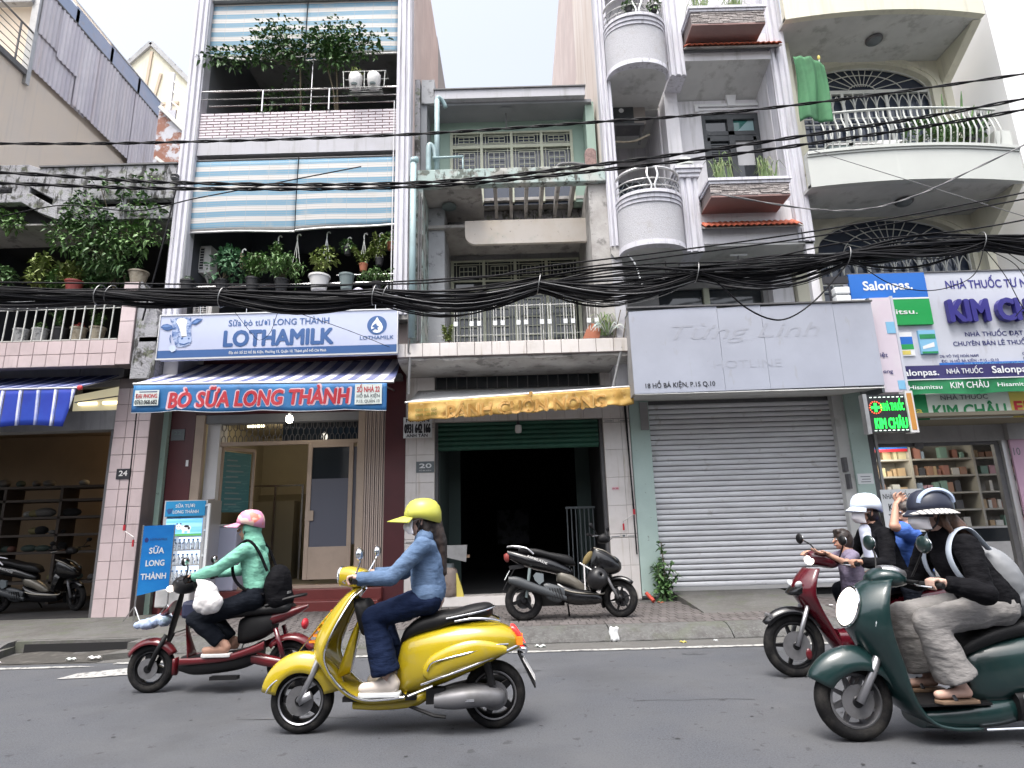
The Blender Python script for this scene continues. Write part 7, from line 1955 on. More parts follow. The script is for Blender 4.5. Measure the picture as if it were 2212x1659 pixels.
def mirror(root, p, q, r, mt='blkm', tilt=0):
    s = MB().tube(catmull([p, V(p).lerp(V(q), .5) + V((-.02, 0, .02)), q], 4), .007, 6).build('mirror', m['chrome'] if mt == 'chrome' else m['blkm'], root, smooth=50)
    MB().ell(q, (.025, r * 1.25, r), 14, 8).build('mirror_head', m[mt], s, smooth=60)
    MB().ell((q[0] - .014, q[1], q[2]), (.014, r * 1.1, r * .86), 14, 8).build('mirror_glass', m['chrome'], s, smooth=60)


def grips(root, x, z, y0, y1, mt='blkm'):
    h = MB().tube([(x + .03, -y0, z + .005), (x + .03, y0, z + .005)], .014, 8).build('handlebar', m['blkm'], root, smooth=50)
    for s in (-1, 1):
        MB().tube([(x + .02, s * y0, z), (x - .03, s * y1, z - .005)], .0185, 10).build('grip', m[mt], h, smooth=50)
        MB().tube(catmull([(x + .06, s * y0, z), (x + .075, s * (y0 + y1) / 2, z - .005), (x + .04, s * y1, z - .01)], 4), .006, 5).build('lever', m['steel'], h, smooth=50)


# --- yellow scooter
Yb = thing('motor_scooter', 'bright yellow classic motor scooter with chrome trim, ridden past the milk shop', 'scooter', (-.88, 4.83, 0), 'motorbikes on the street', (0, 0, pi), True)
wheel(Yb, .69, .222, .224, .105, .158, 5, 'rimd', .034); wheel(Yb, -.69, .222, .224, .115, .158, 5, 'rimd', .034)
for c in (-.69, .69): MB().lathe([(.150, .048), (.158, .054), (.163, .048)], (c, 0, .222), 'y', 40, False).build('rim_stripe', m['rims'], Yb, smooth=40)
body = secs([(.0, .24, .50, .08, 0), (-.06, .235, .62, .125, .02), (-.16, .26, .665, .165, .03), (-.32, .31, .70, .195, .02), (-.5, .37, .725, .205, 0), (-.66, .43, .715, .19, -.01), (-.80, .49, .665, .14, -.02), (-.885, .525, .585, .06, 0)], 24, 2.7).build('body_shell', m['yel'], Yb, smooth=60)
for s in (-1, 1):
    b = secs([(-.20, .38, .45, .03), (-.26, .34, .53, .055), (-.40, .385, .60, .072), (-.56, .43, .63, .072), (-.70, .485, .60, .05), (-.79, .52, .56, .02)], 18, 2.4)
    b.xf(Matrix.Translation((0, s * .155, 0))); b.build('side_cowl', m['yel'], body, smooth=60)
    yy = s * .212
    g = MB().tube(catmull([(-.19, s * .20, .335), (-.36, yy, .39), (-.55, yy, .45), (-.74, s * .17, .515), (-.865, s * .09, .555)], 6), .007, 6)
    g.tube(catmull([(-.235, yy, .425), (-.265, s * .222, .475), (-.34, s * .226, .50), (-.52, s * .226, .535), (-.70, s * .19, .575), (-.80, s * .14, .575)], 6), .0065, 6)
    g.tube(catmull([(-.42, s * .13, .735), (-.55, s * .15, .752), (-.66, s * .13, .745), (-.74, s * .07, .72)], 5), .009, 6)
    g.build('chrome_trim', m['chrome'], body, smooth=60)
def yshield(u, v):
    E = SH[min(int(u * 60), 59)]
    t = 2 * v - 1
    return (E[0] + E[3] * (1 - t * t), E[2] * t, E[1] + .01 * (1 - t * t))
SH = catmull([V((.27, .965, .07, .03)), V((.33, .90, .125, .06)), V((.395, .78, .175, .10)), V((.455, .65, .205, .12)), V((.485, .55, .21, .11)), V((.465, .46, .20, .09)), V((.40, .36, .185, .06)), V((.31, .285, .18, .03)), V((.20, .245, .18, .01)), V((.05, .245, .18, 0)), V((-.10, .26, .18, 0))], 6)
o = MB().grid(yshield, 48, 14).build('leg_shield', m['yel'], Yb, smooth=70); solid(o, .022, 1)
for s in (-1, 1):
    P = [yshield(k / 48, 0 if s < 0 else 1) for k in range(49)]
    MB().tube([(p[0], p[1] * 1.02, p[2]) for p in P], .0095, 6).build('chrome_trim', m['chrome'], Yb, smooth=60)
    MB().tube([(-.10, s * .19, .265), (-.2, s * .19, .30), (-.27, s * .19, .325)], .011, 6).build('chrome_trim', m['chrome'], Yb, smooth=60)
secs([(.30, .38, .90, .055, -.05), (.34, .36, .82, .07, -.07), (.39, .34, .70, .055, -.06)], 16, 2.4).build('inner_column', m['yel'], Yb, smooth=60)
secs([(.19, .72, .90, .11, .05), (.24, .66, .90, .14, .05), (.29, .64, .91, .12, .04)], 16, 3).build('glove_box', m['blkm'], Yb, smooth=60)
g = secs([(.56, .62, .84, .018, -.10), (.60, .56, .84, .032, -.12), (.645, .52, .78, .02, -.1)], 14, 2.2)
g.build('horn_cover', m['yel'], Yb, smooth=60)
for k in range(6): MB().box(.60 - .03 * k, .655 - .030 * k, -.03, .03, .60 + .042 * k, .614 + .042 * k).build('signal_reflection', m['amber'], Yb)  # amber bars paint in the turn signals' reflection on the nose
MB().box(-.15, .36, -.17, .17, .232, .262).build('floor_mat', m['blkm'], Yb)
secs([(.30, .16, .24, .13), (.1, .15, .24, .14), (-.12, .16, .26, .12), (-.22, .2, .28, .08)], 16, 3).build('under_body', m['yel'], Yb, smooth=60)
o = arcgrid((.69, .24), .305, 172, 8, .098, .13, 22, 12, .25).build('front_fender', m['yel'], Yb, smooth=70); solid(o, .006)
for s in (-1, 1): MB().tube([(.69 + .212 * cos(R(a)) * 1.16, s * .075, .25 + .2 * sin(R(a)) * .78) for a in range(12, 72, 6)] , .006, 6).build('chrome_trim', m['chrome'], Yb, smooth=60)
MB().tube([(.52, .07, .62), (.60, .085, .40), (.69, .085, .222)], .022, 8).obox((.69, .09, .222), (.60, .10, .27), .02, .05).build('fork', m['rims'], Yb, smooth=50)
hd = secs([(.235, 1.03, 1.06, .06), (.26, .985, 1.10, .13), (.33, .975, 1.125, .115), (.40, .985, 1.13, .085), (.445, .995, 1.12, .07)], 20, 2.6).build('headset', m['yel'], Yb, smooth=60)
MB().lathe([(.066, .0), (.062, .018), (.03, .03)], (.44, 0, 1.06), 'x', 8).build('headlight', m['clear'], hd, smooth=40); MB().lathe([(.07, -.01), (.074, .004), (.066, .01)], (.44, 0, 1.06), 'x', 24, False).build('chrome_rim', m['chrome'], hd, smooth=50)
MB().obox((.30, -.22, 1.045), (.30, .22, 1.045), .05, .045, (0, 0, 1)).build('bar_cover', m['yel'], hd)
secs([(.29, .88, 1.0, .05, -.02), (.33, .87, 1.0, .055, -.02), (.36, .9, 1.0, .04, -.02)], 14, 2.4).build('neck_cover', m['yel'], hd, smooth=60)
grips(Yb, .28, 1.045, .215, .35, 'blkm'); mirror(Yb, (.29, .20, 1.07), (.24, .29, 1.225), .045, 'chrome'); mirror(Yb, (.29, -.20, 1.07), (.24, -.29, 1.225), .045, 'chrome')
o = secs([(-.02, .56, .62, .06, 0), (-.06, .60, .69, .11, 0), (-.16, .64, .76, .135, 0), (-.30, .67, .795, .14, 0), (-.40, .70, .80, .135, 0), (-.52, .72, .83, .13, 0), (-.64, .735, .845, .105, 0), (-.69, .76, .83, .05, 0)], 20, 3).build('saddle', m['seat'], Yb, smooth=60)
MB().tube(catmull([(-.36, .142, .755), (-.5, .138, .778), (-.63, .11, .80), (-.695, .04, .815), (-.695, -.04, .815), (-.63, -.11, .80), (-.5, -.138, .778), (-.36, -.142, .755)], 5), .006, 6).build('seat_piping', m['chrome'], o, smooth=60)
tl = secs([(-.83, .62, .69, .055, .01), (-.87, .59, .68, .065, .02), (-.905, .555, .63, .05, .02)], 14, 2.6).build('tail_light', m['taill'], Yb, smooth=60)
MB().box(-.905, -.86, -.10, -.055, .56, .61).box(-.905, -.86, .055, .10, .56, .61).build('indicator', m['amber'], tl)
secs([(-.86, .50, .555, .06), (-.92, .49, .54, .055), (-.94, .50, .53, .03)], 12, 3).build('tail_trim', m['chrome'], Yb, smooth=60)
MB().obox((-.87, 0, .50), (-.985, 0, .27), .16, .012, (1, 0, 0)).build('mudflap', m['blkm'], Yb); MB().obox((-.905, 0, .46), (-.985, 0, .32), .17, .006, (1, 0, .3)).build('number_plate', m['potwhite'], Yb)
en = secs([(-.28, .17, .27, .10), (-.42, .16, .30, .13), (-.58, .17, .31, .12), (-.72, .17, .28, .08), (-.77, .2, .25, .03)], 16, 2.8); en.xf(Matrix.Translation((0, .10, 0)))
en = en.build('engine_case', m['grym'], Yb, smooth=60); MB().box(-.56, -.50, .215, .228, .225, .242).build('case_badge', m['chrome'], en)
MB().box(-.35, -.22, .08, .16, .20, .30).build('engine_block', m['blkm'], Yb)
e2 = secs([(-.30, .17, .24, .05), (-.42, .14, .27, .07), (-.68, .18, .31, .07), (-.78, .22, .3, .05)], 14, 2.3); e2.xf(Matrix.Translation((0, -.17, 0))); e2.build('exhaust', m['blkm'], Yb, smooth=60)
MB().tube([(-.05, .08, .19), (-.28, .17, .13), (-.36, .17, .12)], .012, 6).build('stand', m['blkm'], Yb)
MB().tube([(-.68, .11, .30), (-.62, .12, .55)], .028, 8).build('shock_absorber', m['blkm'], Yb)

# --- red electric bike
Rb = thing('electric_bike', 'red and black electric bike with a front basket, ridden by a rider in mint green', 'electric bike', (-2.75, 6.15, 0), 'motorbikes on the street', (0, 0, pi), True)
wheel(Rb, .67, .212, .214, .085, .145, 3, 'rimd', .04); wheel(Rb, -.62, .212, .214, .085, .145, 3, 'rimd', .04)
o = arcgrid((.67, .212), .262, 150, 28, .07, .05, 18, 8, .3).build('front_fender', m['redl'], Rb, smooth=70); solid(o, .006)
o = arcgrid((.67, .212), .255, 196, 160, .06, .03, 12, 8, .3).build('front_fender_rear', m['redl'], Rb, smooth=70); solid(o, .006)
MB().tube([(.66, .06, .212), (.60, .065, .36), (.53, .06, .50)], .022, 8).tube([(.66, -.06, .212), (.60, -.065, .36), (.53, -.06, .50)], .022, 8).build('fork', m['blkm'], Rb, smooth=50)
secs([(.51, .42, .62, .045, -.03), (.49, .48, .80, .06, -.04), (.47, .6, .93, .05, -.04)], 14, 2.6).build('steering_column', m['blkm'], Rb, smooth=60)
secs([(.52, .68, .80, .07, -.03), (.55, .66, .80, .06, -.05), (.58, .67, .76, .03, -.06)], 14, 2.4).build('red_nose', m['redl'], Rb, smooth=60)
secs([(.30, .90, 1.0, .10), (.38, .86, 1.03, .12), (.47, .86, 1.02, .09), (.53, .89, .98, .04)], 16, 2.6).build('headset', m['blkm'], Rb, smooth=60)
MB().ell((.535, .05, .91), (.03, .05, .03)).build('headlight', m['lens'], Rb, smooth=60)
grips(Rb, .29, 1.0, .18, .32); mirror(Rb, (.32, .2, 1.02), (.30, .28, 1.16), .04); mirror(Rb, (.32, -.2, 1.02), (.30, -.28, 1.16), .04)
o = MB().prism([(.38, -.13), (.20, -.13), (.20, .13), (.38, .13)], .645, .80, 'z').build('basket', mat('navy_basket', (.02, .025, .06), .6), Rb); bev(o, .03, 2)
sg2 = secs([(.36, .40, .62, .03, .02), (.33, .28, .50, .06, .02), (.30, .20, .36, .09, 0)], 14, 2.4).build('leg_shield', m['redl'], Rb, smooth=60)
secs([(.37, .18, .31, .10), (.22, .15, .31, .14), (0, .16, .33, .145), (-.2, .19, .36, .14), (-.34, .24, .42, .12)], 18, 3.2).build('deck', m['blkm'], Rb, smooth=60)
for s in (-1, 1):
    secs([(.34, .25, .31, .012), (.15, .255, .315, .02), (-.1, .275, .335, .02), (-.32, .33, .40, .02), (-.42, .36, .44, .012)], 10, 2.4).xf(Matrix.Translation((0, s * .145, 0))).build('red_trim', m['redl'], Rb, smooth=60)
secs([(-.14, .40, .62, .07), (-.22, .40, .66, .10), (-.36, .44, .68, .11), (-.46, .5, .69, .10)], 16, 2.8).build('battery_box', m['blkm'], Rb, smooth=60)
secs([(-.02, .62, .68, .07), (-.10, .63, .72, .12), (-.3, .65, .74, .13), (-.55, .66, .76, .12), (-.62, .68, .74, .08)], 18, 3).build('saddle', m['seat'], Rb, smooth=60)
secs([(-.32, .54, .64, .09), (-.5, .57, .69, .10), (-.66, .64, .72, .07), (-.76, .70, .735, .02)], 16, 2.4).build('tail_cowl', m['redl'], Rb, smooth=60)
MB().tube(catmull([(-.4, .12, .74), (-.6, .11, .80), (-.72, .04, .82), (-.72, -.04, .82), (-.6, -.11, .8), (-.4, -.12, .74)], 4), .014, 6).build('grab_rail', m['blkm'], Rb, smooth=50)
o = arcgrid((-.62, .212), .272, 150, 40, .08, .05, 16, 8, .3).build('rear_fender', m['redl'], Rb, smooth=70); solid(o, .006)
MB().tube([(-.60, .1, .24), (-.5, .1, .54)], .022, 8).tube([(-.60, -.1, .24), (-.5, -.1, .54)], .022, 8).build('shock_absorber', m['redm'], Rb, smooth=50)
secs([(-.30, .24, .34, .05), (-.48, .2, .3, .05), (-.66, .18, .26, .03)], 12, 2.6).xf(Matrix.Translation((0, .08, 0))).build('swing_arm', m['redl'], Rb, smooth=60)
MB().box(-.2, .05, .10, .16, .12, .15).build('foot_peg', m['blkm'], Rb); MB().ell((-.74, 0, .56), (.03, .06, .05)).build('tail_light', m['redp'], Rb, smooth=60)

# --- red and black motorbike
Hb = thing('motorbike', 'dark red and black motorbike carrying a driver, a child and a passenger', 'motorbike', (3.14, 6.05, 0), 'motorbikes on the street', (0, 0, pi), True)
wheel(Hb, .63, .272, .275, .08, .20, 5, 'rimd', .02); wheel(Hb, -.63, .272, .275, .09, .20, 5, 'rimd', .02)
MB().ell((.53, .06, .20), (.03, .02, .05)).build('brake_caliper', m['redl'], Hb, smooth=60)
o = arcgrid((.63, .272), .335, 150, 38, .075, .06, 18, 8, .3).build('front_fender', m['blkl'], Hb, smooth=70); solid(o, .008)
MB().tube([(.83, -.05, .53), (.83, .05, .53)], .02, 8).build('fender_tip', m['rims'], Hb)
MB().tube([(.63, .075, .272), (.56, .08, .45), (.47, .07, .66)], .021, 8).tube([(.63, -.075, .272), (.56, -.08, .45), (.47, -.07, .66)], .021, 8).build('fork', m['rims'], Hb, smooth=50)
def hshield(u, v):
    E = HS[min(int(u * 50), len(HS) - 1)]; t = 2 * v - 1
    return (E[0] + E[3] * (1 - t * t), E[2] * t, E[1])
HS = catmull([V((.36, .93, .13, .08)), V((.42, .82, .17, .12)), V((.44, .72, .175, .12)), V((.40, .60, .16, .09)), V((.32, .44, .14, .06)), V((.24, .28, .13, .04)), V((.2, .2, .12, .02))], 8)
o = MB().grid(hshield, 40, 12).build('leg_shield', m['redm'], Hb, smooth=70); solid(o, .02, 1)
secs([(.50, .70, .80, .12, -.05), (.545, .70, .86, .11, -.07), (.585, .72, .82, .07, -.06)], 16, 2.6).build('front_grille', m['blkl'], Hb, smooth=60)
for s in (-1, 1): MB().ell((.555, s * .085, .80), (.03, .05, .028), 12, 8, Matrix.Rotation(.5 * s, 3, 'X')).build('indicator', m['clear'], Hb, smooth=60)
MB().box(.545, .60, -.05, .05, .715, .725).build('chrome_bar', m['chrome'], Hb)
hs_ = secs([(.14, .95, 1.02, .10), (.22, .93, 1.06, .15), (.32, .95, 1.10, .12), (.40, .97, 1.08, .07)], 18, 2.6).build('headset', m['redm'], Hb, smooth=60)
MB().ell((.385, 0, 1.01), (.035, .085, .045), 16, 10).build('headlight', m['lens'], hs_, smooth=60)
grips(Hb, .14, .985, .2, .34); mirror(Hb, (.2, .2, 1.04), (.22, .33, 1.19), .045); mirror(Hb, (.2, -.2, 1.04), (.32, -.30, 1.20), .05)
secs([(.24, .22, .40, .10), (.05, .25, .42, .12), (-.2, .30, .58, .13), (-.4, .40, .70, .14), (-.7, .56, .74, .11), (-.88, .66, .74, .05)], 18, 2.8).build('body_shell', m['redm'], Hb, smooth=60)
secs([(.0, .64, .70, .08), (-.12, .66, .75, .13), (-.4, .70, .78, .14), (-.75, .73, .83, .12), (-.84, .76, .82, .06)], 18, 3).build('saddle', m['seat'], Hb, smooth=60)
secs([(.1, .14, .34, .09), (-.2, .14, .36, .11), (-.45, .2, .34, .1)], 14, 3).build('engine', m['grym'], Hb, smooth=60)
secs([(-.2, .2, .3, .04), (-.5, .22, .33, .05), (-.85, .32, .42, .05)], 12, 2.4).xf(Matrix.Translation((0, -.16, 0))).build('exhaust', m['blkm'], Hb, smooth=60)
MB().ell((-.9, 0, .68), (.03, .07, .05)).build('tail_light', m['taill'], Hb, smooth=60)

# --- dark green scooter
Gb = thing('motor_scooter', 'dark green scooter with a big lit oval headlamp, nearest at the right edge', 'scooter', (2.77, 4.35, 0), 'motorbikes on the street', (0, 0, pi), True)
wheel(Gb, .63, .24, .243, .105, .165, 8, 'grym', .018); wheel(Gb, -.63, .24, .243, .105, .165, 8, 'grym', .018)
o = arcgrid((.60, .22), .345, 158, 28, .115, .13, 22, 12, .25).build('front_fender', m['grnl'], Gb, smooth=70); solid(o, .008)
MB().tube([(.63, .085, .24), (.52, .09, .42), (.45, .08, .56)], .026, 8).tube([(.63, -.085, .24), (.52, -.09, .42)], .026, 8).build('fork', m['rims'], Gb, smooth=50)
GS = catmull([V((.30, .97, .10, .04)), V((.36, .93, .16, .10)), V((.41, .82, .20, .16)), V((.42, .70, .21, .17)), V((.40, .58, .205, .13)), V((.37, .46, .2, .09)), V((.34, .32, .19, .06)), V((.27, .18, .18, .03)), V((.14, .11, .17, 0)), V((-.1, .1, .17, 0))], 6)
def gshield(u, v):
    E = GS[min(int(u * 54), 53)]; t = 2 * v - 1
    return (E[0] + E[3] * (1 - abs(t) ** 2.2), E[2] * t, E[1])
o = MB().grid(gshield, 44, 16).build('leg_shield', m['grnl'], Gb, smooth=70); solid(o, .02, 1)
MB().tube([gshield(.62, k / 16) for k in range(17)], .007, 6).build('chrome_trim', m['chrome'], Gb, smooth=60)
Mh = Matrix.Rotation(R(-20), 3, 'Y')
MB().ell((.582, 0, .805), (.035, .115, .125), 24, 14, Mh).build('headlight', m['lens'], Gb, smooth=60); MB().tube([tuple(V((.575, 0, .805)) + Mh @ V((0, .122 * cos(a), .132 * sin(a)))) for a in [2 * pi * k / 28 for k in range(28)]], .009, 6, loop=True).build('headlight_rim', m['chrome'], Gb, smooth=60)
for s in (-1, 1): MB().ell((.475, s * .155, .745), (.035, .035, .085), 14, 10, Matrix.Rotation(R(-18), 3, 'Y')).build('indicator', m['clear'], Gb, smooth=60)
secs([(.20, .93, 1.0, .08), (.27, .92, 1.04, .12), (.36, .93, 1.04, .10), (.42, .95, 1.0, .05)], 16, 2.6).build('headset', m['grnl'], Gb, smooth=60)
secs([(.18, .97, 1.03, .05), (.25, .98, 1.06, .08), (.33, 1.0, 1.06, .05)], 14, 2.4).build('speedometer', m['rims'], Gb, smooth=60)
grips(Gb, .17, .955, .2, .34); mirror(Gb, (.24, .2, 1.0), (.2, .31, 1.20), .055, 'grnl'); mirror(Gb, (.24, -.2, 1.0), (.2, -.31, 1.20), .055, 'grnl')
secs([(.26, .08, .2, .13), (.0, .07, .23, .16), (-.25, .09, .26, .16), (-.4, .12, .3, .12)], 18, 3).build('floor_board', m['grnl'], Gb, smooth=60)
MB().box(-.15, .30, -.16, .16, .225, .24).build('floor_mat', m['blkm'], Gb)
secs([(-.06, .2, .50, .09), (-.14, .2, .56, .14), (-.3, .22, .60, .18), (-.55, .30, .64, .21), (-.8, .38, .64, .18), (-.95, .46, .6, .08)], 22, 2.7).build('body_shell', m['grnl'], Gb, smooth=60)
secs([(-.03, .46, .52, .07), (-.1, .50, .60, .13), (-.3, .57, .68, .145), (-.55, .61, .72, .14), (-.8, .62, .73, .11), (-.88, .64, .70, .05)], 20, 3).build('saddle', m['seat'], Gb, smooth=60)
secs([(-.3, .12, .3, .09), (-.55, .14, .32, .1), (-.75, .17, .29, .06)], 14, 2.8).xf(Matrix.Translation((0, .1, 0))).build('engine_case', m['blkm'], Gb, smooth=60)
MB().lathe([(.03, 0), (.04, .01), (.03, .02)], (-.36, .19, .27), 'y', 16).build('side_reflector', m['clear'], Gb); MB().tube([(-.08, .165, .09), (-.35, .17, .095)], .008, 6).build('chrome_strip', m['chrome'], Gb)
MB().ell((-.95, 0, .55), (.03, .07, .06)).build('tail_light', m['taill'], Gb, smooth=60)

# --- parked black scooter (faces right, leaning on its side stand)
Pb = thing('parked_scooter', 'black scooter parked on the pavement with a black helmet hung on it', 'scooter', (.75, 8.96, .152), 'motorbikes', (R(-6), 0, R(3)), True)
wheel(Pb, -.67, .262, .262, .10, .175, 3, 'rimd', .035); fw = wheel(Pb, .67, .252, .252, .085, .175, 6, 'rimd', .016, R(-32))
def steer(o, ang=R(-32)):
    o.location = (.62, 0, 0); o.rotation_euler = (0, 0, ang); return o
g = MB().tube([(.05, -.07, .25), (-.05, -.07, .45), (-.12, -.06, .62)], .022, 8).tube([(.05, .07, .25), (-.05, .07, .45), (-.12, .06, .62)], .022, 8)
steer(g.build('fork', m['grym'], Pb, smooth=50))
o = arcgrid((.05, .25), .30, 150, 45, .06, .05, 14, 8, .3); o = steer(o.build('front_fender', m['blkl'], Pb, smooth=70)); solid(o, .006)
o = arcgrid((.05, .25), .29, 205, 150, .06, .03, 12, 8, .2); o = steer(o.build('rear_mudguard', m['blkm'], Pb, smooth=70)); solid(o, .006)
fc = secs([(.28, .60, .90, .06, .02), (.36, .56, .96, .11, .0), (.46, .56, .93, .13, -.02), (.58, .57, .87, .12, -.03), (.67, .60, .79, .08, -.02), (.72, .64, .73, .03, 0)], 20, 2.4).build('front_cowl', m['blkl'], Pb, smooth=60)
for s in (-1, 1):
    MB().tube(catmull([(.33, s * .11, .93), (.48, s * .135, .88), (.62, s * .115, .78), (.70, s * .05, .69)], 5), .008, 6).build('silver_line', m['silv'], fc, smooth=50)
    MB().ell((.63, s * .085, .77), (.07, .03, .03), 12, 8, Matrix.Rotation(R(35), 3, 'Y')).build('headlight', m['glass'], fc, smooth=60)
secs([(.26, .44, .70, .05, .03), (.31, .36, .72, .12, .04), (.38, .34, .66, .13, .05)], 16, 3).build('leg_shield', m['blkl'], Pb, smooth=60)
secs([(.40, .20, .30, .09), (.3, .18, .36, .13), (.05, .18, .40, .14), (-.12, .22, .46, .12), (-.2, .3, .5, .08)], 18, 3).build('floor_body', m['blkl'], Pb, smooth=60)
for s in (-1, 1): MB().tube(catmull([(-.12, s * .135, .385), (.0, s * .145, .35), (.2, s * .145, .325), (.4, s * .115, .315), (.44, s * .08, .33)], 5), .010, 6).build('silver_strip', m['silv'], Pb, smooth=50)
secs([(.22, .30, .40, .06), (.12, .34, .50, .09), (-.02, .42, .60, .115), (-.14, .46, .66, .12), (-.2, .5, .66, .08)], 16, 2.6).build('silver_panel', m['silv'], Pb, smooth=60)
bs_ = secs([(.02, .56, .66, .06), (-.08, .56, .72, .12), (-.3, .62, .82, .15), (-.55, .68, .87, .14), (-.75, .76, .92, .10), (-.88, .84, .94, .04)], 20, 2.4).build('tail_body', m['blkl'], Pb, smooth=60)
text(bs_, 'AIRBLADE', 0, .30, 0, .028, 0, m['potwhite'], 1.2, M=Matrix.Translation((-.62, -.150, .835)) @ Matrix.Rotation(R(22), 4, 'Y') @ Matrix.Rotation(R(6), 4, 'X'))
secs([(.07, .70, .74, .07), (.02, .70, .82, .10), (-.08, .72, .86, .12), (-.3, .80, .90, .125), (-.45, .84, .945, .12), (-.66, .88, .965, .10), (-.72, .9, .95, .05)], 20, 3).build('saddle', m['seat'], Pb, smooth=60)
for s in (-1, 1): MB().tube(catmull([(-.52, s * .13, .87), (-.62, s * .12, .95), (-.78, s * .08, .985), (-.88, s * .03, .985)], 5), .013, 6).build('grab_rail', m['rims'], Pb, smooth=50)
secs([(-.86, .78, .90, .05), (-.90, .78, .9, .06), (-.93, .82, .88, .03)], 12, 2.6).build('tail_light', m['potred'], Pb, smooth=60)
MB().obox((-.66, 0, .72), (-.86, 0, .70), .10, .05).obox((-.78, 0, .70), (-.95, 0, .42), .14, .012, (1, 0, 0)).build('rear_mudguard', m['blkm'], Pb); MB().obox((-.86, 0, .66), (-.93, 0, .54), .15, .008, (1, 0, .4)).build('number_plate', m['pwhite'], Pb)
ex = secs([(-.10, .24, .30, .03), (-.25, .27, .38, .05), (-.5, .35, .47, .065), (-.74, .43, .57, .065), (-.88, .49, .58, .05)], 16, 2.5); ex.xf(Matrix.Translation((0, -.17, 0))); ex.build('exhaust', m['dkgrey'], Pb, smooth=60)
ec = secs([(-.12, .28, .40, .03), (-.2, .22, .44, .045), (-.34, .26, .48, .045), (-.4, .34, .47, .03)], 14, 3); ec.xf(Matrix.Translation((0, -.16, 0))); ec = ec.build('radiator_cover', m['dkgrey'], Pb, smooth=60)
for k in range(5): MB().obox((-.33 + .035 * k, -.21, .41), (-.29 + .035 * k, -.21, .27), .012, .02, (0, 1, 0)).build('fin', m['blkm'], ec)
MB().prism([(-.52, .52), (-.46, .46), (-.40, .50), (-.40, .60), (-.50, .62), (-.54, .58)], -.19, -.15).build('heat_shield', m['greyp'], Pb)
MB().tube([(-.64, -.12, .30), (-.58, -.12, .68)], .022, 8).build('shock_absorber', m['potgrey'], Pb, smooth=50)
MB().box(-.5, -.1, .06, .16, .18, .38).build('engine_case', m['blkm'], Pb); MB().tube([(-.05, .12, .2), (-.02, .24, .03)], .012, 6).build('side_stand', m['blkm'], Pb)
hb = secs([(-.20, .93, .99, .05), (-.16, .92, 1.04, .10), (-.10, .92, 1.06, .09), (-.04, .94, 1.02, .05)], 14, 2.6); hb.xf(Matrix.Translation((0, 0, .08))); steer(hb.build('headset', m['blkm'], Pb, smooth=60))
for s in (-1, 1):
    steer(MB().tube([(-.17, s * .12, 1.10), (-.22, s * .36, 1.11)], .018, 8).build('grip', m['blkm'], Pb, smooth=50))
    steer(MB().tube([(-.12, s * .14, 1.10), (-.10, s * .28, 1.09), (-.15, s * .36, 1.08)], .007, 5).build('lever', m['steel'], Pb))
    steer(MB().tube([(-.14, s * .2, 1.12), (-.17, s * .3, 1.22)], .007, 5).ell((-.17, s * .32, 1.23), (.02, .055, .04)).build('mirror', m['blkm'], Pb, smooth=60))
t = thing('helmet', 'black half helmet hanging on the parked scooter by its strap', 'helmet', (1.09, 8.77, .72))
g = MB().lathe([(.02, .135), (.07, .125), (.11, .09), (.133, .03), (.137, -.04), (.128, -.10)], (0, 0, 0), 'z', 24, False); g.xf(Matrix.Translation((1.09, 8.77, .70)) @ Matrix.Rotation(R(68), 4, 'X') @ Matrix.Rotation(R(15), 4, 'Y'))
o = g.build('shell', mat('matt_black_shell', (.014, .014, .016), .45), t, smooth=60); solid(o, .02)
MB().tube(catmull([(1.02, 8.78, .80), (.92, 8.80, .86), (.86, 8.82, .90)], 4), .012, 6).tube([(.915, 8.77, .88), (.91, 8.74, .55)], .010, 6).build('strap', m['potwhite'], t)
t = thing('hat', 'folded olive hat hung under the handlebar of the parked scooter', 'hat', (.98, 8.8, .93))
o = MB().ell((.97, 8.80, .96), (.045, .03, .11), 14, 10, Matrix.Rotation(R(35), 3, 'Y')).build('hat', mat('olive_cloth', (.16, .12, .045), .8), t, smooth=60)

# copies indoors
def clone(src, loc, rot, lab, grp='motorbikes', swap=None):
    c = copy_tree(src); c.location = loc; c.rotation_euler = rot; c['label'] = lab; c['group'] = grp
    if swap:
        for ch in c.children:
            if ch.name.startswith(swap[0]): ch.material_slots[0].link = 'OBJECT'; ch.material_slots[0].material = swap[1]
    return c
bpy.context.view_layer.update()
clone(Pb, (-8.75, 11.75, .152), (R(6), 0, R(8)), 'dark scooter standing in the gloom of the left shop')
clone(Pb, (-4.25, 13.4, .50), (0, 0, R(-75)), 'scooter with a pale front parked inside the milk shop', swap=('front_cowl', m['potwhite']))

# ------------------------------------------------------------------ people
m['skin'] = mat('skin', (.42, .235, .165), .55)
m['skinp'] = mat('pale_skin', (.55, .36, .29), .55)
m['hair'] = mat('dark_hair', (.018, .013, .012), .5, layers=[((.05, .03, .022), (40, 40, 5), .45, .65, .8)])
m['hairb'] = mat('brown_hair', (.07, .035, .022), .5, layers=[((.13, .07, .045), (40, 40, 5), .45, .65, .8)])
def cloth(n, c, c2): return mat(n, c, .85, layers=[(c2, 6, .42, .66, .8), (tuple(x * .75 for x in c), 22, .5, .7, .5)], bump=((11, 11, 30), .45, .03), spec=.12)
m['mint'] = cloth('mint_cloth', (.20, .47, .36), (.15, .37, .28))
m['denim'] = cloth('light_denim', (.095, .15, .25), (.14, .205, .32))
m['jeans'] = cloth('dark_denim', (.006, .012, .036), (.012, .021, .055))
m['navyt'] = cloth('dark_navy_cloth', (.006, .008, .013), (.010, .012, .018))
m['blackc'] = cloth('black_cloth', (.004, .004, .0055), (.008, .008, .010))
m['bluec'] = cloth('blue_cloth', (.06, .14, .48), (.10, .20, .58))
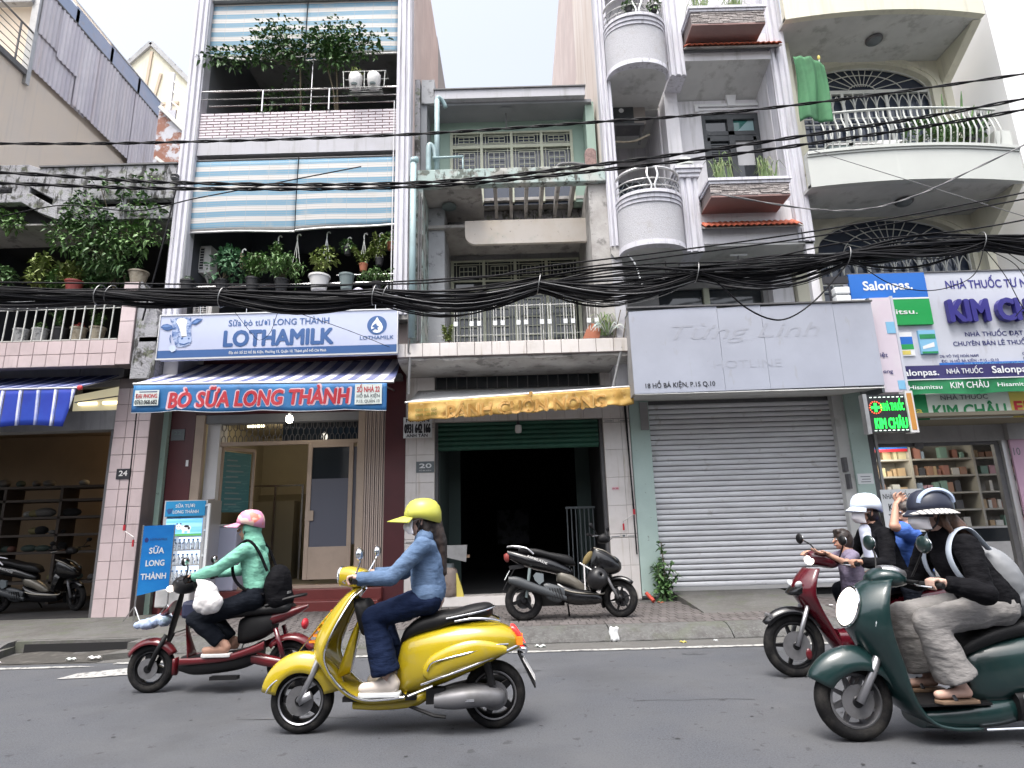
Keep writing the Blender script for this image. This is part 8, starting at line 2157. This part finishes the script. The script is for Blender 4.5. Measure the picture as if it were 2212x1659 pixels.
m['greyc'] = cloth('grey_linen', (.26, .25, .245), (.19, .185, .18))
m['mauve'] = cloth('mauve_cloth', (.16, .14, .20), (.22, .19, .27))
m['mask'] = mat('white_mask_cloth', (.74, .72, .75), .7)
m['shoe'] = mat('cream_shoe', (.62, .55, .49), .6)


def capsule(g, p, q, r0, r1, flat=1.0, n=14, sq=1.):
    p, q = V(p), V(q); d = (q - p)
    L_ = d.length; d = d / L_ if L_ > 1e-5 else V((0, 0, 1))
    P, Rr = [], []
    for t in (-1, -.9, -.6, -.25): P.append(p + d * r0 * t); Rr.append(r0 * sqrt(max(1 - t * t, .01)))
    for t in (.0, .33, .67, 1): P.append(p.lerp(q, t)); Rr.append(r0 + (r1 - r0) * t)
    for t in (.25, .6, .9, 1): P.append(q + d * r1 * t * sq); Rr.append(r1 * sqrt(max(1 - t * t, .01)))
    g.tube(P, Rr, n, flat=flat)


def blob(name, parts, vox, mt, parent, it=4, fold=0, fs=.09):
    g = MB()
    for p in parts:
        if p[0] == 'c': capsule(g, *p[1:])
        else: g.ell(p[1], p[2], 18, 12, p[3] if len(p) > 3 else None)
    o = g.build(name, mt, parent, smooth=80)
    r = o.modifiers.new('skin', 'REMESH'); r.mode = 'VOXEL'; r.voxel_size = vox; r.use_smooth_shade = True
    s = o.modifiers.new('soft', 'SMOOTH'); s.factor = .5; s.iterations = it
    if fold:
        tx = bpy.data.textures.new('folds', 'CLOUDS'); tx.noise_scale = fs; tx.noise_depth = 2
        d = o.modifiers.new('folds', 'DISPLACE'); d.texture = tx; d.strength = fold; d.mid_level = .5; d.texture_coords = 'LOCAL'
    return o


def hand(c, side, grip=True):
    """gripping hand round a bar along y at c; side +1 left"""
    x, y, z = c; P = [('e', (x - .030, y, z + .022), (.034, .042, .020))]
    for k, (o_, s) in enumerate(((.030, .95), (.010, 1.05), (-.010, 1.0), (-.029, .82))):
        yy = y - side * o_
        a = (x - .005, yy, z + .034); b = (x + .030 * s, yy, z + .026); c2 = (x + .034 * s, yy, z - .004); d = (x + .014, yy, z - .026)
        P += [('c', a, b, .0105, .0098), ('c', b, c2, .0098, .009), ('c', c2, d, .009, .0078)]
    P += [('c', (x - .035, y - side * .028, z + .008), (x - .012, y - side * .046, z - .018), .012, .010), ('c', (x - .012, y - side * .046, z - .018), (x + .014, y - side * .044, z - .024), .010, .008)]
    return P


def openhand(c, d, u, side=1):
    """half open hand: palm at c, fingers along d, u across the fingers"""
    c, d, u = V(c), V(d).normalized(), V(u).normalized(); n = d.cross(u)
    P = [('c', c - d * .035, c + d * .03, .026, .030, .6)]
    for k, (o_, L_) in enumerate(((.030, .062), (.010, .074), (-.010, .070), (-.029, .054))):
        a = c + d * .035 + u * o_; b = a + d * L_ * .55 + n * .008 + u * o_ * .2; e = b + d * L_ * .4 + n * .026
        P += [('c', a, b, .0105, .0095), ('c', b, e, .0095, .0078)]
    a = c + u * .03; b = a + u * .035 + d * .02 + n * .012
    return P + [('c', a, b, .013, .011), ('c', b, b + d * .03 + n * .01, .011, .0085)]


def head(c, s=1., jaw=1.):
    x, y, z = c
    return [('e', (x - .012 * s, y, z + .022 * s), (.094 * s, .075 * s, .096 * s)), ('e', (x + .018 * s, y, z - .045 * s), (.062 * s, .058 * s, .070 * s)), ('c', (x + .03 * s, y, z - .088 * s), (x + .052 * s, y, z - .092 * s), .028 * s, .022 * s),
            ('c', (x + .082 * s, y, z + .012 * s), (x + .104 * s, y, z - .022 * s), .010 * s, .014 * s), ('c', (x + .078 * s, y - .012 * s, z - .056 * s), (x + .078 * s, y + .012 * s, z - .056 * s), .013 * s, .013 * s),
            ('e', (x - .012 * s, y + .076 * s, z - .01 * s), (.018 * s, .010 * s, .032 * s)), ('e', (x - .012 * s, y - .076 * s, z - .01 * s), (.018 * s, .010 * s, .032 * s))]


def features(root, c, s=1., mt=None):
    x, y, z = c
    for d in (-1, 1):
        e = MB().ell((x + .076 * s, y + d * .030 * s, z + .008 * s), (.010 * s, .015 * s, .008 * s), 10, 8).build('eye', m['pwhite'], root, smooth=60)
        MB().ell((x + .085 * s, y + d * .030 * s, z + .008 * s), (.004 * s, .006 * s, .006 * s), 8, 6).build('iris', m['hair'], e, smooth=60)
        MB().tube(catmull([(x + .082 * s, y + d * .014 * s, z + .028 * s), (x + .086 * s, y + d * .032 * s, z + .034 * s), (x + .074 * s, y + d * .052 * s, z + .028 * s)], 3), .0035 * s, 5).build('eyebrow', m['hair'], root, smooth=60)
    MB().ell((x + .088 * s, y, z - .058 * s), (.006 * s, .022 * s, .007 * s), 10, 6).build('lips', mat('lips', (.40, .13, .11), .5), root, smooth=60)


def maskp(root, c, s=1., mt='mask'):
    x, y, z = c
    def fn(u, v):
        a = (2 * u - 1) * 1.25; b = 2 * v - 1
        r = .090 + .012 * (1 - b * b) + .012 * cos(a * 1.2) * (1 - b * b) - .018 * max(0, -b) ** 2
        return (x + s * (.022 + r * cos(a)), y + s * .082 * sin(a), z + s * (-.048 + .052 * b) + s * .003 * sin(b * 9))
    o = MB().grid(fn, 20, 12).build('face_mask', m[mt], root, smooth=70); solid(o, .003)
    for d in (-1, 1): MB().tube([(x + .05 * s, y + d * .078 * s, z - .01 * s), (x - .012 * s, y + d * .088 * s, z + .012 * s)], .002, 5).build('mask_loop', m['mask'], root)


def arm(sh, el, ha, r=(.052, .042, .034, .027)):
    return [('c', sh, el, r[0], r[1]), ('c', el, ha, r[2] + .004, r[3])]


def person(lab, loc, J, skin='skin', s=1., group='people riding past'):
    """body as one continuous mesh: head, neck, torso, arms with five fingered hands, legs and feet"""
    P = head(J['head'], s) + [('c', V(J['head']) + V((-.02, 0, -.08)) * s, J['neck'], .045 * s, .052 * s), ('c', J['neck'], J['chest'], .075 * s, .105 * s), ('c', J['chest'], J['pelvis'], .108 * s, .115 * s)]
    for k in ('L', 'R'):
        sg_ = 1 if k == 'L' else -1
        P += [('c', V(J['chest']) + V((0, sg_ * .05, .07)) * s, J['sh' + k], .08 * s, .056 * s)] + arm(J['sh' + k], J['el' + k], J['wr' + k], tuple(a * s for a in (.05, .041, .036, .026)))
        P += J['hand' + k]
        hp = V(J['pelvis']) + V((0, sg_ * .085, -.01)) * s
        P += [('c', hp, J['kn' + k], .082 * s, .056 * s), ('c', J['kn' + k], J['an' + k], .052 * s, .035 * s)]
        an = V(J['an' + k]); tz = V(J.get('toe' + k, an + V((.15, 0, -.055))))
        P += [('c', an + V((-.03, 0, -.045)) * s, an, .032 * s, .034 * s), ('c', an + V((-.02, 0, -.045)) * s, tz, .032 * s, .026 * s)]
    g = MB()
    for p in P:
        if p[0] == 'c': capsule(g, *p[1:])
        else: g.ell(p[1], p[2], 18, 12, p[3] if len(p) > 3 else None)
    o = g.build('person', m[skin], None, smooth=80)
    r = o.modifiers.new('skin', 'REMESH'); r.mode = 'VOXEL'; r.voxel_size = .0062; r.use_smooth_shade = True
    q = o.modifiers.new('soft', 'SMOOTH'); q.factor = .5; q.iterations = 3
    o.location = loc; o.rotation_euler = (0, 0, pi)
    return tag(o, lab, 'person', group)


def jacket(root, J, mt, r=1., hem=-.06, fold=.022, flare=1.12, sl=1.0, arms=('L', 'R'), name='jacket', waist=.118):
    P = [('c', V(J['neck']) + V((0, 0, -.01)), J['chest'], .078 * r, .125 * r), ('c', J['chest'], V(J['pelvis']) + V((0, 0, .10 + hem)), .128 * r, waist * flare * r)]
    for k in ('L', 'R'):
        s_ = 1 if k == 'L' else -1
        P += [('c', V(J['chest']) + V((0, s_ * .065, .06)), V(J['sh' + k]) + V((0, 0, .005)), .098 * r, .068 * r), ('c', V(J['chest']) + V((0, s_ * .05, 0)), V(J['pelvis']) + V((0, s_ * .055, .10 + hem)), .108 * r, .105 * flare * r)]
        if k in arms:
            w = V(J['el' + k]).lerp(V(J['wr' + k]), .92 * sl)
            P += [('c', J['sh' + k], J['el' + k], .070 * r, .058 * r), ('c', J['el' + k], w, .058 * r, .045 * r, 1.0, 14, .25)]
    return blob(name, P, .011, m[mt], root, 5, fold * 1.1, .09)


def trousers(root, J, mt, r=1., flare=1., fold=.02, to=.93):
    P = []
    for k in ('L', 'R'):
        s_ = 1 if k == 'L' else -1
        hp = V(J['pelvis']) + V((0, s_ * .085, -.005)); a = V(J['kn' + k]).lerp(V(J['an' + k]), to)
        P += [('c', V(J['pelvis']) + V((0, s_ * .06, .05)), hp, .112 * r, .112 * r), ('c', hp, J['kn' + k], .104 * r, .082 * r), ('c', J['kn' + k], a, .078 * r, .066 * r * flare, 1.0, 16, .12)]
    return blob('trousers', P, .011, m[mt], root, 5, fold * 1.1, .11)


def helmet(root, c, mt, s=1., peak=.11, name='helmet', drop=.0, tilt=0., back=0.):
    x, y, z = c
    M_ = Matrix.Translation((x - .012 * s, y, z + .035 * s)) @ Matrix.Rotation(tilt, 4, 'Y')
    g = MB().lathe([(.006, .122), (.05, .116), (.085, .098), (.110, .062), (.122, .02), (.124, -.022 - drop)], (0, 0, 0), 'z', 28, False)
    for i, v in enumerate(g.v): g.v[i] = (v[0] * 1.1 * s, v[1] * .92 * s, (v[2] - (.045 * max(0, -v[0] * 7) if v[2] < 0 else 0)) * s)
    g.xf(M_)
    o = g.build(name, m[mt] if isinstance(mt, str) else mt, root, smooth=60); solid(o, .012)
    def pk(u, v):
        a = (2 * u - 1) * 1.15; t = v
        rr = .125 + peak * t * cos(a * .9)
        return tuple(M_ @ V((rr * 1.08 * cos(a) * s, .115 * sin(a) * s * (1 + .1 * t), (-.012 - .035 * t + .010 * cos(a * 2)) * s)))
    o2 = MB().grid(pk, 16, 6).build('peak', m[mt] if isinstance(mt, str) else mt, o, smooth=70); solid(o2, .006)
    g = MB()
    for d in (-1, 1): g.tube(catmull([(x - .01 * s, y + d * .082 * s, z + .0 * s), (x + .012 * s, y + d * .072 * s, z - .07 * s), (x + .03 * s, y, z - .118 * s)], 4), .006, 5)
    g.build('chin_strap', m['blackp'], o)
    return o


def shoe(root, an, mt, L_=.26, h=.085, w=.048, sole='pwhite', name='shoe'):
    x, y, z = an
    o = blob(name, [('c', (x - .045, y, z - .035), (x - .03, y, z - .005), w * .95, w * .85), ('c', (x - .04, y, z - .05), (x + L_ - .11, y, z - .062), w * .95, w * .8), ('c', (x + .02, y, z - .02), (x + .08, y, z - .05), w * .8, w * .7)], .008, m[mt], root, 3)
    pts = [(x - .095, w * .8), (x - .06, w * 1.05), (x + .05, w * 1.0), (x + L_ - .12, w * 1.05), (x + L_ - .075, w * .5)]
    so_ = MB().prism([(a, y + b) for a, b in pts] + [(a, y - b) for a, b in reversed(pts)], z - .118, z - .085, 'z').build('sole', m[sole], root); bev(so_, .008, 2)
    return o


# 1: rider of the yellow scooter
J = dict(head=(-.155, 0, 1.455), neck=(-.185, 0, 1.335), chest=(-.195, 0, 1.17), pelvis=(-.215, 0, .885), shL=(-.19, .165, 1.265), shR=(-.19, -.165, 1.265), elL=(.02, .26, 1.055), elR=(.02, -.26, 1.06), wrL=(.235, .285, 1.055), wrR=(.235, -.285, 1.055),
         knL=(.17, .13, .775), knR=(.17, -.12, .775), anL=(.055, .135, .37), anR=(.055, -.13, .37), handL=hand((.285, .285, 1.045), 1), handR=hand((.285, -.285, 1.045), -1))
p = person('person in a denim jacket and yellow helmet riding the yellow scooter', (-.88, 4.83, 0), J, 'skinp')
features(p, J['head']); maskp(p, J['head'])
jk = jacket(p, J, 'denim', 1.0, -.02, .018, 1.1)
blob('jacket_hem', [('c', (-.215, -.07, .925), (-.215, .07, .925), .122, .122)], .011, m['denim'], jk, 4, .006)
for k in ('L', 'R'):
    w = V(J['el' + k]).lerp(V(J['wr' + k]), .93); MB().lathe([(.046, -.03), (.05, 0), (.046, .03)], w, 'x', 16, False).build('cuff', m['denim'], jk, smooth=60)
blob('collar', [('c', (-.19, -.05, 1.325), (-.19, .05, 1.325), .068, .068)], .01, m['denim'], jk, 3)
trousers(p, J, 'jeans', .98, 1.62, .02, .90)
helmet(p, J['head'], mat('lime_yellow_shell', (.50, .50, .085), .35), 1.06, .115)
for k in ('L', 'R'): shoe(p, J['an' + k], 'shoe', .275)
blob('hair', [('e', (-.185, 0, 1.44), (.088, .082, .095)), ('c', (-.255, 0, 1.43), (-.30, 0, 1.28), .06, .055), ('c', (-.30, 0, 1.28), (-.325, 0, 1.06), .052, .028), ('c', (-.20, .07, 1.43), (-.22, .075, 1.30), .025, .02)], .010, m['hair'], p, 4, .015, .04)
MB().lathe([(.085, -.004), (.085, .004)], (-.07, 0, 1.50), 'x', 20, False).build('visor_band', m['glass'], p)
# 2: rider of the electric bike
J = dict(head=(-.15, 0, 1.45), neck=(-.20, 0, 1.33), chest=(-.225, 0, 1.15), pelvis=(-.27, 0, .80), shL=(-.19, .16, 1.245), shR=(-.19, -.16, 1.245), elL=(.02, .25, 1.085), elR=(.0, -.24, 1.05), wrL=(.22, .255, 1.02), wrR=(.22, -.255, 1.02),
         knL=(.235, .12, .64), knR=(.22, -.12, .65), anL=(-.03, .14, .43), anR=(.0, -.13, .42), handL=hand((.27, .25, 1.0), 1), handR=hand((.27, -.25, 1.0), -1))
p = person('person in a mint green hooded jacket and pink cap riding the red electric bike', (-2.75, 6.15, 0), J, 'skin')
features(p, J['head']); jk = jacket(p, J, 'mint', .98, .02, .022, 1.0, 1.12)
hd_ = blob('hood', [('e', (-.18, 0, 1.45), (.092, .092, .105)), ('c', (-.19, 0, 1.38), (-.215, 0, 1.28), .085, .10)], .010, m['mint'], p, 4, .012, .05)
helmet(p, (-.15, 0, 1.475), mat('pink_cap', (.62, .26, .40), .5, layers=[((.72, .20, .13), 9, .54, .58, .95, 1), ((.75, .55, .45), 12, .62, .66, .8, 1)]), .98, .12, 'cap')
trousers(p, J, 'navyt', 1.0, 1.0, .02, .95)
for k in ('L', 'R'): shoe(p, J['an' + k], 'skin', .25, .07, .042, 'potwhite', 'shoe'); blob('glove', hand(tuple(V((.27, .25 if k == 'L' else -.25, 1.0))), 1 if k == 'L' else -1), .005, m['blackc'], p, 1)
bp_ = thing('backpack', 'black backpack worn by the rider in mint green', 'backpack', (-2.75, 6.15, 0), None, (0, 0, pi), True)
blob('bag', [('e', (-.465, 0, .89), (.125, .165, .215)), ('e', (-.49, 0, .79), (.125, .16, .12))], .012, m['blackc'], bp_, 5, .02)
MB().box(-.60, -.59, .02, .10, .84, .86).build('buckle', m['galv'], bp_)
for s in (-1, 1): MB().tube(catmull([(-.40, s * .12, 1.05), (-.30, s * .135, 1.25), (-.19, s * .13, 1.335), (-.075, s * .12, 1.22), (-.085, s * .125, 1.02), (-.20, s * .15, .90), (-.38, s * .12, .84)], 5), .014, 6).build('strap', m['blackc'], bp_, smooth=50)
t = thing('plastic_bag', 'full white plastic bag hanging from the electric bike handlebar', 'bag', (-2.75, 6.05, 0), 'bags carried on the electric bike', (0, 0, pi), True)
blob('bag', [('e', (.05, .20, .80), (.135, .075, .105)), ('e', (.07, .20, .88), (.105, .06, .10)), ('c', (.09, .20, .93), (.16, .21, 1.0), .045, .012), ('c', (.04, .20, .94), (.13, .21, 1.0), .04, .012)], .011, mat('white_plastic_bag', (.70, .68, .68), .35), t, 4, .02, .05)
t = thing('plastic_bag', 'flat pale blue bag sticking out over the front wheel of the electric bike', 'bag', (-2.75, 6.15, 0), 'bags carried on the electric bike', (0, 0, pi), True)
blob('bag', [('c', (.84, 0, .585), (.60, 0, .64), .035, .05), ('c', (.72, -.07, .60), (.72, .07, .60), .05, .05), ('c', (.60, -.07, .62), (.56, .07, .62), .05, .05)], .010, mat('pale_blue_bag', (.36, .44, .60), .4, layers=[((.06, .10, .10), 5, .55, .62, .8)]), t, 3, .03, .06)
# 3: driver of the red motorbike
J = dict(head=(-.21, 0, 1.435), neck=(-.265, 0, 1.30), chest=(-.29, 0, 1.13), pelvis=(-.36, 0, .83), shL=(-.27, .175, 1.225), shR=(-.27, -.175, 1.225), elL=(-.17, .30, .965), elR=(-.15, -.30, .98), wrL=(.06, .285, .995), wrR=(.06, -.285, .995),
         knL=(.05, .16, .72), knR=(.05, -.16, .72), anL=(-.02, .17, .33), anR=(-.02, -.17, .33), handL=hand((.115, .28, .98), 1), handR=hand((.115, -.28, .98), -1))
p = person('person in a black jacket, white helmet and mask driving the red motorbike', (3.14, 6.05, 0), J, 'skin')
features(p, J['head']); maskp(p, J['head']); jacket(p, J, 'blackc', 1.06, -.06, .02, 1.12)
blob('shirt', [('c', (-.185, 0, 1.27), (-.215, 0, 1.0), .06, .075), ('c', (-.175, .03, 1.2), (-.2, .04, 1.0), .045, .055)], .01, mat('white_shirt', (.62, .66, .80), .8), p, 4, .008)
trousers(p, J, 'navyt', 1.0, 1.1); helmet(p, (-.21, 0, 1.455), mat('white_shell', (.66, .74, .86), .4), 1.04, .05)
blob('hair', [('e', (-.24, 0, 1.42), (.085, .08, .09)), ('c', (-.29, 0, 1.40), (-.32, 0, 1.27), .05, .03)], .010, m['hair'], p, 3, .01, .04)
for k in ('L', 'R'): shoe(p, J['an' + k], 'blackp', .26)
# 4: child in front of the driver
s = .74
J = dict(head=(.06, 0, 1.185), neck=(.02, 0, 1.09), chest=(.01, 0, .97), pelvis=(-.02, 0, .70), shL=(.02, .115, 1.04), shR=(.02, -.115, 1.04), elL=(.14, .19, .985), elR=(.14, -.17, .99), wrL=(.265, .14, 1.06), wrR=(.265, -.13, 1.06),
         knL=(.04, .07, .54), knR=(.04, -.07, .54), anL=(.0, .07, .33), anR=(.0, -.07, .33), handL=openhand((.305, .13, 1.075), (1, -.2, .1), (0, 1, 0)), handR=openhand((.305, -.12, 1.075), (1, .2, .1), (0, -1, 0)))
p = person('small child with black hair standing in front of the driver on the red motorbike', (3.14, 6.05, 0), J, 'skin', s)
features(p, J['head'], s * 1.05)
blob('dress', [('c', (.015, -.05, 1.03), (.015, .05, 1.03), .075, .075), ('c', (.01, 0, .98), (-.01, 0, .70), .105, .12), ('c', (-.01, -.05, .68), (-.01, .05, .68), .115, .115), ('c', (0, -.05, .55), (0, .05, .55), .105, .105), ('c', J['shL'], V(J['shL']).lerp(V(J['elL']), .6), .05, .045), ('c', J['shR'], V(J['shR']).lerp(V(J['elR']), .6), .05, .045)], .010, m['mauve'], p, 4, .02, .08)
blob('hair', [('e', (.042, 0, 1.215), (.080, .076, .076)), ('e', (.012, 0, 1.175), (.062, .075, .085)), ('c', (.09, -.03, 1.262), (.09, .03, 1.262), .026, .026)], .008, m['hair'], p, 3, .008, .03)
# 5: passenger behind with a raised arm
J = dict(head=(-.60, 0, 1.42), neck=(-.59, 0, 1.295), chest=(-.57, 0, 1.12), pelvis=(-.60, 0, .86), shL=(-.52, .175, 1.215), shR=(-.57, -.175, 1.22), elL=(-.30, .27, 1.30), elR=(-.46, -.27, .98), wrL=(-.385, .20, 1.475), wrR=(-.34, -.22, .90),
         knL=(-.38, .22, .74), knR=(-.38, -.22, .74), anL=(-.42, .22, .38), anR=(-.42, -.22, .38), handL=openhand((-.43, .165, 1.52), (-.7, -.35, .55), (.5, 0, .6)), handR=openhand((-.30, -.20, .885), (1, .1, -.2), (0, -1, 0)))
p = person('passenger in a blue shirt raising one arm on the back of the red motorbike', (3.14, 6.05, 0), J, 'skin')
features(p, J['head']); jacket(p, J, 'bluec', 1.0, -.06, .02, 1.1, arms=(), name='shirt')
for k in 'LR': blob('sleeve', [('c', J['sh' + k], V(J['sh' + k]).lerp(V(J['el' + k]), .62), .072, .075)], .010, m['bluec'], p, 4, .012)
trousers(p, J, 'navyt', .95, 1.1); blob('hair', [('e', (-.615, 0, 1.455), (.098, .083, .088)), ('e', (-.66, 0, 1.42), (.06, .08, .085))], .009, m['hair'], p, 3, .01, .03)
for k in ('L', 'R'): shoe(p, J['an' + k], 'blackp', .26)
# 6: rider of the green scooter
J = dict(head=(-.06, .02, 1.395), neck=(-.14, 0, 1.265), chest=(-.20, 0, 1.09), pelvis=(-.36, 0, .79), shL=(-.165, .18, 1.175), shR=(-.15, -.17, 1.185), elL=(-.12, .315, .90), elR=(-.08, -.29, .93), wrL=(.10, .29, .965), wrR=(.10, -.28, .965),
         knL=(.16, .15, .715), knR=(.16, -.14, .72), anL=(.02, .15, .345), anR=(.03, -.15, .345), handL=hand((.155, .28, .955), 1), handR=hand((.155, -.28, .955), -1))
p = person('person in a black top, grey trousers and striped helmet riding the dark green scooter', (2.77, 4.35, 0), J, 'skinp')
features(p, J['head']); maskp(p, J['head'], 1.05); jacket(p, J, 'blackc', 1.13, -.06, .024, 1.2)
for k in 'LR': blob('sleeve_fold', [('c', J['el' + k], V(J['el' + k]).lerp(V(J['wr' + k]), .6), .075, .06)], .011, m['blackc'], p, 4, .015)
trousers(p, J, 'greyc', 1.06, 1.75, .022, .88)
ht = helmet(p, J['head'], mat('navy_shell', (.018, .022, .04), .4), 1.06, .04, 'helmet', .0, R(4))
x, y, z = J['head']
br = MB().lathe([(.118, .0), (.165, -.028), (.170, -.022), (.118, .012)], (x - .01, y, z + .018), 'z', 36, False).build('striped_brim', mat('striped_brim', (.62, .60, .56), .6, layers=[('S', (.12, .12, .13), 'X', .03, .35, 0)]), ht, smooth=60)
MB().tube([(x - .02 + .115 * cos(a), y + .06 + .02 * sin(a), z + .07 + .085 * sin(a)) for a in [pi * k / 16 for k in range(17)]], .016, 6).build('pale_band', mat('pale_blue_band', (.38, .46, .62), .5), ht, smooth=60)
blob('hair', [('e', (x - .045, y, z - .005), (.085, .084, .10)), ('c', (x - .10, y, z - .02), (x - .20, y + .02, z - .16), .065, .06), ('c', (x - .20, y + .02, z - .16), (x - .27, y + .03, z - .32), .055, .03), ('c', (x - .03, y + .075, z - .03), (x - .09, y + .09, z - .17), .025, .02)], .010, m['hairb'], p, 4, .018, .04)
for k in ('L', 'R'):
    a = J['an' + k]; so_ = MB().prism([(a[0] - .08, a[1] - .04), (a[0] + .03, a[1] - .048), (a[0] + .15, a[1] - .045), (a[0] + .18, a[1]), (a[0] + .15, a[1] + .045), (a[0] + .03, a[1] + .048), (a[0] - .08, a[1] + .04)], a[2] - .105, a[2] - .082, 'z').build('sandal', m['wood'], p); bev(so_, .006, 2)
    MB().tube([(a[0] + .07, a[1] - .045, a[2] - .08), (a[0] + .075, a[1], a[2] - .022), (a[0] + .07, a[1] + .045, a[2] - .08)], .012, 6, flat=.5).build('sandal_strap', m['blackp'], so_)
bp_ = thing('backpack', 'pale grey backpack worn by the rider of the dark green scooter', 'backpack', (2.77, 4.35, 0), None, (0, 0, pi), True)
blob('bag', [('e', (-.46, 0, .95), (.125, .165, .23), Matrix.Rotation(R(18), 3, 'Y')), ('e', (-.50, 0, .84), (.125, .16, .13))], .012, mat('grey_nylon', (.20, .21, .225), .6), bp_, 5, .012)
for s_ in (-1, 1): MB().tube(catmull([(-.36, s_ * .10, 1.15), (-.24, s_ * .115, 1.285), (-.13, s_ * .12, 1.26), (-.07, s_ * .13, 1.13), (-.11, s_ * .15, .98), (-.26, s_ * .16, .86), (-.42, s_ * .12, .82)], 6), .026, 8, flat=.35).build('strap', mat('pale_strap', (.46, .52, .60), .6), bp_, smooth=50)

# ------------------------------------------------------------------ loose pieces of one mesh become parts of their own
SPLIT = set('inner_pier gate_frame down_pipe right_lower_wall shutter_track apron_edge upper_wall lower_back_wall bay_wall drain_pipe conduit dark_pane pane bracket shutter_lock indicator green_patch roof_pipe leg brace fork shock_absorber side_window_frame inner_ear'.split())
for o in list(COL.objects):
    if o.type != 'MESH' or o.parent is None or o.modifiers or o.name.split('.')[0] not in SPLIT: continue
    me = o.data; n = len(me.vertices); par = list(range(n))
    def root_(i):
        while par[i] != i: par[i] = par[par[i]]; i = par[i]
        return i
    for e in me.edges:
        a, b = root_(e.vertices[0]), root_(e.vertices[1])
        if a != b: par[a] = b
    isl = {}
    for p in me.polygons: isl.setdefault(root_(p.vertices[0]), []).append(p)
    if len(isl) < 2: continue
    co = [v.co.copy() for v in me.vertices]
    out = []
    for ps in isl.values():
        ix = sorted({v for p in ps for v in p.vertices}); mp = {v: i for i, v in enumerate(ix)}
        k = bpy.data.meshes.new(o.name.split('.')[0]); k.from_pydata([co[i] for i in ix], [], [[mp[v] for v in p.vertices] for p in ps])
        for mt in me.materials: k.materials.append(mt)
        k.polygons.foreach_set('use_smooth', [p.use_smooth for p in ps])
        out.append(k)
    o.data = out[0]
    for k in out[1:]:
        c = o.copy(); c.data = k; COL.objects.link(c)
